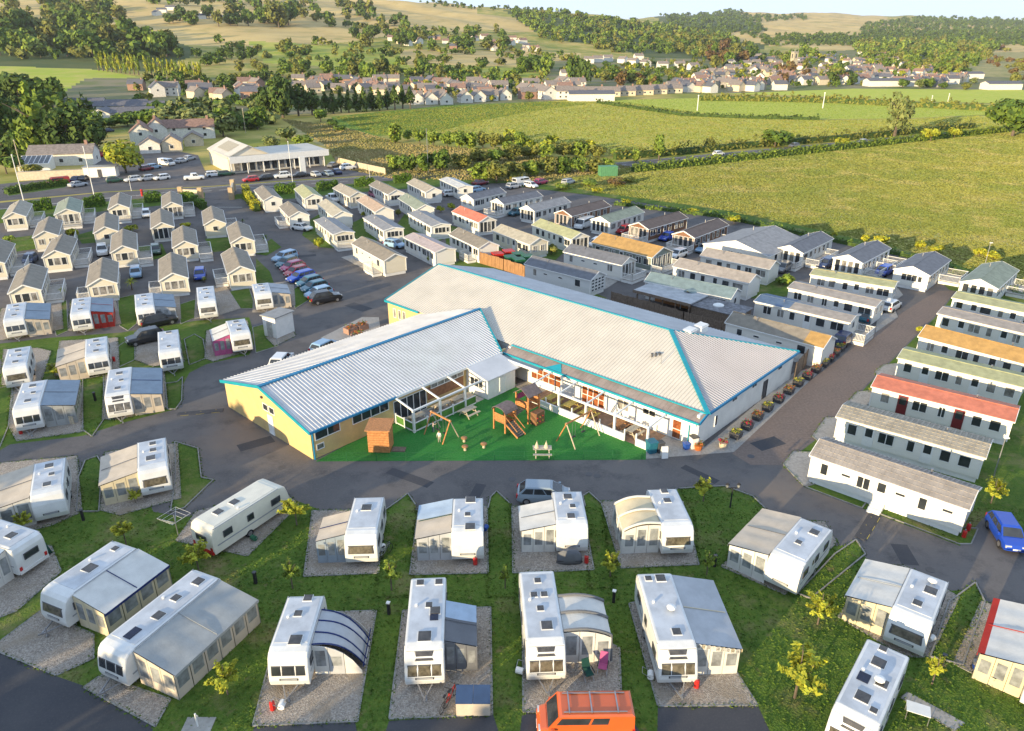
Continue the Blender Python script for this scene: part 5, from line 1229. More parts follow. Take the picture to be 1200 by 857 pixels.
# length, width, height, belt height, x of: windscreen foot, roof front, roof rear, rear window foot; bonnet and tail heights
CT = {'hatch': (4.1, 1.76, 1.5, .95, 1.12, .35, -1.45, -1.95, .86, .95), 'estate': (4.6, 1.8, 1.5, .96, 1.15, .4, -1.85, -2.2, .85, .96), 'suv': (4.55, 1.86, 1.72, 1.08, 1.15, .4, -1.4, -2.05, 1.02, 1.08),
      'saloon': (4.6, 1.8, 1.44, .93, 1.05, .3, -.95, -1.7, .83, .98), 'mpv': (4.4, 1.82, 1.56, .98, 1.55, .55, -1.35, -2.02, .88, .98), 'van': (5.2, 1.96, 1.97, 1.08, 2.05, 1.35, -2.45, -2.58, 1.06, 1.08), 'pickup': (5.1, 1.86, 1.75, 1.05, 1.25, .6, -.65, -.95, 1.0, 1.08)}
def car_mesh(kind, col):
    L, Wd, H, B, xa, xb, xc, xd, hb, ht = CT[kind]; l = L / 2; w = Wd / 2; pm = paint(col)
    def body():
        mb = MB(); secs = []
        for x, zt, kw, zb in ((-l, ht * .72, .86, .42), (-l + .08, ht * .94, .94, .32), (-l + .35, ht, .99, .26), (xd + .1, B, 1, .24), (0, B, 1, .22), (xa - .1, B, 1, .24), (xa + .05, B - .03, .99, .24), (l - .55, hb, .95, .24), (l - .18, hb - .1, .9, .28), (l, hb - .28, .78, .36)):
            ww = w * kw
            secs.append([(x, -ww * .94, zb), (x, ww * .94, zb), (x, ww, zb + .18), (x, ww, zt * .72), (x, ww * .93, zt - .03), (x, ww * .8, zt), (x, -ww * .8, zt), (x, -ww * .93, zt - .03), (x, -ww, zt * .72), (x, -ww, zb + .18)])
        mb.sections(secs)
        wb, wt = w * .90, w * .74
        if kind == 'van': wb, wt = w * .96, w * .86
        c = lambda x, y, z: (x, y, z)
        base = [(xd, -wb, B - .02), (xa, -wb, B - .04), (xa, wb, B - .04), (xd, wb, B - .02)]
        mid = [(xc - .12, -wt * 1.03, H - .07), (xb + .1, -wt * 1.03, H - .07), (xb + .1, wt * 1.03, H - .07), (xc - .12, wt * 1.03, H - .07)]
        top = [(xc, -wt * .9, H), (xb - .05, -wt * .9, H), (xb - .05, wt * .9, H), (xc, wt * .9, H)]
        mb.sections([base, mid, top]); return mb.mesh('body', pm, False)
    def pane(which):
        wb, wt = w * .90, w * .74
        if kind == 'van': wb, wt = w * .96, w * .86
        P = lambda x0, x1, t: x0 + (x1 - x0) * t
        z0, z1 = B + .03, H - .11; f0 = .06; f1 = .92
        mb = MB()
        if which == 'windscreen': 
            mb.quad((P(xa, xb + .1, .05) + .015, -wb * .88, P(B, H - .07, .05)), (P(xa, xb + .1, .05) + .015, wb * .88, P(B, H - .07, .05)), (P(xa, xb + .1, .93) + .015, wt * .92, P(B, H - .07, .93)), (P(xa, xb + .1, .93) + .015, -wt * .92, P(B, H - .07, .93)))
        elif which == 'rear_window':
            mb.quad((P(xd, xc - .12, .12) - .012, wb * .84, P(B, H - .07, .12)), (P(xd, xc - .12, .12) - .012, -wb * .84, P(B, H - .07, .12)), (P(xd, xc - .12, .9) - .012, -wt * .88, P(B, H - .07, .9)), (P(xd, xc - .12, .9) - .012, wt * .88, P(B, H - .07, .9)))
        else:
            i, s = which; cuts = [0.03, .33, .64, .95] if kind != 'van' else [.0, .31, .55, .97]
            def pt(t, f): 
                xl = P(P(xd, xa, t), P(xc - .12, xb + .1, t), f); return (xl, s * (P(wb, wt * 1.03, f) + .012), P(B - .03, H - .07, f))
            a, b = cuts[i] + .015, cuts[i + 1] - .015
            lo = .10 if kind != 'van' else .42; q = [pt(a, lo), pt(b, lo), pt(b, .9), pt(a, .9)]
            mb.poly(q if s < 0 else q[::-1])
        return mb.mesh('window', GLASS)
    def wheel():
        mb = MB(); mb.tube((0, -.1, 0), (0, .1, 0), .32, 14); return mb.mesh('wheel', BLACK)
    def rim():
        mb = MB(); mb.tube((0, -.112, 0), (0, .112, 0), .2, 10); return mb.mesh('rim', STEEL)
    def lamp():
        mb = MB(); mb.box(-.12, .06, -.2, .2, -.09, .09); return mb.mesh('headlight', M_HEAD)
    def tail():
        mb = MB(); mb.box(-.05, .1, -.12, .12, -.16, .16); return mb.mesh('tail_light', M_LAMP_RED)
    def mirror():
        mb = MB(); mb.box(-.1, .1, -.1, .1, -.07, .07); return mb.mesh('mirror', pm)
    return body, pane, wheel, rim, lamp, tail, mirror
def car(name, label, kind, col, c, ahead, group, detail=2, cat='car', world=None):
    """c = pixel of its middle on the ground, ahead = pixel its nose points to"""
    C = world[0] if world else G(*c); d = (world[1] if world else (G(*ahead) - C)); d.z = 0; rz = math.atan2(d.y, d.x)
    L, Wd, H, B, xa, xb, xc, xd, hb, ht = CT[kind]; l = L / 2; w = Wd / 2
    body, pane, wheel, rim, lamp, tail, mirror = car_mesh(kind, col)
    r = thing(name, label, cat, (C.x, C.y, 0.03), rz, group)
    place('body', shared(('body', kind, col), body), r)
    for k in ('windscreen', 'rear_window'): place(k, shared((k, kind), lambda: pane(k)), r)
    for s in (-1, 1):
        for i in range(3):
            if kind == 'pickup' and i == 0: continue
            if kind == 'van' and i == 0: continue
            place('side_window', shared(('sw', kind, i, s), lambda: pane((i, s))), r)
        for x in (-l + .82, l - .85):
            wl_ = place('wheel', shared('wheel', wheel), r, (x, s * (w - .09), .32))
            if detail > 1: place('rim', shared('rim', rim), wl_)
        if detail > 0:
            place('headlight', shared('headlight', lamp), r, (l - .12, s * w * .62, hb - .22))
            place('tail_light', shared('tail_light', tail), r, (-l + .02, s * w * .78, ht * .78))
        if detail > 1 and s > 0:
            for x, m_ in ((l + .012, WHITE), (-l - .012, M_YELLOW)): place('number_plate', shared(('plate', m_.name), lambda: MB().box(-.012, .012, -.26, .26, -.055, .055).mesh('number_plate', m_)), r, (x, 0, .5))
        if detail > 1: place('mirror', shared(('mirror', col), mirror), r, (xa - .25, s * (w + .06), B + .06))
    return r
# nearest vehicles
v = car('van', 'bright orange panel van with silver roof rails at the bottom of the picture', 'van', 'orange', None, None, 'parked vehicles', cat='van', world=(G(684, 855), Vector((-1, -.015, 0))))
for y in (-.62, .62):
    mb = MB(); mb.beam((-2.2, y, 2.02), (1.2, y, 2.02), .05); mb.build('roof_rail', STEEL, v)
for x in (-1.7, -.3, .9):
    mb = MB(); mb.beam((x, -.7, 2.05), (x, .7, 2.05), .07); mb.build('roof_bar', STEEL, v)
mb = MB(); mb.box(-2.62, -2.58, -.26, .26, .62, .74); mb.build('number_plate', WHITE, v)
car('people_carrier', 'silver blue people carrier standing in front of the turf', 'mpv', 'greyblue', None, None, 'parked vehicles', world=(G(637, 586), Vector((1, -.06, 0))))
car('parked_car', 'bright blue hatchback on the drive beside the dark tiled caravan', 'hatch', 'blue', None, None, 'parked vehicles', world=(G(1177, 632), Vector((-.22, -1, 0))))
car('parked_car', 'black estate car in front of the white caravan with grey awning', 'suv', 'black', (187, 381), (230, 372), 'parked vehicles')
car('parked_car', 'black four by four behind the caravan with the young tree', 'suv', 'black', (172, 401), (135, 409), 'parked vehicles')
cg = 'cars parked in the row beside the entrance road'
for lab, k, c_, p, q in (('pale blue and white estate, topmost of the row', 'estate', 'sky', (334, 305), (310, 312)), ('dark teal hatchback between the pale blue estate and the crimson car', 'hatch', 'teal', (337, 312), (312, 320)), ('crimson hatchback behind the scarlet car', 'hatch', 'crimson', (343, 317), (318, 324)),
        ('scarlet hatchback next to the bright blue one', 'hatch', 'red', (348, 323), (322, 330)), ('bright royal blue estate in the middle of the parked row', 'estate', 'blue', (353, 329), (327, 336)), ('dark green hatchback just below the royal blue estate', 'hatch', 'teal', (363, 335), (340, 341)),
        ('teal saloon next to the light blue car', 'hatch', 'teal', (369, 341), (345, 347)), ('light blue hatchback beside the black four by four', 'hatch', 'sky', (374, 348), (350, 354)), ('black four by four at the lower end of the row', 'suv', 'black', (382, 354), (410, 349))):
    car('parked_car', lab, k, c_, p, q, cg)
cs = 'cars beside the static caravans'
for lab, k, c_, p, q in (('white four by four beside a chalet of the middle row', 'suv', 'white', (121, 298), (121, 312)), ('dark green car under the deck steps of a chalet', 'hatch', 'green', (183, 297), (183, 310)), ('pale blue hatchback on the drive between two front row chalets', 'hatch', 'sky', (160, 324), (160, 335)),
        ('blue hatchback between the two front row chalets nearest the road', 'hatch', 'blue', (235, 326), (234, 338)), ('dark blue car beside the fenced deck at the picture edge', 'hatch', 'navy', (36, 308), (28, 316)), ('small white car by the white deck in the back row', 'hatch', 'white', (172, 254), (172, 262)),
        ('white saloon parked at the kerb of the chalet with the round terrace', 'saloon', 'white', (354, 270), (375, 273)), ('white pickup behind the hedge row caravans', 'pickup', 'white', (390, 236), (402, 242)), ('pink car between two hedge row caravans', 'hatch', 'pink', (439, 231), (448, 236)),
        ('pale blue car under the lawn facing caravan', 'hatch', 'sky', (463, 290), (480, 293)), ('white hatchback near the far corner caravan', 'hatch', 'white', (529, 230), (545, 229)), ('blue estate beside the far corner caravan', 'estate', 'sky', (559, 225), (575, 222)), ('maroon car under the trees by the scrapyard', 'saloon', 'maroon', (563, 217), (580, 214)),
        ('teal car between the dark roofed lodges', 'estate', 'teal', (606, 252), (590, 256)), ('dark grey car by the light grey roofed lodge', 'saloon', 'grey', (642, 256), (655, 253)), ('white van with blue windscreen beside the brown lodge', 'van', 'white', (684, 267), (674, 271)), ('red hatchback parked between white and brown lodges', 'hatch', 'red', (731, 273), (720, 277)),
        ('white car under the sage green lodge', 'hatch', 'white', (698, 289), (690, 294)), ('blue car in front of the second brown lodge', 'saloon', 'blue', (782, 281), (772, 285)), ('blue saloon by the wide grey roofed hall', 'saloon', 'sky', (826, 295), (815, 299)), ('white hatchback beside the balustrade of the sage green lodge', 'hatch', 'white', (794, 302), (782, 306)),
        ('grey car at the end of the upper long brown roofed caravan', 'hatch', 'grey', (917, 318), (908, 323)), ('blue estate in front of the slate roofed lodge', 'estate', 'navy', (967, 313), (957, 318)), ('blue hatchback by the rails of the five window lodge', 'hatch', 'blue', (1035, 322), (1024, 328)), ('white hatchback tucked beside a caravan end on the brown road', 'hatch', 'white', (1043, 363), (1058, 354)),
        ('dark teal car behind the white terrace of the blue roofed caravan', 'hatch', 'teal', (1016, 376), (1030, 366)), ('dark car beside the orange porch end by the planters', 'hatch', 'navy', (988, 402), (1000, 392)), ('white car partly hidden behind the clubhouse wing', 'hatch', 'white', (331, 428), (341, 417)), ('turquoise car half hidden behind the clubhouse wing roof', 'hatch', 'sky', (382, 412), (400, 403))
        ):
    car('parked_van' if k == 'van' else 'parked_car', lab, k, c_, p, q, cs, 1, 'van' if k == 'van' else 'car')
cf = 'vehicles on the forecourts along the main road'
for lab, k, c_, p, q in (('bright red van on the forecourt across the road', 'van', 'red', (69, 217), (50, 219)), ('dark blue car right of the red van', 'saloon', 'navy', (90, 213), (98, 209)), ('black car beside the dark blue one near the red van', 'saloon', 'black', (99, 212), (107, 208)), ('silver car at the kerb beside the red van', 'saloon', 'silver', (92, 219), (104, 217)),
        ('dark green car near the white hut', 'hatch', 'green', (135, 214), (145, 213)), ('white car, first of the line by the roadside west of the showroom', 'hatch', 'white', (156, 213), (148, 214)), ('silver car with pale bonnet in the roadside line', 'hatch', 'silver', (172, 212), (164, 213)), ('white saloon in the roadside line nearest the pale kiosk', 'hatch', 'white', (190, 211), (182, 212)),
        ('white pickup by the roadside in front of the showroom yard', 'pickup', 'white', (228, 211), (244, 210)), ('white estate just below the showroom corner', 'estate', 'white', (252, 207), (264, 206)), ('dark green estate beside the white one at the showroom corner', 'estate', 'green', (265, 206), (275, 205)), ('white van in the yard beside the cottages', 'van', 'white', (196, 194), (206, 195)), ('blue car beside the round golden tree', 'hatch', 'sky', (181, 198), (188, 197)),
        ('brown car under the round golden tree', 'hatch', 'maroon', (172, 200), (178, 199)), ('pale silver car in the cottage yard row', 'saloon', 'silver', (213, 191), (222, 189)), ('light grey car next to the showroom wall', 'saloon', 'silver', (222, 188), (231, 186)), ('red sports car in front of the showroom', 'hatch', 'red', (294, 213), (284, 214)), ('black hatchback next to the red sports car', 'hatch', 'black', (311, 211), (302, 212)),
        ('white four by four under the flagpoles', 'suv', 'white', (331, 209), (320, 210)), ('black car between the flagpoles', 'saloon', 'black', (351, 208), (342, 209)), ('silver saloon displayed beside the white totem', 'saloon', 'silver', (369, 207), (358, 204)), ('pale estate displayed next to the silver saloon', 'saloon', 'greyblue', (384, 206), (374, 203)), ('black saloon at the end of the display line', 'saloon', 'navy', (394, 204), (385, 201)),
        ('grey car at the fence behind the display line', 'saloon', 'grey', (391, 196), (398, 194)), ('white four by four at the fence end of the forecourt', 'suv', 'white', (408, 199), (418, 198)), ('blue car in the back yard of the cottages', 'hatch', 'navy', (128, 155), (136, 154)), ('pale blue car in the back yard of the cottages', 'hatch', 'sky', (114, 155), (122, 154)), ('red van behind the round golden tree', 'van', 'red', (119, 184), (128, 183))):
    car('parked_van' if k == 'van' else 'parked_car', lab, k, c_, p, q, cf, 0, 'van' if k == 'van' else 'car')
for lab, k, c_, p, q in (('old white van in the scrap corner under the hedge', 'van', 'white', (612, 217), (626, 215)), ('derelict silver car in the scrap corner', 'hatch', 'silver', (602, 221), (614, 219)), ('faded red car in the scrap corner', 'hatch', 'crimson', (634, 216), (644, 214)), ('small white car beside the faded red one in the scrap corner', 'hatch', 'white', (622, 220), (632, 222)), ('rusty pale estate alone on the rough grass of the scrap corner', 'estate', 'silver', (666, 216), (676, 213))):
    car('parked_van' if k == 'van' else 'parked_car', lab, k, c_, p, q, 'vehicles in the scrap corner', 0, 'van' if k == 'van' else 'car')
for lab, c_, p, q in (('white car travelling along the bypass', 'white', (842, 182.5), (860, 180.5)), ('dark car travelling along the bypass', 'grey', (930, 173), (915, 174.5)), ('silver car travelling along the bypass', 'silver', (1012, 168), (1030, 166))):
    car('moving_car', lab, 'hatch', c_, p, q, 'cars on the bypass', 0)
# ---------------------------------------------------------------- trees, shrubs and hedges
def leafmat(name, c, v=0.3):
    m = mat(name, c, 0.75, v, 1.5, spec=0.15)
    return m
LEAF = {'gold': [leafmat('golden_leaves', (0.36, 0.36, 0.035)), leafmat('golden_green_leaves', (0.24, 0.28, 0.03))], 'lime': [leafmat('lime_leaves', (0.21, 0.27, 0.036)), leafmat('fresh_leaves', (0.14, 0.205, 0.034))],
        'green': [leafmat('mid_green_leaves', (0.125, 0.184, 0.026)), leafmat('deep_green_leaves', (0.074, 0.125, 0.022))], 'dark': [leafmat('dark_green_leaves', (0.054, 0.091, 0.022)), leafmat('muted_green_leaves', (0.083, 0.125, 0.026))],  # dark palette: a pair of dark greens mixed at random over the leaves
        'olive': [leafmat('olive_leaves', (0.20, 0.20, 0.042)), leafmat('olive_green_leaves', (0.14, 0.155, 0.036))], 'copper': [leafmat('copper_leaves', (0.14, 0.085, 0.045)), leafmat('russet_leaves', (0.17, 0.12, 0.04))],
        'willow': [leafmat('willow_leaves', (0.200, 0.222, 0.072)), leafmat('grey_green_leaves', (0.133, 0.170, 0.054))], 'hedge': [leafmat('hedge_leaves', (0.083, 0.163, 0.018)), leafmat('hedge_leaves_light', (0.125, 0.206, 0.024))], 'yellow': [leafmat('yellow_leaves', (0.42, 0.38, 0.03)), leafmat('yellow_green_leaves', (0.32, 0.34, 0.03))]}
BARK = mat('bark', (0.13, 0.10, 0.075), 0.9, 0.3, 6)

def leaf_mesh(name, pts, nrm, size, rng, pal, clump=None, aspect=1.5):
    n = len(pts)
    nr = nrm + rng.normal(0, .38, (n, 3)); nr /= np.linalg.norm(nr, axis=1)[:, None] + 1e-9
    a = rng.normal(0, 1, (n, 3)); u = np.cross(nr, a); u /= np.linalg.norm(u, axis=1)[:, None] + 1e-9
    w = np.cross(nr, u); s = (size * rng.uniform(.55, 1.3, n))[:, None]
    u = u * s * aspect * .5; w = w * s * .5
    co = np.stack([pts - u - w * .4, pts - u * .1 - w, pts + u + w * .2, pts + u * .1 + w], 1).reshape(-1, 3)
    me = bpy.data.meshes.new(name); me.vertices.add(4 * n); me.vertices.foreach_set('co', co.ravel().astype(np.float32))
    me.loops.add(4 * n); me.loops.foreach_set('vertex_index', np.arange(4 * n, dtype=np.int32))
    me.polygons.add(n); me.polygons.foreach_set('loop_start', np.arange(0, 4 * n, 4, dtype=np.int32))
    mi = (rng.random(n) < (.5 if clump is None else clump)).astype(np.int32); me.polygons.foreach_set('material_index', mi)
    for m in pal: me.materials.append(m)
    me.update(); return me

def crown_points(rng, n, lobes, form):
    """points and outward normals over the skins of many lobes; the whole about 1 in radius, from z = -1 to 1"""
    L = []
    for i in range(lobes):
        while True:
            c = rng.uniform(-1, 1, 3)
            if np.linalg.norm(c) < 1: break
        if form == 'round': c *= (.68, .68, .68); c[2] -= .06; r = rng.uniform(.26, .5)
        elif form == 'tall': c *= (.45, .45, .78); r = rng.uniform(.22, .4)
        elif form == 'cone':
            t = rng.random(); c = np.array([c[0], c[1], 0]) * (1 - t) * .75; c[2] = -0.85 + 1.7 * t; r = .12 + .35 * (1 - t)
        elif form == 'poplar': c *= (.5, .5, .85); r = rng.uniform(.25, .42) * (1 - .45 * max(0, c[2]))
        elif form == 'low': c *= (.75, .75, .3); r = rng.uniform(.25, .45)
        L.append((c, r))
    per = rng.choice(lobes, n, p=np.array([r * r for _, r in L]) / sum(r * r for _, r in L))
    d = rng.normal(0, 1, (n, 3)); d /= np.linalg.norm(d, axis=1)[:, None]
    d[:, 2] = np.where(d[:, 2] < -.8, -d[:, 2], d[:, 2])
    C = np.array([c for c, _ in L])[per]; Rr = np.array([r for _, r in L])[per]
    p = C + d * (Rr * rng.uniform(.72, 1.08, n))[:, None]
    return p, d, per

def crown_mesh(key, n, leaf, lobes, form, pal, seed):
    def mk():
        rng = np.random.default_rng(seed); p, d, per = crown_points(rng, n, lobes, form)
        cl = rng.uniform(.15, .85, lobes)[per]
        return leaf_mesh('crown', p, d, leaf, rng, LEAF[pal], cl)
    return shared(('crown', key, pal, seed), mk)

def trunk_mesh(key, h, r, limbs=5, seed=0, low=.45):
    def mk():
        rnd = random.Random(seed); mb = MB()
        mb.tube((0, 0, 0), (0, 0, h * .55), r, 7, r * .75); mb.tube((0, 0, h * .55), (rnd.uniform(-.05, .05) * h, 0, h), r * .75, 6, r * .3)
        for i in range(limbs):
            a = rnd.uniform(0, 6.28); z = h * rnd.uniform(low, .85); l = h * rnd.uniform(.25, .45)
            mb.tube((0, 0, z), (math.cos(a) * l * .7, math.sin(a) * l * .7, z + l * .6), r * .45, 5, r * .12)
        return mb.mesh('trunk', BARK)
    return shared(('trunk', key, seed), mk)

FORMS = {'round': (620, .23, 14), 'tall': (560, .21, 14), 'cone': (560, .2, 20), 'poplar': (420, .2, 12), 'low': (380, .24, 9)}
def tree(label, p, h, w, form='round', pal='green', group=None, name=None, cat='tree', fine=1.0, seed=None, trunk=.22):
    """p = place of its foot, h = height, w = width, in metres"""
    seed = random.randrange(4) if seed is None else seed
    n, lf, lb = FORMS[form]; n = int(n * fine)
    r = thing(name or {'cone': 'conifer_tree', 'poplar': 'poplar_tree', 'low': 'bush'}.get(form, 'tree'), label, cat, p, random.uniform(0, 6.28), group)
    t = trunk if form != 'low' else 0.0
    ch = h * (1 - t)
    me = crown_mesh((form, n), n, lf / math.sqrt(fine), lb, form, pal, seed)
    place('crown', me, r, (0, 0, h - ch / 2), scale=(w / 2 * 1.02, w / 2 * 1.02, ch / 2 * 1.06))
    if form != 'low' or True:
        tr = trunk_mesh('unit', 1.0, .035, 5, seed)
        place('trunk', tr, r, scale=(max(.5, h), max(.5, h), h * (.72 if form != 'low' else .6)))
    return r

# young trees among the pitches: thin stem, a few limbs, loose upright golden crown
def sapling_mesh(pal, seed):
    def mk():
        rng = np.random.default_rng(seed + 40); P = []; D = []
        for i in range(24):
            a = rng.uniform(0, 6.28); e = rng.uniform(.05, 1.45); l = rng.uniform(.6, 1.0) * (.72 + .42 * math.sin(e))
            d = np.array([math.cos(a) * math.cos(e), math.sin(a) * math.cos(e), math.sin(e)])
            t = rng.uniform(.12, 1, 95)[:, None]
            P.append(d * l * t + rng.normal(0, .04, (95, 3)) + np.array([0, 0, -.3])); D.append(np.tile(d, (95, 1)) + np.array([0, 0, .4]))
        return leaf_mesh('crown', np.concatenate(P), np.concatenate(D), .085, rng, LEAF[pal], .4, 2.1)
    return shared(('sap', pal, seed), mk)
def sapling_stem(seed):
    def mk():
        rnd = random.Random(seed); mb = MB(); mb.tube((0, 0, 0), (0, 0, .5), .028, 6, .02); mb.tube((0, 0, .5), (.02, .01, .92), .02, 5, .006)
        for i in range(7):
            a = rnd.uniform(0, 6.28); z = rnd.uniform(.34, .6); mb.tube((0, 0, z), (math.cos(a) * .22, math.sin(a) * .22, z + .3), .011, 4, .004)
        return mb.mesh('trunk', BARK)
    return shared(('stem', seed), mk)
def sapling(label, x, y, hpx, wpx, pal='gold', stake=False, group='young trees planted between the pitches', name='young_tree'):
    p = G(x, y); Zc = p.y * CP + CAM_H * SP; k = Zc / F_PX; h = hpx * k * 1.12; w = wpx * k
    sd = random.randrange(5); r = thing(name, label, 'young tree', p, random.uniform(0, 6.28), group)
    place('crown', sapling_mesh(pal, sd), r, (0, 0, h * .60), scale=(w / 2 * 1.45, w / 2 * 1.45, h * .46))
    place('trunk', sapling_stem(sd), r, scale=(h * .8, h * .8, h))
    return r
for a in [
 ('golden young tree behind the long beige awning at the picture edge', 29, 626, 28, 24), ('golden young tree on the lawn between the sand awning and the navy edged one', 148, 638, 32, 26), ('bushy golden young tree in front of the angled cream caravan', 233, 669, 38, 32), ('golden young tree beside the huge grey awning', 267, 814, 46, 38),
 ('green young tree above the three window caravan', 343, 690, 40, 22, 'lime'), ('golden young tree beyond the angled cream caravan by the road', 348, 616, 36, 34), ('leafy green young tree between the two rows, left of the rose and grey awning', 459, 692, 40, 26, 'lime'), ('thin bare looking young tree between the rows near the straps awning', 592, 690, 30, 14, 'lime'),
 ('green gold young tree between the rows above the inflatable porch', 715, 676, 34, 24, 'gold'), ('golden shrub like young tree by the black street lamp', 824, 588, 30, 26, 'gold'), ('slender young tree on the lawn right of the inflatable awning', 828, 674, 32, 16, 'lime'), ('golden young tree below the large sand awning', 958, 732, 44, 38), ('largest golden young tree, alone on the wide lawn', 931, 818, 70, 62),
 ('small golden young tree near the covered bicycles', 1092, 802, 42, 22), ('golden young tree behind the dark tiled caravan', 1161, 590, 32, 28), ('little golden tree before the sand awning with folds', 159, 590, 18, 16), ('golden shrub at the beige awning with slats', 66, 444, 18, 26), ('young tree in front of a caravan below the black four by four', 201, 424, 24, 14)]:
    sapling(*a)
# shrubs and small palms among the chalets
gs = 'shrubs and small palms among the static caravans'
def palm(label, x, y, hpx, wpx, pal='green'):
    p = G(x, y); k = (p.y * CP + CAM_H * SP) / F_PX; h = hpx * k * 1.1; w = wpx * k
    def mk(pal=pal):
        rng = np.random.default_rng(3); mb = MB()
        for i in range(46):
            a = rng.uniform(0, 6.28); e = rng.uniform(-.2, 1.4); l = rng.uniform(.75, 1.0); c, s_ = math.cos(a), math.sin(a); q = []
            for t in (0, .5, 1): q.append((c * l * t * math.cos(e), s_ * l * t * math.cos(e), l * t * math.sin(e) - .35 * t * t))
            sx, sy = -s_ * .05, c * .05
            mb.quad((q[0][0] - sx, q[0][1] - sy, q[0][2]), (q[0][0] + sx, q[0][1] + sy, q[0][2]), (q[1][0] + sx, q[1][1] + sy, q[1][2]), (q[1][0] - sx, q[1][1] - sy, q[1][2]), i % 2)
            mb.add((( q[1][0] - sx, q[1][1] - sy, q[1][2]), (q[1][0] + sx, q[1][1] + sy, q[1][2]), q[2]), ((0, 1, 2),), i % 2)
        return mb.mesh('crown', LEAF[pal])
    r = thing('palm', label, 'palm', p, random.uniform(0, 6), gs)
    place('crown', shared(('palm', pal), mk), r, (0, 0, h * .55), scale=(w / 2, w / 2, h * .5))
    def mt(): return MB().tube((0, 0, 0), (0, 0, 1), .1, 7, .08).mesh('trunk', BARK)
    place('trunk', shared('palmtrunk', mt), r, scale=(1, 1, h * .58)); return r
for a in [('spiky palm before the chalet by the row end', 25, 352, 13, 16, 'lime'), ('yellow green shrub between two front row chalets', 74, 347, 12, 14, 'gold'), ('yellow green palm in front of the second front row chalet', 119, 344, 14, 17, 'gold'), ('large yellow palm between the second and third front row chalets', 155, 340, 17, 20, 'gold'), ('yellow palm at the gable of the red stepped chalet', 205, 340, 14, 16, 'gold'),
          ('green palm near the bin at the corner chalet', 290, 334, 10, 12, 'lime'), ('small yellow palm behind the lone caravan', 240, 331, 8, 10, 'gold'), ('dark palm before the chalet with plain gable', 43, 290, 16, 16, 'green'), ('tall green palm with red bin under it', 115, 283, 18, 17, 'green'), ('green palm before the arched porch chalet', 183, 281, 14, 13, 'green'),
          ('dark palm before the chalet by the entrance corner', 250, 274, 15, 12, 'green'), ('green palm at the corner by the entrance road', 312, 286, 13, 15, 'green'), ('small palm beyond the end of the middle row', 285, 264, 9, 8, 'green'), ('palm on the bank by the sage green lodge', 657, 290, 16, 14, 'lime'), ('small palm beside the lattice end caravan', 629, 325, 9, 11, 'green'), ('palm in front of the lattice end caravan', 673, 334, 13, 15, 'green'),
          ('leafy green palm by the red cabinet', 880, 345, 12, 14, 'green')]: palm(*a)
def bush(label, x, y, hpx, wpx, pal, group=gs):
    p = at(x, y); k = (p.y * CP + (CAM_H - p.z) * SP) / F_PX
    return tree(label, p, hpx * k * 1.1, wpx * k, 'low', pal, group, 'bush', 'bush', .8)
for a in [('yellow bush behind the chalet with plain gable', 86, 279, 13, 15, 'yellow'), ('yellow bush between two middle row chalets', 154, 272, 9, 17, 'gold'), ('yellow bush above the curved kerb chalet', 218, 268, 8, 16, 'yellow'), ('green shrub by the fenced deck at the picture edge', 13, 284, 10, 14, 'lime'), ('golden shrub on the corner by the parking row', 373, 291, 15, 12, 'gold'), ('golden shrub by the silver van caravan', 427, 255, 8, 9, 'gold'),
          ('golden shrub right of the pinkish tan roof', 411, 258, 8, 8, 'gold'), ('yellow shrub before the pinkish roofed caravan', 505, 309, 12, 10, 'gold'), ('yellow shrub at the end of the pinkish roofed caravan', 531, 302, 12, 9, 'gold'), ('yellow shrub by the timber bin compound', 557, 300, 11, 10, 'gold'), ('olive shrub between green and tan roofs', 467, 254, 10, 9, 'olive'), ('green shrub left of the mossy roof', 478, 250, 8, 8, 'lime'),
          ('round yellow shrub on the lawn behind the coral roof', 517, 249, 9, 10, 'gold'), ('second yellow shrub on the lawn behind the coral roof', 530, 246, 9, 10, 'gold'), ('yellow green shrub behind the bin compound', 626, 296, 11, 10, 'gold'), ('mixed green bushes below the palm on the bank', 646, 298, 13, 20, 'olive'), ('golden shrub beside the mixed bushes', 613, 297, 8, 9, 'gold'), ('green bush at the gable of the white lodge', 697, 273, 10, 8, 'green'),
          ('leafy green bush between the two brown roofed caravans', 917, 334, 14, 24, 'lime'), ('low green bush beside the dark junk roof', 847, 362, 9, 14, 'green'), ('yellow shrub at the glazed gable porch', 1076, 390, 9, 8, 'yellow'), ('small shrub beside the coral roofed caravan end', 1022, 460, 7, 9, 'olive')]: bush(*a)
gf = 'golden flowering bushes along the edge of the field'
k = 0
for (x, y, hp, wp) in ((812, 250, 6, 16), (860, 262, 11, 20), (977, 279, 8, 9), (1013, 284, 10, 11), (1032, 286, 11, 22), (1078, 292, 11, 16), (1096, 297, 11, 20), (1147, 301, 12, 16), (1163, 304, 10, 20), (700, 226, 7, 14), (735, 240, 7, 14)):
    bush('golden bush on the field edge, %s from the scrap corner' % ORD[k if k < 9 else k], x, y, hp, wp, 'yellow', gf); k += 1

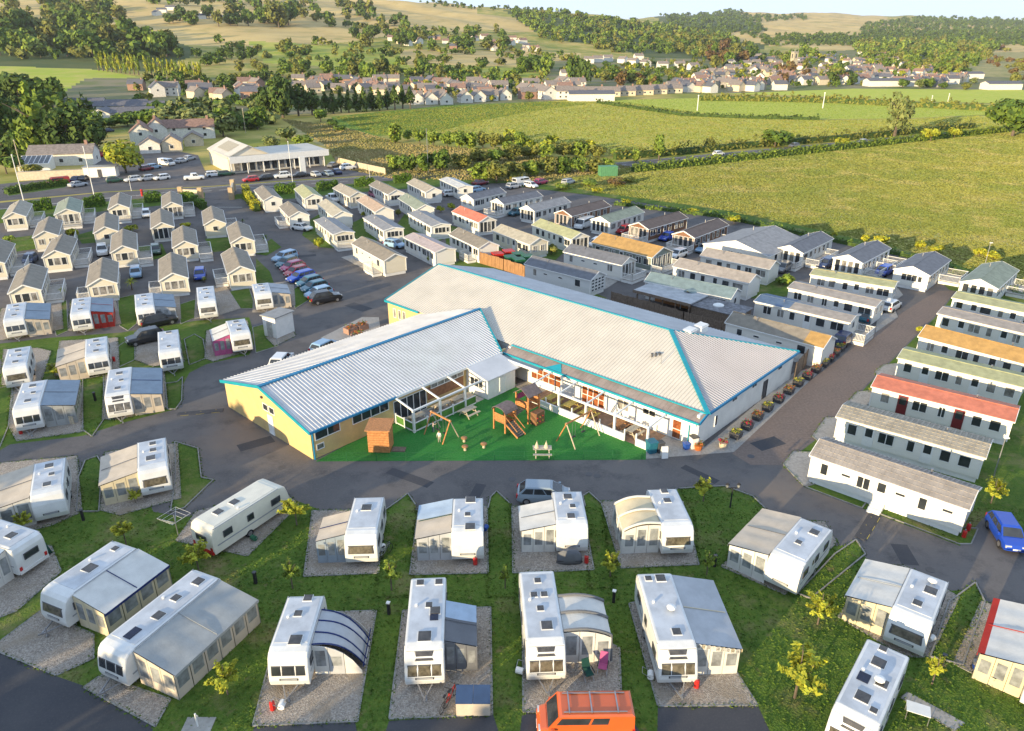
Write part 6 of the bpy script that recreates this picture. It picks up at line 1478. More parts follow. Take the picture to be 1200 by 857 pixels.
# clipped hedges: dense leaf skin over a dark twiggy core
def hedge(label, pts, h, w, pal='hedge', group=None, rough=.12, leaf=.28, dens=26, px=True, name='hedge', core=True):
    P = [at(*p) if px else Vector(p) for p in pts]
    r = thing(name, label, 'hedge', P[0], 0, group); rng = np.random.default_rng(len(label)); pp = []; nn = []; mb = MB()
    for a, b in zip(P, P[1:]):
        d = b - a; L = d.length
        if L < .3: continue
        e = np.array(d / L); s = np.array([-e[1], e[0], 0]); n = int(L * (2 * h + w) * dens)
        t = rng.random(n) * L; q = rng.random(n) * (2 * h + w); hv = h * (1 + rough * np.sin(t * 1.7 + len(label)) + rough * np.sin(t * .6))
        side = np.where(q < h, -1, np.where(q > h + w, 1, 0))
        z = np.where(side == 0, hv, np.where(side < 0, q, q - h - w) / h * hv); sx = np.where(side == 0, q - h - w / 2, side * w / 2 * (1 - .25 * (z / h)))
        p = np.array(a - P[0])[None] + t[:, None] * e + sx[:, None] * s; p[:, 2] += z; p += rng.normal(0, rough, p.shape)
        pp.append(p); nn.append(np.where(side[:, None] == 0, np.array([0, 0, 1.0])[None], side[:, None] * s[None]))
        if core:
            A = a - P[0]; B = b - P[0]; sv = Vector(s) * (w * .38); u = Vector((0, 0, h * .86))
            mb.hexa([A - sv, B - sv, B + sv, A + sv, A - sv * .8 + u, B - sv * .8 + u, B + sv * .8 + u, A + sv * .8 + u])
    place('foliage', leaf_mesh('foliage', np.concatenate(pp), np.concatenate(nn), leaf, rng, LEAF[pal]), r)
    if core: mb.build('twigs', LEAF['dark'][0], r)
    return r
gh = 'hedges along the main road and fields'
hedge('clipped green hedge between the pale roofed chalet and the greenish one', [(36, 248), (62, 245)], 2.0, 1.2, group=gh)
hedge('clipped green hedge between the greenish chalet and the white decked one', [(100, 244), (124, 241)], 2.2, 1.3, group=gh)
hedge('clipped green hedge beside the red post on the main road', [(170, 238), (189, 236)], 2.0, 1.3, group=gh)
hedge('dark hedge ending at the entrance gate wall', [(212, 236), (222, 236), (240, 246)], 1.8, 1.4, group=gh)
hedge('bright yellow hedge beside the entrance road', [(288, 226), (292, 236), (302, 248)], 1.7, 1.6, 'yellow', group=gh)
hedge('clipped hedge between the yellow hedge chalet and the lime roofed one', [(323, 228), (347, 226)], 2.0, 1.4, group=gh)
hedge('clipped hedge between the lime roofed caravan and the pale one', [(372, 224), (396, 221)], 1.8, 1.4, group=gh)
hedge('clipped hedge in front of the sandy caravan by the main road', [(416, 219), (438, 217)], 1.8, 1.4, group=gh)
hedge('clipped hedge between the tan roof and the sandy roof by the road', [(462, 215), (482, 213)], 1.8, 1.4, group=gh)
hedge('long bushy hedge on the near side of the bypass', [(742, 202), (800, 196), (900, 185), (1000, 174), (1100, 163), (1200, 152), (1260, 146)], 1.9, 2.6, 'lime', gh, .16, .55, 5)
hedge('rough hedge on the far side of the bypass', [(720, 187), (800, 181), (880, 173), (960, 167), (1060, 158), (1140, 150)], 2.2, 2.5, 'olive', gh, .35, .7, 2.5)
hedge('low dark hedge between the playing field and the sports ground', [(820, 118), (900, 119), (980, 121), (1080, 126), (1180, 131)], 3.0, 3.0, 'olive', gh, .3, 1.2, 1.2)
hedge('thin hedge between the pasture and the playing field', [(700, 121), (760, 130), (800, 136), (870, 139), (960, 141)], 1.4, 2.0, 'dark', gh, .3, 1.0, 1.2)
hedge('low bramble hedge along the edge of the big field', [(720, 240), (845, 255), (960, 280), (1085, 306), (1128, 322), (1200, 350)], .7, 1.2, 'green', gh, .25, .35, 8)
hedge('low clipped hedge on the island by the red van', [(8, 228), (40, 222), (80, 217)], 1.3, 2.0, 'green', gh)
# ---------------------------------------------------------------- beyond the park: trees, houses, showroom, village, hills
def kpx(p): return (p.y * CP + (CAM_H - p.z) * SP) / F_PX          # metres a pixel at a place
def ftree(label, x, y, hp, wp, form='round', pal='green', group=None, fine=1.0, trunk=.12):
    p = at(x, y)
    if p is None: return
    k = kpx(p); return tree(label, p, hp * k * 1.06, wp * k, form, pal, group, fine=fine, trunk=trunk, cat='bush' if form == 'low' else 'tree')
g1 = 'trees on the bank at the edge of the picture'
for a in [('tall conifer with golden sunlit top on the bank', 48, 184, 78, 60, 'cone', 'lime'), ('dark dense tree right of the golden topped conifer', 84, 184, 58, 52, 'round', 'dark'), ('dark rounded tree at the lower end of the bank, by the white house', 108, 183, 46, 42, 'round', 'dark'), ('thin pale tree left of the golden topped conifer', 10, 162, 48, 18, 'tall', 'willow'),
          ('dark tree filling the picture edge on the bank', 4, 178, 60, 50, 'round', 'dark'), ('dark wooded crown behind the golden topped conifer', 28, 136, 46, 48, 'round', 'dark'), ('dark crown next above the pale roofed sheds', 62, 128, 38, 40, 'round', 'green'), ('dark green tree above the slate roofed sheds', 22, 108, 22, 40, 'round', 'dark'), ('olive green tree on top of the bank', 0, 116, 28, 36, 'round', 'green'), ('low green bush at the foot of the bank by the pole', 8, 204, 26, 40, 'low', 'green'), ('low bush behind the white house wall', 40, 206, 16, 30, 'low', 'olive')]:
    ftree(*a, group=g1, fine=1.8)
ftree('round golden green tree standing alone beside the cottages', 148, 203, 36, 45, 'round', 'gold', 'lone trees', 2.4)
ftree('large airy willow tree alone in front of the playing field', 1048, 160, 52, 44, 'tall', 'willow', 'lone trees', 2.2)
ftree('large dark broad tree at the picture edge beside the bypass', 1186, 160, 50, 70, 'round', 'green', 'lone trees', 2.2)
ftree('slim young tree by the near verge of the bypass', 772, 188, 28, 20, 'tall', 'lime', 'lone trees', 1.3)
ftree('dense dark bush where the bypass starts its bend', 908, 172, 23, 46, 'low', 'green', 'lone trees', 1.5)
ftree('small round bush on the bypass verge', 832, 176, 17, 17, 'low', 'olive', 'lone trees')
ftree('round bush by the bypass below the willow', 1090, 166, 18, 22, 'low', 'gold', 'lone trees'); ftree('golden bush by the bypass left of the willow', 986, 172, 12, 18, 'low', 'gold', 'lone trees'); ftree('golden bush on the bypass verge nearest the dark broad tree', 1118, 162, 14, 16, 'low', 'gold', 'lone trees'); ftree('slim tree at the near end of the bypass hedge', 745, 190, 15, 14, 'tall', 'lime', 'lone trees')
gw = 'willows and scrub behind the cottages'
for i, (x, y, hp, wp, pal) in enumerate(((176, 150, 24, 40, 'green'), (200, 156, 28, 44, 'willow'), (232, 158, 30, 46, 'willow'), (262, 160, 28, 40, 'willow'), (286, 152, 20, 26, 'green'), (302, 152, 26, 30, 'green'), (128, 150, 14, 36, 'green'), (104, 146, 16, 30, 'green'), (150, 148, 16, 34, 'green'), (298, 182, 12, 20, 'gold'), (336, 165, 18, 26, 'willow'), (356, 172, 14, 26, 'lime'), (318, 174, 14, 20, 'willow'))):
    ftree('%s bushy tree behind the cottages and showroom, %s from the bank' % ('grey green' if pal == 'willow' else 'dark' if pal == 'green' else 'pale', ORD[i]), x, y, hp, wp, 'round', pal, gw, 1.3)
gd = 'dark trees behind the showroom'
for i, (x, y, hp, wp) in enumerate(((316, 137, 40, 30), (332, 138, 44, 34), (350, 136, 34, 30), (366, 135, 28, 26), (300, 130, 22, 28))):
    ftree('tall dark tree in the clump behind the showroom, %s of five' % ORD[i], x, y, hp, wp, 'round', 'dark', gd, 1.5)
gb = 'belt of dark conifers at the edge of the pasture'
for i in range(12):
    ftree('dense dark conifer in the belt between pasture and cottages', 382 + i * 9, 133 - i * .55 + (i % 2), 23 + (i * 7) % 4, 17, 'cone', 'dark', gb, 1.2)
for i in range(3): ftree('round dark bush in the pasture corner, %s from the conifer belt' % ORD[i], (376, 388, 398)[i], (143, 150, 155)[i], (18, 12, 9)[i], (22, 20, 18)[i], 'low', 'green', 'bushes in the pasture corner', 1.3)
gp = 'row of golden poplars'
for i in range(24):
    x = 116 + i * 5.2
    if 165 < x < 172: continue
    ftree('slim golden poplar in the row below the wooded hill', x, 83 + (x - 116) * .11, 22 + (i * 5) % 5, 7.5, 'poplar', 'gold' if i % 3 else 'lime', gp, .9)
gh1 = 'bushes between the scrubland and the pasture'
for i, (x, y, hp, wp, pal) in enumerate(((463, 168, 22, 20, 'lime'), (478, 165, 12, 14, 'lime'), (492, 168, 18, 18, 'lime'), (508, 171, 17, 20, 'lime'), (524, 173, 19, 20, 'lime'), (538, 175, 20, 22, 'lime'), (552, 175, 19, 20, 'lime'), (566, 174, 19, 18, 'olive'), (580, 175, 18, 18, 'olive'), (610, 175, 20, 20, 'lime'), (596, 178, 12, 18, 'lime'))):
    ftree('sunlit %s bush between dry scrub and pasture, %s along from the showroom' % ({'gold': 'golden', 'lime': 'fresh green', 'olive': 'olive'}[pal], ORD[i]), x, y, hp, wp, 'round', pal, gh1, 1.1)
gh2 = 'thicket along the main road east of the showroom'
i = 0
for x, y, hp, wp, pal in ((462, 200, 18, 20, 'lime'), (478, 203, 24, 26, 'green'), (498, 203, 26, 28, 'green'), (518, 202, 26, 28, 'green'), (540, 199, 20, 26, 'olive'), (560, 194, 20, 26, 'olive'), (580, 192, 20, 26, 'lime'), (600, 190, 20, 26, 'olive'), (620, 187, 18, 26, 'olive'), (640, 187, 18, 24, 'lime'), (660, 185, 18, 24, 'olive'), (680, 184, 18, 24, 'lime'), (700, 184, 14, 22, 'olive'), (722, 183, 10, 22, 'lime')):
    ftree('%s bush of the upper thicket along the main road, %s from the showroom' % ({'lime': 'sunlit green', 'green': 'dark green', 'olive': 'olive'}[pal], ORD[i]), x, y, hp, wp, 'round', pal, gh2, 1.3); i += 1
gh3 = 'thicket behind the scrap corner'
i = 0
for x, y, hp, wp, pal in ((564, 214, 24, 28, 'lime'), (582, 214, 24, 28, 'olive'), (602, 211, 22, 26, 'olive'), (622, 208, 22, 28, 'lime'), (642, 206, 22, 26, 'olive'), (660, 205, 22, 24, 'green'), (678, 204, 20, 24, 'lime'), (696, 203, 18, 22, 'olive'), (712, 202, 16, 18, 'lime'), (690, 218, 9, 26, 'lime'), (722, 218, 9, 24, 'copper'), (736, 214, 8, 18, 'olive'), (660, 222, 7, 22, 'lime')):
    ftree('%s bush in the thicket behind the scrap corner, %s from the road end' % ({'lime': 'sunlit green', 'green': 'dark green', 'olive': 'olive', 'copper': 'reddish'}[pal], ORD[i]), x, y, hp, wp, 'round', pal, gh3, 1.3); i += 1

# wooded hillside and the copses near the village: the trees that show largest stand one by one, all others are one far-off mass
def in_poly(poly, n, rnd):
    xs = [p[0] for p in poly]; ys = [p[1] for p in poly]; out = []
    while len(out) < n:
        x = rnd.uniform(min(xs), max(xs)); y = rnd.uniform(min(ys), max(ys))
        if inside(np.array([x]), np.array([y]), poly)[0]: out.append((x, y))
    return sorted(out, key=lambda q: q[1])
rnd = random.Random(11)
WOODS = [  # polygon, count, height px, width px, palette list, single trees?, label, group
 ([(-20, 44), (60, 40), (110, 34), (160, 50), (205, 62), (190, 72), (110, 72), (60, 70), (-20, 68)], 46, (18, 30), (20, 30), ('green', 'olive', 'green', 'lime', 'dark'), 1, 'broad tree of the mixed wood on the hillside above the poplars', 'trees of the hillside wood'),
 ([(60, 22), (150, 20), (140, 34), (60, 36)], 12, (14, 22), (16, 24), ('olive', 'green'), 1, 'sunlit tree on the upper edge of the hillside wood', 'trees of the upper hillside'),
 ([(200, 22), (300, 20), (330, 30), (260, 32), (205, 32)], 14, (12, 20), (14, 22), ('green', 'dark', 'olive'), 1, 'dark tree round the white houses high on the hill', 'trees round the hilltop houses'),
 ([(300, 24), (340, 22), (350, 44), (325, 50)], 6, (18, 26), (18, 26), ('olive', 'lime', 'green'), 1, 'sunlit rounded tree on the dry slope', 'trees on the dry slope'),
 ([(200, 62), (250, 66), (300, 62), (310, 74), (240, 78), (205, 72)], 12, (9, 15), (12, 18), ('dark', 'green'), 1, 'dark hedgerow tree below the hillside wood', 'hedgerow trees on the slope'),
 ([(160, 96), (240, 96), (300, 98), (330, 104), (300, 116), (230, 112), (170, 108)], 12, (10, 18), (13, 20), ('green', 'dark', 'olive'), 1, 'garden tree among the houses below the poplars', 'trees among the near houses'),
 ([(235, 78), (330, 80), (400, 86), (360, 92), (260, 90)], 12, (10, 16), (12, 18), ('green', 'olive', 'lime'), 1, 'tree of the hedge line behind the brick houses', 'trees behind the brick houses'),
 ([(400, 90), (470, 86), (520, 86), (520, 94), (440, 98), (400, 98)], 12, (16, 24), (14, 22), ('green', 'olive', 'lime'), 1, 'leafy tree standing behind the terrace of houses', 'trees behind the terrace'),
 ([(410, 42), (490, 44), (600, 52), (600, 62), (520, 62), (440, 56), (400, 50)], 20, (10, 16), (13, 20), ('green', 'dark', 'olive'), 1, 'dark tree in the belt round the hillside houses', 'trees round the hillside houses'),
 ([(600, 80), (650, 80), (640, 88), (604, 86)], 7, (14, 20), (15, 22), ('green', 'lime'), 1, 'leafy tree of the round copse below the dry field', 'trees of the round copse'),
 ([(660, 94), (690, 92), (690, 102), (662, 104)], 5, (22, 34), (16, 24), ('green', 'dark', 'lime'), 1, 'tall dark tree at the near corner of the village', 'tall trees at the village corner'),
 ([(700, 96), (770, 98), (775, 106), (710, 106)], 12, (12, 18), (12, 18), ('green', 'lime', 'olive', 'copper'), 1, 'garden tree behind the bungalow row', 'trees behind the bungalows'),
 ([(540, 106), (660, 106), (660, 118), (560, 120)], 14, (7, 13), (9, 15), ('green', 'olive', 'gold', 'lime'), 1, 'small garden tree among the village houses', 'village garden trees'),
 ([(440, 104), (540, 104), (540, 116), (450, 112)], 6, (10, 16), (10, 14), ('green', 'gold', 'copper'), 1, 'garden tree between the terrace and the white gables', 'gardens of the terrace'),
 ([(820, 62), (880, 64), (890, 78), (830, 84)], 14, (12, 18), (13, 19), ('olive', 'green', 'copper'), 1, 'rounded tree on the slope above the village', 'trees on the slope above the village'),
 ([(880, 84), (960, 84), (1010, 92), (1000, 101), (900, 100)], 18, (10, 17), (11, 18), ('green', 'copper', 'olive', 'lime', 'dark'), 1, 'village tree round the church', 'trees round the church'),
 ([(900, 66), (950, 62), (960, 76), (910, 80)], 8, (10, 15), (12, 17), ('green', 'lime'), 1, 'green tree behind the church tower', 'trees behind the church'),
 ([(1040, 96), (1160, 98), (1160, 106), (1060, 106)], 12, (7, 13), (11, 18), ('willow', 'olive', 'green'), 1, 'bushy tree along the edge of the sports ground', 'trees along the sports ground'),
 ([(1160, 84), (1230, 80), (1230, 104), (1170, 102)], 10, (9, 15), (12, 18), ('olive', 'copper', 'green'), 1, 'russet green tree at the far edge of the sports ground', 'trees on the scrubby knoll'),
 ([(300, 10), (420, 8), (500, 30), (420, 40), (330, 20)], 40, (9, 15), (11, 18), ('green', 'olive', 'dark'), 0, '', ''),
 ([(400, 30), (600, 40), (600, 50), (420, 46)], 50, (7, 11), (9, 14), ('green', 'olive'), 0, '', ''),
 ([(590, 14), (660, 18), (780, 32), (870, 50), (830, 66), (720, 62), (640, 48)], 420, (6, 10), (8, 12), ('olive', 'green', 'green', 'lime'), 0, '', ''),
 ([(0, 8), (60, 0), (160, 14), (60, 28), (0, 30)], 30, (12, 18), (14, 20), ('olive', 'green'), 0, '', ''),
 ([(120, -10), (330, -12), (400, 6), (300, 14), (180, 8)], 60, (8, 14), (11, 17), ('green', 'dark', 'olive'), 0, '', ''),
 ([(1000, 52), (1170, 50), (1160, 70), (1130, 84), (1080, 88), (1010, 74)], 330, (7, 12), (8, 13), ('olive', 'green', 'lime'), 0, '', ''),
 ([(800, 44), (850, 50), (890, 62), (860, 76), (790, 62), (760, 56)], 150, (7, 12), (9, 14), ('green', 'olive', 'dark'), 0, '', ''),
 ([(640, 82), (800, 74), (900, 64), (1060, 68), (1150, 88), (1000, 103), (840, 105), (700, 94)], 420, (5, 9), (6, 11), ('green', 'olive', 'olive', 'gold', 'dark', 'green'), 0, '', ''),
 ([(340, 60), (470, 66), (640, 76), (640, 84), (480, 80), (340, 72)], 40, (6, 10), (9, 15), ('green', 'olive', 'dark'), 0, '', ''),
 ([(100, 94), (330, 92), (480, 92), (680, 96), (680, 104), (460, 100), (200, 104)], 60, (7, 12), (9, 15), ('green', 'olive', 'dark'), 0, '', ''),
 ([(240, 56), (420, 62), (420, 70), (250, 70)], 14, (6, 10), (9, 14), ('olive', 'green'), 0, '', ''),
 ([(1160, 58), (1230, 56), (1230, 78), (1160, 82)], 30, (5, 8), (8, 12), ('olive', 'copper'), 0, '', ''),
 ([(-40, 100), (60, 112), (120, 140), (120, 176), (60, 186), (-40, 190)], 60, (18, 34), (22, 36), ('dark', 'dark', 'green'), 0, '', ''),
 ([(0, 40), (110, 34), (205, 60), (190, 74), (0, 70)], 60, (14, 24), (16, 26), ('green', 'olive', 'dark'), 0, '', ''),
 ([(150, 96), (330, 92), (345, 118), (320, 130), (160, 124)], 46, (8, 15), (11, 18), ('green', 'olive', 'dark'), 0, '', ''),
 ([(170, 132), (310, 128), (320, 150), (170, 160)], 40, (12, 20), (20, 32), ('willow', 'green'), 0, '', ''),
 ([(330, 78), (520, 82), (640, 86), (640, 98), (480, 96), (340, 90)], 80, (8, 13), (11, 17), ('green', 'olive', 'lime'), 0, '', ''),
 ([(340, 96), (480, 98), (600, 100), (680, 104), (670, 116), (560, 118), (440, 112), (345, 108)], 70, (7, 12), (8, 14), ('green', 'olive', 'dark', 'gold'), 0, '', ''),
 ([(250, 50), (500, 54), (680, 66), (680, 74), (480, 66), (260, 60)], 60, (6, 11), (9, 15), ('olive', 'green'), 0, '', ''),
 ([(690, 84), (800, 82), (800, 94), (700, 96)], 30, (6, 10), (9, 14), ('green', 'olive'), 0, '', ''),
 ([(570, 162), (720, 172), (740, 184), (600, 184)], 30, (9, 14), (14, 22), ('olive', 'gold'), 0, '', ''),
]
MASS = {}
for poly, n, hr, wr_, pals, single, lab, grp in WOODS:
    for (x, y) in in_poly(poly, n, rnd):
        hp = rnd.uniform(*hr); wp = rnd.uniform(*wr_); pal = rnd.choice(pals)
        if single: ftree({'dark': 'dark green ', 'lime': 'fresh green ', 'olive': 'olive toned ', 'copper': 'russet ', 'willow': 'grey green ', 'gold': 'golden ', 'green': 'mid green '}[pal] + lab.replace('dark ', ''), x, y, hp, wp, 'round' if rnd.random() < .75 else 'tall', pal, grp, .75, .08)
        else:
            p = at(x, y)
            if p is not None: MASS.setdefault(pal, []).append((p, hp * kpx(p), wp * kpx(p)))
# far forest on the distant ridge
for poly, n, sz in (([(770, 18), (830, 10), (885, 18), (900, 36), (880, 44), (800, 40)], 420, 4.5), ([(880, 44), (1000, 40), (1120, 38), (1230, 40), (1230, 54), (1000, 54), (900, 54)], 900, 4.5), ([(1010, 30), (1080, 22), (1200, 30), (1230, 40), (1060, 44), (1010, 40)], 600, 4.2), ([(1060, 22), (1150, 20), (1230, 28), (1230, 32), (1100, 30)], 200, 3.8), ([(880, 20), (940, 18), (950, 24), (890, 26)], 60, 4), ([(490, 2), (600, 8), (640, 12), (620, 16), (500, 8)], 60, 4)):
    for (x, y) in in_poly(poly, n, rnd):
        p = at(x, y)
        if p is not None: s = sz * rnd.uniform(.75, 1.3) * kpx(p); MASS.setdefault('dark' if rnd.random() < .6 else 'green', []).append((p, s, s * 1.15))
def mass(name, label, items, pal, seed):
    rng = np.random.default_rng(seed); PP = []; NN = []; SZ = []
    for p, h, w in items:
        q, d, _ = crown_points(rng, 70, 7, 'round')
        PP.append(q * (w / 2, w / 2, h / 2) + np.array([p.x, p.y, p.z + h * .48])); NN.append(d); SZ.append(np.full(70, w * .21))
    me = leaf_mesh(name, np.concatenate(PP), np.concatenate(NN), 1.0, rng, LEAF[pal]) if False else leaf_mesh(name, np.concatenate(PP), np.concatenate(NN), np.concatenate(SZ), rng, LEAF[pal], .5)
    tag(place(name, me), label, kind='stuff')
for i, (pal, it) in enumerate(MASS.items()):
    mass('woodland', {'green': 'green', 'olive': 'olive', 'dark': 'dark', 'lime': 'fresh green', 'copper': 'russet', 'gold': 'golden', 'willow': 'grey green'}[pal] + ' crowns of the far woods on hills and in the village', it, pal, 90 + i)

# ---- houses
HW = {'white': mat('white_house_render', (0.70, 0.67, 0.60), 0.8), 'cream': mat('cream_house_render', (0.62, 0.53, 0.38), 0.8), 'brick': mat('red_brick', (0.33, 0.20, 0.15), 0.85, 0.2, 2), 'stone': mat('grey_stone', (0.30, 0.28, 0.25), 0.9, 0.25, 1)}
HR = {'red': mat('red_roof_tiles', (0.25, 0.155, 0.12), 0.8, 0.25, 1.5, bump=.4, bscale=4), 'brown': mat('brown_roof_tiles', (0.23, 0.195, 0.17), 0.8, 0.25, 1.5, bump=.4, bscale=4), 'slate': mat('slate_roof', (0.12, 0.12, 0.135), 0.7, 0.2, 1.5, bump=.3, bscale=4)}
def house_meshes(L, Wd, E, H, wk, rk):
    def wall():
        mb = MB(); l, w = L / 2, Wd / 2
        mb.sections([[(x, -w, -1.5), (x, w, -1.5), (x, w, E), (x, 0, H - .05), (x, -w, E)] for x in (-l, l)]); return mb.mesh('wall', HW[wk])
    def roof():
        mb = MB(); l, w = L / 2 + .3, Wd / 2 + .35; e = E - .2
        for s in (-1, 1): mb.hexa([(-l, s * w, e), (l, s * w, e), (l, 0, H), (-l, 0, H), (-l, s * w, e + .2), (l, s * w, e + .2), (l, 0, H + .2), (-l, 0, H + .2)][:: 1])
        return mb.mesh('roof', HR[rk])
    def chim():
        mb = MB(); mb.box(-.4, .4, -.4, .4, H - 1.0, H + 1.2); return mb.mesh('chimney', HW['brick'])
    return wall, roof, chim
def house(label, p, ang, L=9, Wd=6.5, E=4.6, H=7.2, wk='white', rk='red', group=None, wins=1, chim=True, name='house'):
    r = thing(name, label, 'house', p, ang, group); wall, roof, ch = house_meshes(L, Wd, E, H, wk, rk); key = (L, Wd, E, H)
    place('wall', shared(('hwall', key, wk), wall), r); rf = place('roof', shared(('hroof', key, rk), roof), r)
    if chim: place('chimney', shared(('hchim', H), ch), rf, (L * .38, 0, 0))
    if wins:
        def wf(): return MB().box(-.6, .6, -.05, .05, 0, 1.2).mesh('window', WHITE)
        def wp(): return MB().box(-.5, .5, -.06, .06, .1, 1.1).mesh('pane', GLASS)
        for sy, x, z in [(s, x, z) for s in (-1, 1) for x in (-L * .3, 0, L * .3) for z in ((.9, 3.1) if E > 4 else (.9,))]:
            f = place('window', shared('hwin', wf), r, (x, sy * (Wd / 2 + .02), z)); place('pane', shared('hpane', wp), f)
        for sx in (-1, 1): f = place('window', shared('hwin', wf), r, (sx * (L / 2 + .02), 0, 3.1 if E > 4 else 1), math.pi / 2); place('pane', shared('hpane', wp), f)
    return r
def hrow(label, items, group, **kw):
    for it in items:
        x, y, a = it[:3]; p = at(x, y)
        if p is None: continue
        k = dict(kw); 
        if len(it) > 3: k.update(it[3])
        house(k.pop('label', label), p, R(a), group=group, **k)
# near houses, one by one
def H1(label, x, y, a, **kw): house(label, at(x, y), R(a), group=kw.pop('group', 'houses beyond the main road'), **kw)
H1('white gabled cottage with red roof, nearest the golden tree', 168, 168, -68, L=11, Wd=7, E=4.2, H=7.0, rk='red')
H1('white gabled cottage with bright red roof in the middle of the group', 186, 164, -68, L=11, Wd=7, E=4.4, H=7.6, rk='red')
H1('long white house under one red roof behind the cottages', 224, 162, 20, L=17, Wd=7, E=4.2, H=6.6, rk='red')
H1('low white outbuilding with two little gables beside the cottages', 178, 178, -70, L=8, Wd=6, E=2.8, H=4.6, rk='brown', chim=False)
H1('low cream outbuilding with a dark open doorway', 203, 176, -70, L=9, Wd=6, E=2.9, H=5.0, wk='cream', rk='brown', chim=False)
H1('small brown roofed annex behind the showroom', 228, 170, -70, L=7, Wd=6, E=2.6, H=4.4, wk='cream', rk='brown', chim=False)
H1('white house with brown roof behind the red van', 78, 192, 14, L=17, Wd=8, E=3.4, H=5.4, rk='brown')
H1('gabled grey roofed house above the slate sheds', 185, 113, -60, L=10, Wd=8, rk='slate', E=5, H=8.4); H1('broad brown roofed house next to the gabled grey roofed one', 199, 112, 10, L=12, Wd=8, rk='brown', E=5, H=8); H1('cream house with slate roof and front gable among garden trees', 237, 114, 10, L=13, Wd=8, rk='slate', E=5, H=8, wk='cream'); H1('square red brick house with slate roof and white windows', 297, 120, 5, L=11, Wd=8, wk='brick', rk='slate', E=6, H=8.4)
for i, (x, y, a, l) in enumerate(((100, 126, 8, 20), (126, 130, 8, 22), (150, 128, 10, 20), (176, 130, 8, 20), (90, 134, 5, 12), (122, 139, 100, 12), (158, 138, 12, 18))):
    H1('low workshop shed with slate grey roof, %s of the cluster under the bank' % ORD[i], x, y, a, L=l, Wd=9, E=2.6, H=4.6, rk='slate', chim=False, group='slate roofed sheds', wins=0)
hrow('cream terrace house with brown roof beside the conifer belt', [(352 + i * 15, 106 + (i % 2) * 3, 8 + (i % 3) * 25) for i in range(7)] + [(446 + i * 14, 111 - (i % 2) * 4, 6 + i * 18) for i in range(4)] + [(350 + i * 22, 97 + (i % 2) * 2, 10 + i * 20) for i in range(4)], 'brown roofed terrace houses', wk='cream', rk='brown', L=9, E=3.4, H=5.8)
hrow('white gabled bungalow with brown roof at the edge of the shaded pasture', [(488, 122, -75), (504, 122, -70), (522, 122, -75), (545, 120, -72), (560, 119, -70), (574, 118, 10), (590, 117, -70), (486, 120, 10), (512, 118, 12)], 'gabled bungalows by the pasture', wk='white', rk='brown', L=9, Wd=7, E=3.2, H=6.2)
hrow('white two storey house behind the gabled bungalows', [(525, 105, -60), (556, 103, 10), (570, 106, -70), (500, 112, 10), (540, 110, 10), (585, 108, 12)], 'white houses behind the bungalows', wk='white', rk='brown', L=11)
hrow('house with brown roof and white walls by the village corner', [(616, 112, -60), (630, 113, -50), (648, 108, 15), (660, 102, -60), (676, 104, 10), (640, 116, -65), (662, 116, 5), (622, 105, 10)], 'houses by the village corner', rk='brown', L=11, Wd=8)
hrow('yellow rendered bungalow in the row along the pasture', [(676, 113, 4), (697, 113, 6), (715, 113, 6), (733, 112, 6), (754, 111, 6), (770, 110, 6), (788, 109, 8)], 'bungalows along the pasture', wk='cream', rk='brown', L=11, Wd=7, E=3, H=5.6)
hrow('white house on the upper lane of the village', [(700, 73, 10), (712, 72, 10), (730, 74, -50), (742, 76, -40), (756, 78, -60), (776, 80, 5), (796, 80, 5), (812, 82, 20), (690, 74, 0), (748, 70, 10), (664, 92, 10)], 'white houses on the upper lane', rk='brown', L=11, Wd=8, wins=0)
hrow('white house high on the wooded hill', [(190, 15, 10), (184, 18, -40), (236, 22, 10), (242, 19, 60), (266, 24, 10), (200, 12, 5)], 'white houses on the wooded hill', rk='slate', L=15, Wd=9, wins=0)
hrow('pale house among trees halfway up the hill', [(460, 48, 10), (490, 51, -50), (524, 52, 10), (533, 51, -50), (556, 48, 60), (575, 53, 10), (598, 53, -40), (600, 48, 10), (626, 60, 8), (612, 51, 30), (568, 46, 20)], 'houses halfway up the hill', rk='red', L=13, Wd=8, wins=0)
rv = random.Random(5); vill = []
for poly, n in (([(790, 98), (850, 82), (910, 86), (915, 106), (830, 109), (780, 107)], 50), ([(840, 72), (905, 66), (925, 88), (860, 90)], 28), ([(930, 68), (1040, 62), (1075, 78), (1000, 90), (940, 84)], 50), ([(1000, 84), (1070, 80), (1140, 94), (1120, 103), (1010, 100)], 34), ([(895, 86), (1010, 84), (1010, 99), (905, 100)], 28)):
    for (x, y) in in_poly(poly, n, rv):
        vill.append((x, y, rv.choice((5, 10, -60, -50, 20, 70)), dict(wk=rv.choice(('white', 'white', 'white', 'cream', 'stone')), rk=rv.choice(('red', 'brown', 'brown', 'slate', 'slate')))))
for v_ in vill:
    v_[3]['label'] = '%s walled village house with %s roof in the cluster round the church' % ({'white': 'white', 'cream': 'cream', 'stone': 'grey stone'}[v_[3]['wk']], v_[3]['rk'])
hrow('', vill, 'village houses round the church', L=9, Wd=6.5, E=4, H=6.2, wins=0)
gx = []
for poly, n in (([(345, 96), (480, 98), (600, 102), (690, 106), (680, 118), (560, 116), (440, 110), (350, 106)], 34), ([(150, 104), (330, 100), (330, 118), (180, 122)], 12), ([(440, 44), (640, 50), (640, 62), (470, 56)], 14)):
    gx += [(x, y, rv.choice((5, 20, -60, -40)), dict(wk=rv.choice(('white', 'cream', 'brick')), rk=rv.choice(('brown', 'slate', 'red')))) for x, y in in_poly(poly, n, rv)]
for v_ in gx: v_[3]['label'] = '%s house with %s roof scattered among the trees before the hills' % (v_[3]['wk'], v_[3]['rk'])
hrow('', gx, 'scattered houses among the trees', L=9.5, Wd=6.5, E=4, H=6.4, wins=0)
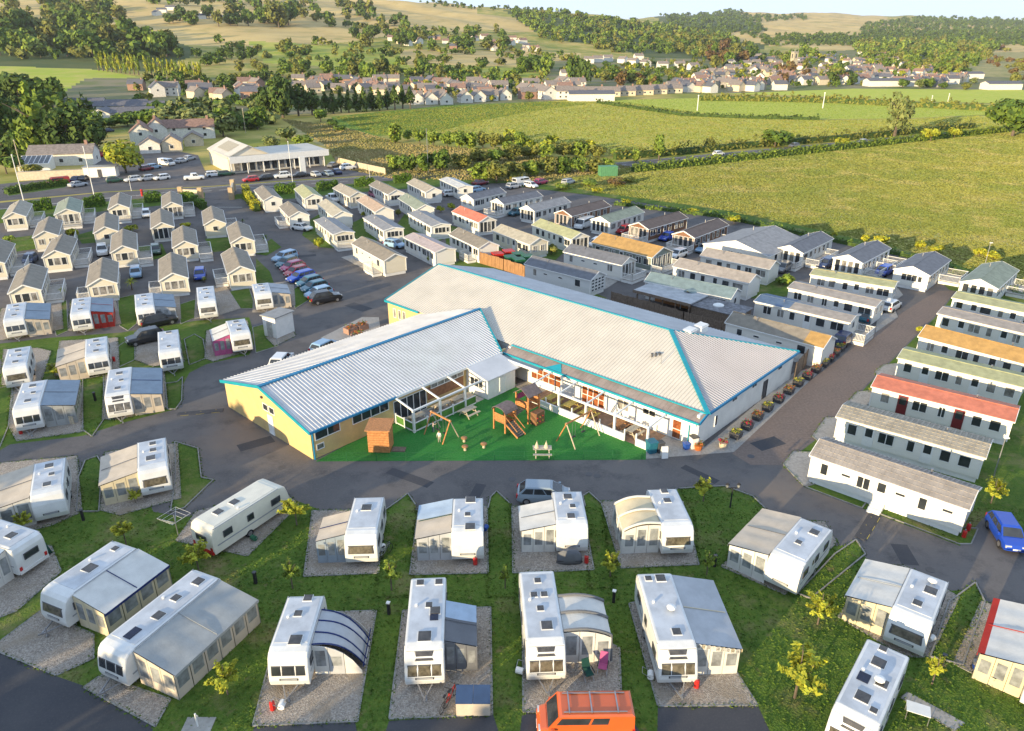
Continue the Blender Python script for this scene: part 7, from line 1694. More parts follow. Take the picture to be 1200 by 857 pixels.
for i, (x, y, l) in enumerate(((1045, 101, 40), (1066, 100, 30), (1086, 95, 26), (1172, 105, 24), (1138, 92, 16), (692, 118, 26))):
    H1('long low white %s building at the edge of the playing fields, %s of them' % ('flat' if i < 3 else 'plain', ORD[i]), x, y, 4, L=l, Wd=10, E=4, H=5.4, rk='slate', chim=False, group='long low white buildings', wins=0, name='low_building')
# church tower with pinnacles
p = at(929, 80); ct = thing('church_tower', 'tall square stone church tower with pinnacles in the village', 'church', p, R(20))
k = kpx(p); Hh = 20 * k; w_ = 2.9 * k
MB().box(-w_, w_, -w_, w_, -2, Hh * .86).build('tower', mat('buff_limestone', (0.46, 0.40, 0.28), 0.9, 0.2, 1), ct)  # warm buff stone, yellower than the parapet and pinnacles
for sx in (-1, 1):
    for sy in (-1, 1): MB().tube((sx * w_ * .85, sy * w_ * .85, Hh * .85), (sx * w_ * .85, sy * w_ * .85, Hh * 1.06), w_ * .16, 5, w_ * .03).build('pinnacle', HW['stone'], ct)
for a_ in range(4):
    mb = MB(); mb.box(-w_ * .3, w_ * .3, -w_ - .1, -w_ + .1, Hh * .55, Hh * .78); mb.build('belfry_window', DARK_GREY, ct, rz=a_ * math.pi / 2)
    mb = MB(); mb.box(-w_, w_, -w_ - .15, -w_ + .2, Hh * .84, Hh * .90); mb.build('parapet', HW['stone'], ct, rz=a_ * math.pi / 2)

# ---- showroom across the road
A, B_, C_ = G(270, 204), G(381, 193.5), G(231, 194)
e = (B_ - A).normalized(); Ls = (B_ - A).length; ang = math.atan2(e.y, e.x); nrm = Vector((-e.y, e.x, 0)); Ds = 21
sh = thing('car_showroom', 'long cream and white showroom with gabled hall and low glazed front', 'building', A, ang)
M_SHOW = mat('cream_sheet_wall', (0.68, 0.62, 0.50), 0.5, .05, .4); M_SHOWR = mat('pale_sheet_roof', (0.52, 0.49, 0.42), 0.5, .08, .3)
lw = Ls * .42
mb = MB(); mb.sections([[(0, y, 0), (lw, y, 0), (lw, y, 4.3), (lw / 2, y, 6.9), (0, y, 4.3)] for y in (0, Ds)]); mb.build('wall', M_SHOW, sh)
for s in (-1, 1):
    mb = MB(); x0 = -.4 if s < 0 else lw + .4
    mb.hexa([(x0, -.4, 4.1), (x0, Ds + .4, 4.1), (lw / 2, Ds + .4, 6.95), (lw / 2, -.4, 6.95), (x0, -.4, 4.35), (x0, Ds + .4, 4.35), (lw / 2, Ds + .4, 7.2), (lw / 2, -.4, 7.2)]); f = mb.build('roof', M_SHOWR, sh)
    if s < 0:
        mb = MB(); q = lambda t, y: (x0 + (lw / 2 - x0) * t, y, 4.45 + (7.25 - 4.45) * t); mb.poly([q(.3, 5), q(.85, 5), q(.85, 16), q(.3, 16)]); mb.build('roof_light', mat('dull_roof_light', (0.36, 0.31, 0.2), .4), f)
MB().box(lw, Ls, 0, Ds * .7, 0, 3.8).build('wall', M_SHOW, sh); MB().box(-.2, Ls + .5, -2.2, Ds * .7, 3.9, 4.6).build('flat_roof', M_SHOWR, sh); MB().box(-.3, Ls + .6, -2.4, -2.2, 3.0, 4.7).build('fascia', WHITE, sh)
for i in range(12):
    x = 1.2 + (Ls - 2.4) * i / 12; w__ = (Ls - 2.4) / 12 - .35
    f = MB().box(x, x + w__, -.12, -.01, .4, 2.9).build('window', WHITE, sh); MB().box(x + .12, x + w__ - .12, -.16, -.13, .5, 2.8).build('pane', GLASS if i % 3 else GLASS_PALE, f)
for i in range(7): MB().tube((i * Ls / 6.2, -2.0, 0), (i * Ls / 6.2, -2.0, 3.9), .12).build('post', WHITE, sh)
# low walls, huts, poles
def pole(label, x, y, hp, name='flagpole', m=None, r=.09, lean=0, cat='pole', group='poles along the main road'):
    p = at(x, y); k = kpx(p); h = hp * k * 1.05
    t = thing(name, label, cat, p, 0, group); mb = MB(); mb.tube((0, 0, 0), (lean * h, 0, h), r, 7, r * .7); mb.build('shaft', m or WHITE, t)
    MB().ball((lean * h, 0, h), r * 1.5, 7, 4).build('finial', m or WHITE, t); return t
pole('pale flagpole at the picture edge on the main road', 28, 236, 50, r=.12); pole('timber telegraph pole on the island by the bank', 27, 206, 38, 'telegraph_pole', WOOD_PALE, .14); pole('tall white flagpole between the two hedge chalets', 111, 232, 55, r=.11)
pole('thin white flagpole in front of the showroom', 343, 214, 44); pole('street light column beside the thicket', 502, 204, 48, 'street_lamp', STEEL, .1, cat='street lamp'); pole('white mast by the main road near the red post', 154, 224, 16, r=.07)
pole('grey telegraph pole behind the showroom', 288, 156, 26, 'telegraph_pole', WOOD_PALE, .12); pole('thin white mast at the tan roofed caravan', 434, 216, 18, r=.06); pole('white lighting column of the playing field by the hedge', 817, 130, 16, 'lighting_column', WHITE, .25); pole('goal like pale lighting column of the sports ground', 964, 127, 16, 'lighting_column', WHITE, .25)
pole('pale rugby post on the sports ground, nearer of two', 1109, 127, 15, 'goal_post', WHITE, .2); pole('pale rugby post on the sports ground, farther of two', 1090, 126, 12, 'goal_post', WHITE, .2)
tt = thing('totem_sign', 'tall white totem sign standing before the showroom', 'sign', at(356, 207), ang); MB().box(-.75, .75, -.2, .2, 0, 5.2).build('panel', WHITE, tt)
rp = thing('red_post_box', 'small red post standing in the verge of the main road', 'post box', G(167, 230)); MB().tube((0, 0, 0), (0, 0, 1.5), .28, 10).build('body', RED, rp); MB().ball((0, 0, 1.5), .32, 10, 4, sz=.5).build('cap', RED, rp); MB().box(-.18, .18, -.31, -.27, 1.1, 1.2).build('slot', BLACK, rp)
kiosk = thing('roadside_kiosk', 'small white hut beside the round golden tree', 'hut', G(120, 207), R(10)); MB().box(-4, 4, -1.4, 1.4, 0, 2.6).build('wall', WHITE, kiosk); MB().box(-4.2, 4.2, -1.6, 1.6, 2.61, 2.8).build('roof', M_FLATROOF, kiosk); MB().box(-.5, .5, -1.46, -1.41, .1, 2.1).build('door', DARK_GREY, kiosk)
gc = thing('garden_shed', 'green container shed beside the thicket and the big field', 'shed', G(712, 206), R(8)); MB().box(-2.4, 2.4, -1.3, 1.3, 0, 2.5).build('wall', mat('green_sheet', (0.10, 0.27, 0.13), .6), gc)
for i in range(9): MB().box(-2.3 + i * .52, -2.05 + i * .52, -1.36, -1.3, .1, 2.4).build('rib', mat('green_sheet_rib', (0.09, 0.24, 0.12), .6) if i == 0 else bpy.data.materials['green_sheet_rib'], gc)
MB().box(-2.5, 2.5, -1.4, 1.4, 2.51, 2.6).build('roof', bpy.data.materials['green_sheet'], gc)
bw = thing('boundary_wall', 'long pale rendered wall below the white house on the bank', 'wall', G(65, 210), R(17)); MB().box(-8.5, 8.5, -.15, .15, 0, 2.2).build('wall_panel', HW['cream'], bw); MB().box(-8.7, 8.7, -.22, .22, 2.2, 2.32).build('coping', KERB, bw)
cs_ = thing('conservatory', 'sloping glass conservatory roof at the end of the white house', 'conservatory', G(44, 199), R(14)); 
mb = MB(); mb.hexa([(-4, -2.5, 0), (4, -2.5, 0), (4, 2.5, 0), (-4, 2.5, 0), (-4, -2.5, 2.0), (4, -2.5, 2.0), (4, 2.5, 3.6), (-4, 2.5, 3.6)]); mb.build('frame', WHITE, cs_)
for i in range(6):
    x = -3.7 + i * 1.27; MB().hexa([(x, -2.3, 2.08), (x + 1.05, -2.3, 2.08), (x + 1.05, 2.3, 3.55), (x, 2.3, 3.55), (x, -2.3, 2.12), (x + 1.05, -2.3, 2.12), (x + 1.05, 2.3, 3.59), (x, 2.3, 3.59)]).build('pane', GLASS, cs_)
fn = thing('wooden_fence', 'pale close boarded fence at the end of the showroom forecourt', 'fence', G(393, 192)); o_ = G(393, 192)
P_ = [G(393, 191), G(420, 198), G(452, 205)]
for a, b in zip(P_, P_[1:]):
    d = b - a; n = int(d.length / 1.4)
    for i in range(n): mb = MB(); q0 = a + d * (i / n) - o_; q1 = a + d * ((i + .97) / n) - o_; mb.beam(q0 + Vector((0, 0, .9)), q1 + Vector((0, 0, .9)), .06, 1.8); mb.build('panel', WOOD_PALE, fn)
gw_ = 'entrance gate walls of the park'
for lab, x0, y0, x1, y1, h_ in (('sandstone gate wall with pillar on the right of the entrance', 274, 224, 272, 234, 2.2), ('curved cream gate wall on the left of the entrance', 213, 232, 236, 233, 2.0)):
    a = G(x0, y0); b = G(x1, y1); t = thing('gate_wall', lab, 'wall', a, 0, gw_); d = b - a; mb = MB(); mb.beam((0, 0, h_ / 2), (d.x, d.y, h_ / 2), .4, h_); mb.build('wall_panel', HW['cream'], t)
    for q in (Vector((0, 0, 0)), d): mb = MB(); mb.box(q.x - .5, q.x + .5, q.y - .5, q.y + .5, 0, h_ + .6); mb.build('pillar', mat('sandstone', (.45, .33, .2), .9) if 'sandstone' not in bpy.data.materials else bpy.data.materials['sandstone'], t)
# ---------------------------------------------------------------- play area on the turf
def pbox(name, root, b, m): return MB().box(*b).build(name, m, root)
def pbeam(name, root, a, b, w, m, h=None): mb = MB(); mb.beam(a, b, w, h); return mb.build(name, m, root)
M_PLAY = mat('play_timber', (0.46, 0.20, 0.07), 0.65, 0.25, 5, bump=.2); M_PLAYROOF = mat('play_roof_felt', (0.17, 0.13, 0.12), 0.8, .2, 3)
# climbing frame: high tower, low tower, bridge and stair; its own axes follow the turf
o = W(47.6, 42.6); t = thing('climbing_frame', 'timber climbing frame with two roofed towers and a dark stair', 'climbing frame', o, TH - R(90))
def tower(cx, cy, sx, sy, deck_z, post_z, apex, pitched):
    for dx in (-1, 1):
        for dy in (-1, 1): pbox('post', t, (cx + dx * sx - .07, cx + dx * sx + .07, cy + dy * sy - .07, cy + dy * sy + .07, 0, post_z), M_PLAY)
    n = 7
    for i in range(n): y = cy - sy + 2 * sy * i / n; pbox('deck_board', t, (cx - sx, cx + sx, y + .015, y + 2 * sy / n - .015, deck_z - .06, deck_z), M_PLAY)
    for dy in (-1, 1):
        for k in range(4): pbox('side_board', t, (cx - sx, cx + sx, cy + dy * sy - .03, cy + dy * sy + .03, deck_z + .08 + k * .2, deck_z + .25 + k * .2), M_PLAY)
    for s in (-1, 1):
        if pitched: mb = MB(); q = [(cx + s * (sx + .2), cy - sy - .2, post_z - .1), (cx + s * (sx + .2), cy + sy + .2, post_z - .1), (cx, cy + sy + .2, apex), (cx, cy - sy - .2, apex)]; mb.hexa(q + [(a_, b_, c_ + .06) for a_, b_, c_ in q]); mb.build('roof', M_PLAYROOF, t)
    if not pitched:
        prev = None
        for i in range(7):
            a_ = math.pi * i / 6; p_ = (cx - math.cos(a_) * (sx + .15), post_z - .1 + math.sin(a_) * (apex - post_z + .1))
            if prev: mb = MB(); mb.hexa([(prev[0], cy - sy - .2, prev[1]), (p_[0], cy - sy - .2, p_[1]), (p_[0], cy + sy + .2, p_[1]), (prev[0], cy + sy + .2, prev[1]), (prev[0], cy - sy - .2, prev[1] + .06), (p_[0], cy - sy - .2, p_[1] + .06), (p_[0], cy + sy + .2, p_[1] + .06), (prev[0], cy + sy + .2, prev[1] + .06)]); mb.build('roof', M_PLAYROOF, t)
            prev = p_
tower(-.6, 1.5, .8, .8, 1.5, 3.0, 3.6, True)
tower(-.9, -1.5, .75, .7, 1.0, 2.2, 2.6, False)
for i in range(6): y = -.75 + i * .24; pbox('bridge_board', t, (-1.3, -.3, y, y + .2, 1.1 + i * .06, 1.16 + i * .06), M_PLAYROOF)
for i in range(8): pbox('stair_tread', t, (-.3 + i * .2, -.06 + i * .2, -2.1, -1.1, .95 - i * .12, 1.0 - i * .12), M_PLAYROOF)
for y in (-2.15, -1.05): pbeam('stringer', t, (-.3, y, 1.05), (1.4, y, .05), .08, M_PLAY, .16); pbeam('handrail', t, (-.2, y, 1.75), (1.35, y, .7), .06, M_PLAY)
mb = MB(); mb.hexa([(.3, .9, 0), (1.1, .9, 0), (1.1, 2.1, 0), (.3, 2.1, 0), (.3, .9, 1.3), (1.1, .9, 1.3), (1.1, 2.1, 1.3), (.3, 2.1, 1.3)]); mb.build('climbing_wall', mat('climbing_wall_board', (0.2, 0.10, 0.05), .7, .2, 4), t)
for i in range(6): MB().ball((1.13, 1.0 + (i % 3) * .4, .35 + (i // 3) * .5), .07, 6, 4).build('hand_hold', RED if i % 2 else M_YELLOW, t)
pbox('banner', t, (-1.43, -1.39, .8, 2.2, 2.1, 2.7), FAB['pink'])
gsw = 'swing sets on the turf'
def swing(label, p, q, h=2.25, spread=1.15):
    P = Vector(p); Q = Vector(q); C = (P + Q) / 2; d = Q - P; L = d.length; r = thing('swing_set', label, 'swing', (C.x, C.y, .01), math.atan2(d.y, d.x), gsw)
    pbeam('top_beam', r, (-L / 2 - .15, 0, h), (L / 2 + .15, 0, h), .13, M_PLAY)
    for s in (-1, 1):
        for k in (-1, 1): mb = MB(); mb.tube((s * L / 2, k * spread, 0), (s * L / 2, -k * .06, h + .1), .06, 7); mb.build('leg', M_PLAY if k > 0 else WOOD_PALE, r)
    for x in (-L * .2, L * .2):
        pbox('seat', r, (x - .25, x + .25, -.1, .1, .45, .5), BLACK)
        for e_ in (-.22, .22): mb = MB(); mb.tube((x + e_, 0, .5), (x + e_, 0, h), .015, 4); mb.build('chain', STEEL, r)
    return r
swing('timber swing frame with splayed legs by the front of the pergola', W(47.6, 37.1), W(51.2, 37.0)); swing('smaller timber swing frame near the picnic bench and the wing', W(40.9, 45.6), W(41.0, 48.3), 2.1, 1.0)
def picnic(label, a, b, rz, m, group='picnic benches', z=0.012):
    p = W(a, b); r = thing('picnic_table', label, 'picnic table', (p.x, p.y, z), rz, group)
    for i in range(5): y = -.36 + i * .15; pbox('top_board', r, (-.85, .85, y, y + .13, .72, .76), m)
    for s in (-1, 1): pbox('seat', r, (-.85, .85, s * .75 - .14, s * .75 + .14, .43, .47), m)
    for x in (-.6, .6):
        pbeam('cross_bar', r, (x, -.88, .4), (x, .88, .4), .07, m)
        for s in (-1, 1): pbeam('leg', r, (x, s * .72, 0), (x, s * .25, .72), .08, m)
    return r
picnic('pale picnic bench beside the glazed pergola of the wing', 45.6, 48.0, TH, WOOD_PALE); pt = picnic('grey picnic bench in the middle of the turf front', 44.8, 37.6, 0.0, mat('weathered_bench', (0.45, 0.41, 0.33), .8, .2, 5))
for i, dx in enumerate((-.5, .35)):
    p = W(44.8, 37.6) + Vector((dx, 0, 0)); f = thing('folded_parasol', 'cream folded parasol lying up on the grey picnic bench, %s of two' % ('nearer the swing' if i else 'nearer the stair'), 'parasol', (p.x, p.y, .772), 0, 'folded parasols on the bench')
    MB().tube((0, 0, 0), (0, 0, .55), .22, 8, .05).build('cloth', FAB['cream'], f); MB().tube((0, 0, .5), (0, 0, .7), .03).build('tip', WOOD_PALE, f)
for i, (a, b, m) in enumerate(((53.4, 43.6, M_YELLOW), (53.5, 41.2, M_YELLOW), (53.4, 38.9, M_YELLOW), (53.6, 35.2, WOOD_ORANGE), (53.4, 33.6, WOOD_PALE))):
    picnic('%s bench on the boarded terrace under the long pergola, %s from the wing' % ('sunlit yellow' if i < 3 else 'brown' if i == 3 else 'pale', ORD[i]), a, b, TH, {0: WOOD_PALE}.get(9, mat('sun_tinted_bench', (0.45, 0.34, 0.08), .7, .2, 4) if i == 0 else bpy.data.materials['sun_tinted_bench'] if i < 3 else m), 'benches on the terrace', .028)  # yellow benches: the sunlight on the wood is put into its colour
for i, (a, b) in enumerate(((41.2, 50.7), (44.6, 50.7), (46.6, 50.6))): picnic('pale bench inside the glazed pergola, %s from the timber playhouse' % ORD[i], a, b, TH, WOOD_PALE, 'benches inside the glazed pergola', .028)
# playhouse
p = W(35.6, 49.3); ph = thing('timber_playhouse', 'orange timber boarded playhouse with flat lid on the turf', 'playhouse', (p.x, p.y, .01), R(-3))
for i in range(9): pbox('wall_board', ph, (-.98, .98, -.9, -.84, .08 + i * .25, .31 + i * .25), M_PLAY)
pbox('side_wall', ph, (.93, .98, -.83, .9, .05, 2.3), M_PLAY); pbox('side_wall', ph, (-.98, -.93, -.83, .9, .05, 2.3), M_PLAY); pbox('back_wall', ph, (-.92, .92, .85, .9, .05, 2.3), M_PLAY)
mb = MB(); mb.hexa([(-1.15, -1.1, 2.34), (1.15, -1.1, 2.34), (1.15, 1.1, 2.5), (-1.15, 1.1, 2.5), (-1.15, -1.1, 2.42), (1.15, -1.1, 2.42), (1.15, 1.1, 2.58), (-1.15, 1.1, 2.58)]); mb.build('roof', WOOD_ORANGE, ph)
pbox('step', ph, (1.05, 2.3, -.6, .2, .0, .1), WOOD_DARK)
for i, (x, y) in enumerate(((544, 518), (545, 528), (567, 525))):
    q = G(x, y); s_ = thing('toadstool_seat', 'little wooden toadstool seat on the turf, %s' % ('nearest the swing', 'nearest the road', 'nearest the stair')[i], 'stool', (q.x, q.y, .012), 0, 'toadstool seats on the turf'); MB().tube((0, 0, 0), (0, 0, .4), .14, 8, .11).build('stem', WOOD_PALE, s_); MB().ball((0, 0, .42), .32, 10, 5, sz=.45).build('cap', WOOD, s_)
# low fence at the front of the turf: slim green posts with mesh between
A_, B__ = G(372, 541.5), G(752, 538.5); fe = thing('mesh_fence', 'low green wire fence along the road edge of the turf', 'fence', (A_.x, A_.y, 0)); d = B__ - A_
M_FENCE = mat('green_fence_wire', (0.02, 0.12, 0.04), .5)
for i in range(12): q = d * (i / 11); MB().tube((q.x, q.y, 0), (q.x, q.y, .95), .025, 5).build('post', M_FENCE, fe)
mb = MB()
for z in (.1, .5, .9): mb.beam((0, 0, z), (d.x, d.y, z), .012)
mb.build('wire', M_FENCE, fe)

# ---------------------------------------------------------------- people
def person(label, p, rz, h=1.2, shirt=(0.7, 0.68, 0.62), trousers=(0.05, 0.06, 0.1), hair=(0.08, 0.05, 0.03), pose='stand', group='people on the turf'):
    me = bpy.data.meshes.new('person'); s = h / 1.72
    sw = .18 if pose == 'walk' else .06
    V = {'pel': (0, 0, .92), 'waist': (0, 0, 1.08), 'chest': (0, 0, 1.32), 'neck': (0, .01, 1.48), 'head': (0, .02, 1.58), 'top': (0, .01, 1.69), 'ls': (.19, 0, 1.40), 'le': (.27, .03, 1.13), 'lh': (.26, .14, .88), 'rs': (-.19, 0, 1.40), 're': (-.27, .03, 1.13), 'rh': (-.26, .14, .88),
         'lk': (.10, sw, .50), 'la': (.11, sw * .3, .08), 'lt': (.12, sw * .3 + .16, .04), 'rk': (-.10, -sw * .3, .50), 'ra': (-.11, -sw * 1.6, .08), 'rt': (-.12, -sw * 1.6 + .16, .04), 'lhip': (.1, 0, .88), 'rhip': (-.1, 0, .88)}
    if pose == 'reach': V['le'] = (.33, .16, 1.35); V['lh'] = (.36, .36, 1.5)
    rad = {'pel': .14, 'waist': .125, 'chest': .15, 'neck': .055, 'head': .10, 'top': .075, 'ls': .065, 'le': .042, 'lh': .036, 'rs': .065, 're': .042, 'rh': .036, 'lk': .06, 'la': .042, 'lt': .035, 'rk': .06, 'ra': .042, 'rt': .035, 'lhip': .088, 'rhip': .088}
    E = [('pel', 'waist'), ('waist', 'chest'), ('chest', 'neck'), ('neck', 'head'), ('head', 'top'), ('chest', 'ls'), ('ls', 'le'), ('le', 'lh'), ('chest', 'rs'), ('rs', 're'), ('re', 'rh'), ('pel', 'lhip'), ('lhip', 'lk'), ('lk', 'la'), ('la', 'lt'), ('pel', 'rhip'), ('rhip', 'rk'), ('rk', 'ra'), ('ra', 'rt')]
    K = list(V); me.from_pydata([tuple(c * s for c in V[k]) for k in K], [(K.index(a), K.index(b)) for a, b in E], [])
    o = place('person', me, None, (p.x, p.y, .012), rz); m = o.modifiers.new('skin', 'SKIN'); sv = me.skin_vertices[0].data
    for i, k in enumerate(K): sv[i].radius = (rad[k] * s, rad[k] * s)
    sv[0].use_root = True; o.modifiers.new('sub', 'SUBSURF').render_levels = 1
    m_ = bpy.data.materials.new('clothes_and_skin'); m_.use_nodes = True; nt = m_.node_tree; b = nt.nodes['Principled BSDF']; b.inputs['Roughness'].default_value = .8
    tc = nt.nodes.new('ShaderNodeTexCoord'); sp = nt.nodes.new('ShaderNodeSeparateXYZ'); rp = nt.nodes.new('ShaderNodeValToRGB'); dv = nt.nodes.new('ShaderNodeMath'); dv.operation = 'DIVIDE'; dv.inputs[1].default_value = h
    nt.links.new(tc.outputs['Object'], sp.inputs[0]); nt.links.new(sp.outputs[2], dv.inputs[0]); nt.links.new(dv.outputs[0], rp.inputs[0]); nt.links.new(rp.outputs[0], b.inputs['Base Color'])
    r = rp.color_ramp; r.interpolation = 'CONSTANT'; r.elements[0].position = 0; r.elements[0].color = (.04, .035, .03, 1); r.elements[1].position = .05; r.elements[1].color = (*trousers, 1)
    for pos, c in ((.56, shirt), (.85, (.45, .27, .19)), (.945, hair)): e = r.elements.new(pos); e.color = (*c, 1)
    me.materials.append(m_); tag(o, label, 'person', group)
    hm = MB(); hm.ball((0, -.005 * s, 1.635 * s), .112 * s, 10, 6, sz=.9); hm.build('hair', mat('hair', hair, .7), o)
    fm = MB(); fm.ball((0, .118 * s, 1.565 * s), .018 * s, 6, 4); fm.build('nose', mat('skin', (.45, .27, .19), .6), o)
    for sx in (-1, 1):
        MB().ball((sx * .036 * s, .105 * s, 1.595 * s), .012 * s, 6, 4).build('eye', BLACK, o); MB().ball((sx * .10 * s, .02 * s, 1.575 * s), .022 * s, 6, 4).build('ear', bpy.data.materials['skin'], o)
        hx = V['lh' if sx > 0 else 'rh']
        for k in range(4): mb = MB(); mb.tube(tuple(c * s for c in (hx[0] + (k - 1.5) * .017, hx[1] + .01, hx[2] - .02)), tuple(c * s for c in (hx[0] + (k - 1.5) * .019, hx[1] + .045, hx[2] - .09 + abs(k - 1.5) * .01)), .009 * s, 5, .006 * s); mb.build('finger', bpy.data.materials['skin'], o)
        mb = MB(); mb.tube(tuple(c * s for c in (hx[0] - sx * .02, hx[1] + .02, hx[2])), tuple(c * s for c in (hx[0] - sx * .045, hx[1] + .06, hx[2] - .04)), .011 * s, 5, .008 * s); mb.build('thumb', bpy.data.materials['skin'], o)
    return o
person('child in a white shirt standing by the small swing frame', G(515, 519), R(160), 1.25, hair=(.25, .15, .06), trousers=(.42, .36, .3))
person('child in pale clothes leaning towards the small swing', G(508, 507), R(-60), 1.2, shirt=(.45, .36, .33), pose='reach')
person('child in a white top and dark shorts beside the low pergola wall', G(637, 494), R(60), 1.3, trousers=(.03, .03, .04), pose='walk')

# ---------------------------------------------------------------- terrace clutter, planters and fence round the clubhouse
M_SOIL = mat('potting_soil', (0.06, 0.04, 0.03), .95); M_ORANGEFL = leafmat('orange_flowers', (0.45, 0.14, 0.04)); M_REDFL = leafmat('red_flowers', (0.35, 0.03, 0.05)); M_YELFL = leafmat('yellow_flowers', (0.45, 0.36, 0.06))
def planter_mesh(): 
    mb = MB(); mb.sections([[(-.42, -.42, 0), (.42, -.42, 0), (.42, .42, 0), (-.42, .42, 0)], [(-.5, -.5, .62), (.5, -.5, .62), (.5, .5, .62), (-.5, .5, .62)]]); return mb.mesh('tub', DARK_GREY)
def flower_mesh(k, m):
    rng = np.random.default_rng(k); n = 90; p = rng.uniform(-.44, .44, (n, 3)); p[:, 2] = rng.uniform(0, .3, n); return leaf_mesh('flowers', p, np.tile(np.array([0, 0, 1.0]), (n, 1)), .13, rng, [m, LEAF['green'][0]], .35)
for i, (x, y) in enumerate(((862, 513), (875, 502.5), (887, 491.5), (899, 481), (912, 471), (924, 461), (935, 452), (946, 444), (956, 436), (965, 429), (972, 423), (978, 417), (984, 411))):
    q = G(x, y); c = ('yellow', 'orange', 'red')[(i * 2) % 3]
    pl = thing('planter', 'square tub of %s flowers along the white end wall, %s from the corner' % (c, ORD[i]), 'planter', (q.x, q.y, .02), TH, 'flower tubs along the clubhouse wall')
    place('tub', shared('planter', planter_mesh), pl); place('flowers', shared(('fl', i % 3, c), lambda: flower_mesh(i, {'yellow': M_YELFL, 'orange': M_ORANGEFL, 'red': M_REDFL}[c])), pl, (0, 0, .6))
    place('soil', shared('soil', lambda: MB().box(-.46, .46, -.46, .46, .55, .6).mesh('soil', M_SOIL)), pl)
for lab, x, y, m, fl in (('round pot overflowing with red and purple flowers at the paving corner', 847, 524, WOOD_PALE, M_REDFL), ('low orange pot by the white end of the clubhouse', 818, 527, M_ORANGEFL, M_ORANGEFL)):
    q = G(x, y); pl = thing('flower_pot', lab, 'flower pot', (q.x, q.y, .02), 0); MB().tube((0, 0, 0), (0, 0, .5), .32, 10, .42).build('pot', m, pl); place('flowers', shared(('potfl', fl.name), lambda: flower_mesh(9, fl)), pl, (0, 0, .5))
for i, (x, y, b) in enumerate(((389, 392, 0), (402, 388, 1), (398, 399, 2))):
    q = G(x + 22, y - 2); pl = thing('flower_bed', 'brick edged flower planter beside the yellow wall of the main range, %s' % ('nearest the road', 'nearest the wall', 'nearest the wing')[i], 'planter', (q.x, q.y, .02), TH, 'brick planters by the yellow wall'); MB().box(-.7, .7, -.6, .6, 0, .7).build('tub', HW['brick'], pl); place('flowers', shared(('bedfl', i), lambda: flower_mesh(20 + i, M_ORANGEFL)), pl, (0, 0, .7), scale=(1.4, 1.3, 1.3))
def bin_(label, x, y, m, h=1.05, w=.3, name='litter_bin', lid=None, group=None):
    q = G(x, y); r = thing(name, label, 'bin', (q.x, q.y, .02), R(20), group); mb = MB(); mb.sections([[(-w * .85, -w * .85, 0), (w * .85, -w * .85, 0), (w * .85, w * .85, 0), (-w * .85, w * .85, 0)], [(-w, -w, h), (w, -w, h), (w, w, h), (-w, w, h)]]); mb.build('body', m, r)
    mb = MB(); mb.box(-w - .03, w + .03, -w - .06, w + .03, h + .002, h + .09); mb.build('lid', lid or m, r); return r
bin_('blue teal litter bin at the end of the long pergola', 763, 530, mat('teal_bin', (.02, .14, .2), .5), 1.1, .42); bin_('dark litter bin beside the folding sign', 773, 530, DARK_GREY, 1.0, .3); bin_('small blue tub by the clubhouse door', 804, 526, BLUE, .5, .25); bin_('tall white bin by the corner of the clubhouse', 812, 525, WHITE, 1.15, .32, lid=DARK_GREY)
q = G(778, 536); sg = thing('folding_sign', 'white folding pavement sign at the terrace entrance', 'sign', (q.x, q.y, .02), R(10))
for s in (-1, 1): mb = MB(); mb.hexa([(-.3, s * .28, 0), (.3, s * .28, 0), (.3, s * .24, 0), (-.3, s * .24, 0), (-.3, s * .05, 1.1), (.3, s * .05, 1.1), (.3, s * .01, 1.1), (-.3, s * .01, 1.1)]); mb.build('board', WHITE, sg)
# close boarded fence behind the clubhouse
def fence(label, pts, h=1.8, m=WOOD_DARK, group='timber fences round the clubhouse', name='board_fence', step=.9):
    P = [G(*p) for p in pts]; r = thing(name, label, 'fence', P[0], 0, group); n0 = 0
    for a, b in zip(P, P[1:]):
        d = b - a; n = max(1, int(d.length / step))
        for i in range(n):
            q0 = a + d * (i / n) - P[0]; q1 = a + d * ((i + .96) / n) - P[0]; hh = h * (1 + .03 * math.sin(i * 2.1)); mb = MB(); u = Vector((0, 0, hh / 2 + .03)); mb.beam(q0 + u, q1 + u, .05, hh); mb.build('board', m, r)
        for i in range(0, n + 1, 3): q = a + d * (i / n) - P[0]; MB().box(q.x - .05, q.x + .05, q.y - .09, q.y + .09, 0, h + .12).build('post', m, r)
    return r
fence('dark close boarded fence between the clubhouse and the tan roofed caravan', [(868, 396), (905, 408), (932, 417), (948, 424), (930, 445)], 2.0)
fence('low dark timber fence behind the back roof of the clubhouse', [(716, 354), (760, 366), (800, 378), (868, 396)], 1.5)
# timber bin compound with bins
fence('brown timber screen of the bin compound by the park road', [(563, 309), (590, 317), (617, 326), (628, 318)], 1.9, WOOD, 'bin compound'); fence('brown side screen of the bin compound next to a yellow shrub', [(556, 306), (563, 309)], 1.9, WOOD, 'bin compound')
gb_ = 'wheeled bins in the compound'
for i, (x, y, m, l) in enumerate(((583, 310, RED, RED), (596, 307, RED, RED), (598, 314, GREEN_PLASTIC, GREEN_PLASTIC), (608, 317, GREEN_PLASTIC, GREEN_PLASTIC), (607, 310, DARK_GREY, GREEN_PLASTIC), (618, 313, GREEN_PLASTIC, GREEN_PLASTIC))):
    bin_('large wheeled bin with %s lid in the timber compound, %s' % (('red', 'red', 'dark green', 'dark green', 'dark green', 'dark green')[i], ('at the near screen', 'farther back', 'next to the red ones', 'in the middle', 'farthest back', 'nearest the pale lattice caravan')[i]), x, y, m, 1.9, .85, 'wheeled_bin', l, gb_)
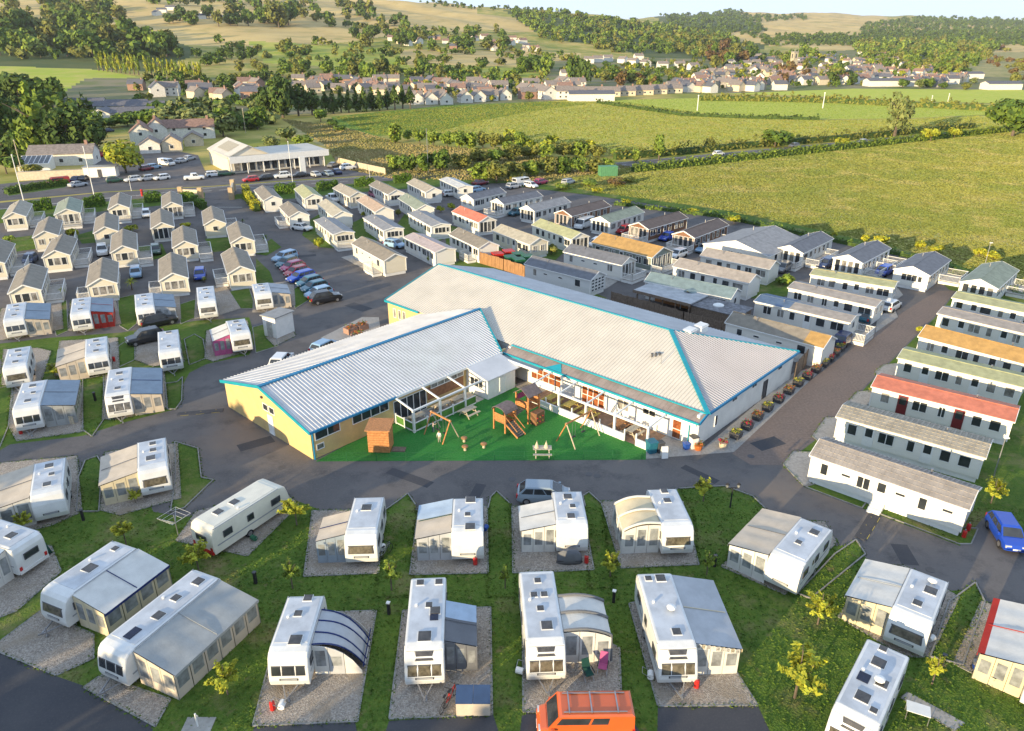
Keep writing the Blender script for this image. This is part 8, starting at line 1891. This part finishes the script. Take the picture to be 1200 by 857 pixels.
# outdoor bar shelter and the junk roof behind the clubhouse
A1 = G(746, 360); B1 = G(806, 376); d = B1 - A1; sl_ = thing('bar_shelter', 'open timber shelter with flat tin roof behind the clubhouse', 'shelter', A1, math.atan2(d.y, d.x)); L_ = d.length
MB().box(-.4, L_ + .4, -.5, 4.4, 2.42, 2.58).build('roof', mat('tin_roof', (.36, .37, .38), .4, .2, 1), sl_); MB().box(-.45, L_ + .45, -.56, -.5, 2.2, 2.6).build('fascia', WOOD_DARK, sl_); MB().box(0, L_, 4.0, 4.2, 0, 2.4).build('back_wall', WOOD_ORANGE, sl_)
for i in range(5): MB().box(i * L_ / 4 - .08, i * L_ / 4 + .08, -.1, .06, 0, 2.4).build('post', WOOD_DARK, sl_)
for i in range(6): MB().box(.1 + i * (L_ - .2) / 6, (i + .95) * (L_ - .2) / 6, .1, .16, 0, 1.0).build('counter_board', WOOD_ORANGE, sl_)
A1 = G(808, 376); B1 = G(862, 390); d = B1 - A1; L_ = d.length; jn = thing('lean_to_shed', 'flat dark felt roofed lean to with odds and ends on top', 'shed', A1, math.atan2(d.y, d.x)); MB().box(0, L_, 0, 4, 0, 2.2).build('wall', WOOD_DARK, jn); MB().box(-.2, L_ + .2, -.2, 4.2, 2.2, 2.3).build('roof', mat('old_felt', (.17, .17, .18), .8, .4, 2), jn)
MB().ball((L_ * .45, 1.9, 2.35), .75, 12, 5, sz=.35).build('roof_dome', WHITE, jn)
# small white service hut by the road
A1 = G(318, 400); hut = thing('service_hut', 'small white windowless service hut with grey roof on the kerbed corner', 'hut', G(328, 391), R(60)); MB().box(-1.5, 1.5, -1.1, 1.1, 0, 2.7).build('wall', WHITE, hut); MB().box(-1.7, 1.7, -1.3, 1.3, 2.71, 2.85).build('roof', M_FLATROOF, hut); MB().box(-1.56, -1.505, -.45, .45, .1, 2.1).build('door', SKIRT, hut)
# ---------------------------------------------------------------- street furniture
q = G(855.5, 595); sl2 = thing('street_lamp', 'black Victorian style double lantern street lamp on the corner lawn'.replace('Victorian', 'old fashioned').replace('old fashioned style', 'old fashioned'), 'street lamp', q)
MB().tube((0, 0, 0), (0, 0, 1.9), .07, 8, .05).build('post', BLACK, sl2); MB().box(-.5, .5, -.03, .03, 1.86, 1.92).build('arm', BLACK, sl2)
for s in (-1, 1): l_ = MB().tube((s * .45, 0, 1.94), (s * .45, 0, 2.2), .09, 6, .15).build('lantern', M_CLEAR, sl2); MB().tube((s * .45, 0, 2.2), (s * .45, 0, 2.38), .18, 6, .02).build('cap', BLACK, l_)
gq = 'electric hook up posts between the pitches'
for lab, x, y in (('black hook up post between the angled cream caravan and the huge awning', 300, 684), ('black hook up post on the lawn behind the navy edged awning', 98, 610), ('black hook up post between the first two caravans of the front row', 456, 720), ('black hook up post beside the inflatable porch', 719, 706), ('black hook up post on the lawn beside the slender young tree', 837, 664), ('black hook up post near the covered bicycles', 1103, 782), ('black hook up post on the grass by the corner of the silver blue awning', 112, 470)):
    q = G(x, y); r = thing('hookup_post', lab, 'post', q, R(random.uniform(0, 90)), gq); MB().box(-.09, .09, -.09, .09, 0, .95).build('post', BLACK, r); MB().box(-.12, .12, -.12, .12, .95, 1.02).build('cap', WHITE if x in (456, 719) else DARK_GREY, r)
for lab, x0, y0, x1, y1, name in (('tall thin white pole leaning by the dark tiled caravan', 1164, 560, 1182, 512, 'lamp_post'), ('slim lamp post beside the pale green roofed lodge', 1150, 326, 1155, 288, 'lamp_post')):
    q = G(x0, y0); k = kpx(q); h_ = (y0 - y1) * k * 1.1; r = thing(name, lab, 'lamp post', q, 0, 'lamp posts among the static caravans'); MB().tube((0, 0, 0), (0, 0, h_), .06, 7, .04).build('post', STEEL, r); MB().box(-.12, .3, -.1, .1, h_, h_ + .1).build('lamp_head', WHITE, r)
q = G(209, 628); dr = thing('rotary_dryer', 'grey rotary clothes dryer on the lawn by the cream caravan', 'clothes dryer', q); MB().tube((0, 0, 0), (0, 0, 1.9), .035).build('pole', STEEL, dr)
for i in range(4): a_ = i * math.pi / 2 + .3; pbeam('arm', dr, (0, 0, 1.2), (math.cos(a_) * 1.2, math.sin(a_) * 1.2, 1.85), .04, STEEL)
for k in range(3):
    mb = MB(); f_ = .45 + k * .27
    for i in range(4): a_ = i * math.pi / 2 + .3; b_ = a_ + math.pi / 2; mb.beam((math.cos(a_) * 1.2 * f_, math.sin(a_) * 1.2 * f_, 1.2 + .65 * f_), (math.cos(b_) * 1.2 * f_, math.sin(b_) * 1.2 * f_, 1.2 + .65 * f_), .012)
    mb.build('line', WHITE, dr)
q = G(232, 852); tp = thing('water_tap', 'white standpipe tap on a concrete slab at the bottom edge', 'tap', q); MB().box(-.8, .8, -.5, .6, 0, .06).build('slab', CONCRETE, tp); MB().tube((0, 0, .06), (0, 0, 1.0), .05).build('pipe', WHITE, tp); MB().tube((0, 0, .95), (.2, -.1, .92), .035).build('spout', STEEL, tp)
# speed bumps with yellow chevrons
for lab, a, b in (('speed bump with yellow chevrons across the touring road by the dark tiled caravan', (1008, 632), (1026, 603)), ('speed bump with yellow chevrons beside the yellow gable of the clubhouse', (208, 486), (262, 481))):
    A1, B1 = G(*a), G(*b); d = B1 - A1; L_ = d.length; sb = thing('speed_bump', lab, 'speed bump', A1, math.atan2(d.y, d.x), 'speed bumps')
    mb = MB(); mb.sections([[(x, -.45, .012), (x, -.25, .07), (x, .25, .07), (x, .45, .012)] for x in (0, L_)]); mb.build('ramp', M_ASPHALT_DARK, sb)
    n = max(3, int(L_ / 1.6))
    for i in range(n): x = (i + .5) * L_ / n; mb = MB(); mb.poly([(x - .4, -.42, .028), (x + .4, -.42, .028), (x, .2, .076)]); mb.build('chevron', M_YELLOW, sb)
# ---------------------------------------------------------------- caravan site clutter
gcl = 'gas bottles beside the caravans'
def gas(label, x, y, m=RED):
    q = G(x, y); r = thing('gas_bottle', label, 'gas bottle', (q.x, q.y, .06), 0, gcl); MB().tube((0, 0, 0), (0, 0, .5), .16, 10).build('body', m, r); MB().ball((0, 0, .5), .16, 10, 5, sz=.6).build('shoulder', m, r); MB().tube((0, 0, .58), (0, 0, .7), .05).build('valve', STEEL, r)
for a in (('red gas bottle at the nose of the three window caravan', 320, 832), ('red gas bottle by the tail of the blue roof light caravan', 557, 662), ('red gas bottle behind the caravan next to the people carrier', 687, 660), ('red gas bottle at the hitch of the scalloped awning caravan', 816, 806), ('red gas bottle at the nose of the caravan opposite the wing', 25, 509), ('red gas bottle beside the dark tiled caravan end', 1134, 622), ('tall red gas bottle next to the one by the dark tiled caravan', 1129, 630), ('red gas bottle behind the slatted beige awning caravan', 134, 424), ('red gas bottle next to the ribbed roofed caravan', 1142, 560), ('pair of orange red bottles at the cream caravan by the road bend', 455, 320)): gas(*a)
gaq = 'water carriers beside the caravans'
def aquaroll(label, x, y, m=WHITE):
    q = G(x, y); r = thing('water_carrier', label, 'water carrier', (q.x, q.y, .08), R(random.uniform(0, 180)), gaq); MB().tube((0, -.22, .2), (0, .22, .2), .2, 12).build('barrel', m, r); mb = MB(); mb.beam((0, -.25, .2), (.5, -.25, .5), .025); mb.beam((0, .25, .2), (.5, .25, .5), .025); mb.beam((.5, -.25, .5), (.5, .25, .5), .025); mb.build('handle', STEEL, r)
for a in (('pale blue water barrel by the three window caravan hitch', 331, 830), ('white water barrel beside the five roof light caravan', 609, 790), ('grey water barrel beside the scalloped awning caravan', 762, 795), ('blue water barrel at the caravan with two blue roof lights', 569, 622, BLUE), ('white water barrel by the pink canopy caravan', 449, 645), ('teal water barrel under the angled cream caravan', 298, 634, GREEN_PLASTIC), ('white water barrel behind the covered bicycles caravan', 1090, 752)): aquaroll(*a)
def covered(label, x, y, sx, sy, sz, m, rz=0, name='covered_bicycles', cat='cover'):
    q = G(x, y); r = thing(name, label, cat, (q.x, q.y, .06), rz); rng = random.Random(len(label)); mb = MB(); secs = []
    for k, (f, z) in enumerate(((1, 0), (.98, .35), (.86, .75), (.55, 1))):
        secs.append([(math.cos(a_) * sx * f * (1 + rng.uniform(-.08, .08)), math.sin(a_) * sy * f * (1 + rng.uniform(-.08, .08)), z * sz * (1 + rng.uniform(-.06, .06))) for a_ in (i * math.pi / 5 for i in range(10))])
    mb.sections(secs); mb.build('cover', m, r, smooth=True); mb = MB(); mb.beam((-sx, -sy * .8, .3), (sx, -sy * .8, .3), .03); mb.build('strap', BLACK, r)
covered('dark green covered bicycles on the tail of the white caravan', 1056, 747, .95, .35, 1.25, FAB['tealdark'], R(-25)); covered('dark green bundled cover on the end of the caravan at the picture edge', 43, 652, 1.0, .45, 1.2, FAB['tealdark'], R(20)); covered('dark grey covered rack on the tail of the caravan behind the people carrier', 667, 660, .95, .3, 1.1, FAB['dark'], 0)
def bicycle(label, x, y, rz, m=DARK_GREY, group='bicycles beside the caravans'):
    q = G(x, y); r = thing('bicycle', label, 'bicycle', (q.x, q.y, .07), rz, group)
    for cx in (-.52, .52):
        mb = MB()
        for i in range(14): a_ = i * math.pi / 7; b_ = a_ + math.pi / 7; mb.tube((cx + math.cos(a_) * .33, 0, .33 + math.sin(a_) * .33), (cx + math.cos(b_) * .33, 0, .33 + math.sin(b_) * .33), .02, 4)
        for i in range(5): a_ = i * math.pi / 5; mb.tube((cx + math.cos(a_) * .32, 0, .33 + math.sin(a_) * .32), (cx - math.cos(a_) * .32, 0, .33 - math.sin(a_) * .32), .005, 3)
        mb.build('wheel', BLACK, r)
    mb = MB()
    for a_, b_ in (((-.52, .33), (-.1, .3)), ((-.1, .3), (.38, .78)), ((-.15, .8), (.38, .82)), ((-.1, .3), (-.17, .85)), ((-.52, .33), (-.15, .8)), ((.52, .33), (.38, .9))): mb.tube((a_[0], 0, a_[1]), (b_[0], 0, b_[1]), .022, 5)
    mb.build('frame', m, r); MB().box(-.3, -.05, -.06, .06, .87, .92).build('saddle', BLACK, r); mb = MB(); mb.beam((.38, -.28, .95), (.38, .28, .95), .03); mb.build('handlebar', BLACK, r)
bicycle('dark bicycle leaning on the wall of the ribbed roofed caravan', 1101, 546, R(-35)); bicycle('dark bicycle on the gravel beside the panoramic fronted caravan', 523, 828, R(70)); bicycle('second bicycle propped against the first by the blue lidded chest', 529, 822, R(62), RED); bicycle('bicycle stacked by the pink canopy awning', 452, 652, R(60), STEEL)
def chest(label, x, y, rz):
    q = G(x, y); r = thing('storage_chest', label, 'storage box', (q.x, q.y, .06), rz); MB().box(-.95, .95, -.45, .45, 0, .95).build('body', FAB['beige'], r)
    for s in (-1, 1): mb = MB(); x0 = -.97 if s < 0 else .01; mb.hexa([(x0, -.5, .95), (x0 + .96, -.5, .95), (x0 + .96, .48, 1.3), (x0, .48, 1.3), (x0, -.5, 1.0), (x0 + .96, -.5, 1.0), (x0 + .96, .48, 1.36), (x0, .48, 1.36)]); mb.build('lid', mat('navy_lid', (.03, .06, .13), .5) if 'navy_lid' not in bpy.data.materials else bpy.data.materials['navy_lid'], r)
chest('beige storage chest with two navy lids on the gravel', 555, 832, 0.0)
def chair(label, x, y, rz, m):
    q = G(x, y); r = thing('camping_chair', label, 'camping chair', (q.x, q.y, .06), rz, 'camping chairs on the gravel'); MB().box(-.26, .26, -.25, .25, .42, .46).build('seat', m, r); mb = MB(); mb.hexa([(-.26, .22, .46), (.26, .22, .46), (.26, .26, .46), (-.26, .26, .46), (-.24, .5, 1.1), (.24, .5, 1.1), (.24, .54, 1.1), (-.24, .54, 1.1)]); mb.build('backrest', m, r)
    for sx in (-1, 1):
        pbeam('leg', r, (sx * .27, -.25, .0), (sx * .27, .25, .5), .03, STEEL); pbeam('leg', r, (sx * .27, .25, .0), (sx * .27, -.25, .5), .03, STEEL); pbeam('armrest', r, (sx * .29, -.28, .65), (sx * .29, .3, .65), .05, BLACK)
chair('dark green camping chair in front of the inflatable porch', 689, 796, R(20), FAB['tealdark']); chair('purple grey camping chair in front of the inflatable porch', 706, 788, R(-15), FAB['pink']); chair('dark folding chair on the pitch by the pink windbreak', 259, 410, R(10), FAB['dark']); chair('blue chair in front of the red edged awning at the picture side', 1160, 800, R(40), BLUE)
def scooter(label, x, y, rz):
    q = G(x, y); r = thing('mobility_scooter', label, 'scooter', (q.x, q.y, .05), rz)
    MB().box(-.55, .5, -.26, .26, .18, .32).build('chassis', BLUE, r); MB().box(-.4, .0, -.22, .22, .55, .65).build('seat', BLACK, r); mb = MB(); mb.hexa([(-.45, -.2, .6), (-.38, -.2, .6), (-.38, .2, .6), (-.45, .2, .6), (-.55, -.2, 1.1), (-.48, -.2, 1.1), (-.48, .2, 1.1), (-.55, .2, 1.1)]); mb.build('backrest', BLACK, r)
    mb = MB(); mb.tube((-.2, 0, .3), (-.2, 0, .56), .06); mb.build('seat_post', STEEL, r); mb = MB(); mb.beam((.45, 0, .3), (.3, 0, .98), .06); mb.beam((.3, -.25, .98), (.3, .25, .98), .04); mb.build('tiller', BLUE, r); MB().box(.36, .58, -.16, .16, .62, .84).build('basket', STEEL, r)
    for x_ in (-.42, .45):
        for s in (-1, 1): mb = MB(); mb.tube((x_, s * .2, .14), (x_, s * .3, .14), .14, 10); mb.build('wheel', BLACK, r)
scooter('blue mobility scooter in front of the red edged awning', 1150, 790, R(160))
q = G(1158, 776); cvr = thing('clothes_airer', 'white and blue draped airer beside the mobility scooter', 'airer', (q.x, q.y, .05), R(30))
for i in range(5): MB().box(-.6 + i * .28, -.4 + i * .28, -.35 + (i % 2) * .1, .35, .5, .95).build('towel', FAB[('white', 'sky', 'white', 'blue', 'white')[i]], cvr)
for s in (-1, 1): pbeam('leg', cvr, (s * .65, -.35, 0), (s * .65, .35, .97), .03, STEEL); pbeam('leg', cvr, (s * .65, .35, 0), (s * .65, -.35, .97), .03, STEEL)
q = G(1073, 842); ft = thing('folding_table', 'small white folding table on the gravel path in the corner', 'table', (q.x, q.y, .06), R(-25)); MB().box(-.6, .6, -.4, .4, .66, .7).build('table_top', WHITE, ft)
for sx in (-1, 1):
    for sy in (-1, 1): MB().box(sx * .55 - .02, sx * .55 + .02, sy * .35 - .02, sy * .35 + .02, 0, .66).build('leg', STEEL, ft)
gws = 'windscreens and pallets'
for lab, x0, y0, x1, y1, m, h_ in (('low pale windbreak below the caravan with slats', 70, 441, 98, 438, WOOD_PALE, 1.0), ('grey picket windbreak in front of the long beige awning', -30, 618, 32, 606, FAB['silver'], 1.0), ('wooden pallet screen before the blue grey awning', 58, 494, 88, 498, WOOD_PALE, .9), ('beige windbreak in front of the silver blue awning', 156, 484, 184, 480, WOOD_PALE, .9)):
    A1, B1 = G(x0, y0), G(x1, y1); d = B1 - A1; r = thing('windbreak', lab, 'windbreak', A1, math.atan2(d.y, d.x), gws); n = max(4, int(d.length / .3))
    for i in range(n): MB().box(d.length * i / n, d.length * (i + .85) / n, -.02, .02, .06, h_).build('slat', m, r)
# a line of trees along the side of the site; it shades the nearest pitches in the low sun
gtl = 'boundary trees outside the picture'
su = Vector((SUN_TO.x, SUN_TO.y)); pe = Vector((-su.y, su.x)); pe = pe if pe.x > 0 else -pe
rr = random.Random(3)
for i, tt_ in enumerate((-88, -81, -74.5, -66, -59, -53, -46, -40, -34, -26.5, -20, -14, -6, 2)):
    P2 = su * (34 + rr.uniform(-3, 3)) + pe * tt_
    tree('broad boundary tree beside the touring pitches', Vector((P2.x, P2.y, 0)), rr.uniform(9.0, 11.4), rr.uniform(6, 7.6), 'round', 'green', gtl, trunk=.1)
# ---------------------------------------------------------------- evening haze over the valley
def haze():
    mb = MB(); mb.box(-2600, 3800, -300, 8200, -160, 150)
    m = bpy.data.materials.new('haze_air'); m.use_nodes = True; nt = m.node_tree
    for n in list(nt.nodes): nt.nodes.remove(n)
    out = nt.nodes.new('ShaderNodeOutputMaterial'); v = nt.nodes.new('ShaderNodeVolumePrincipled')
    v.inputs['Color'].default_value = (0.92, 0.95, 1.0, 1); v.inputs['Density'].default_value = 0.00005; v.inputs['Anisotropy'].default_value = 0.2
    nt.links.new(v.outputs[0], out.inputs['Volume'])
    o = mb.build('haze', m); o['kind'] = 'stuff'; o['label'] = 'thin evening haze over the valley'
haze()
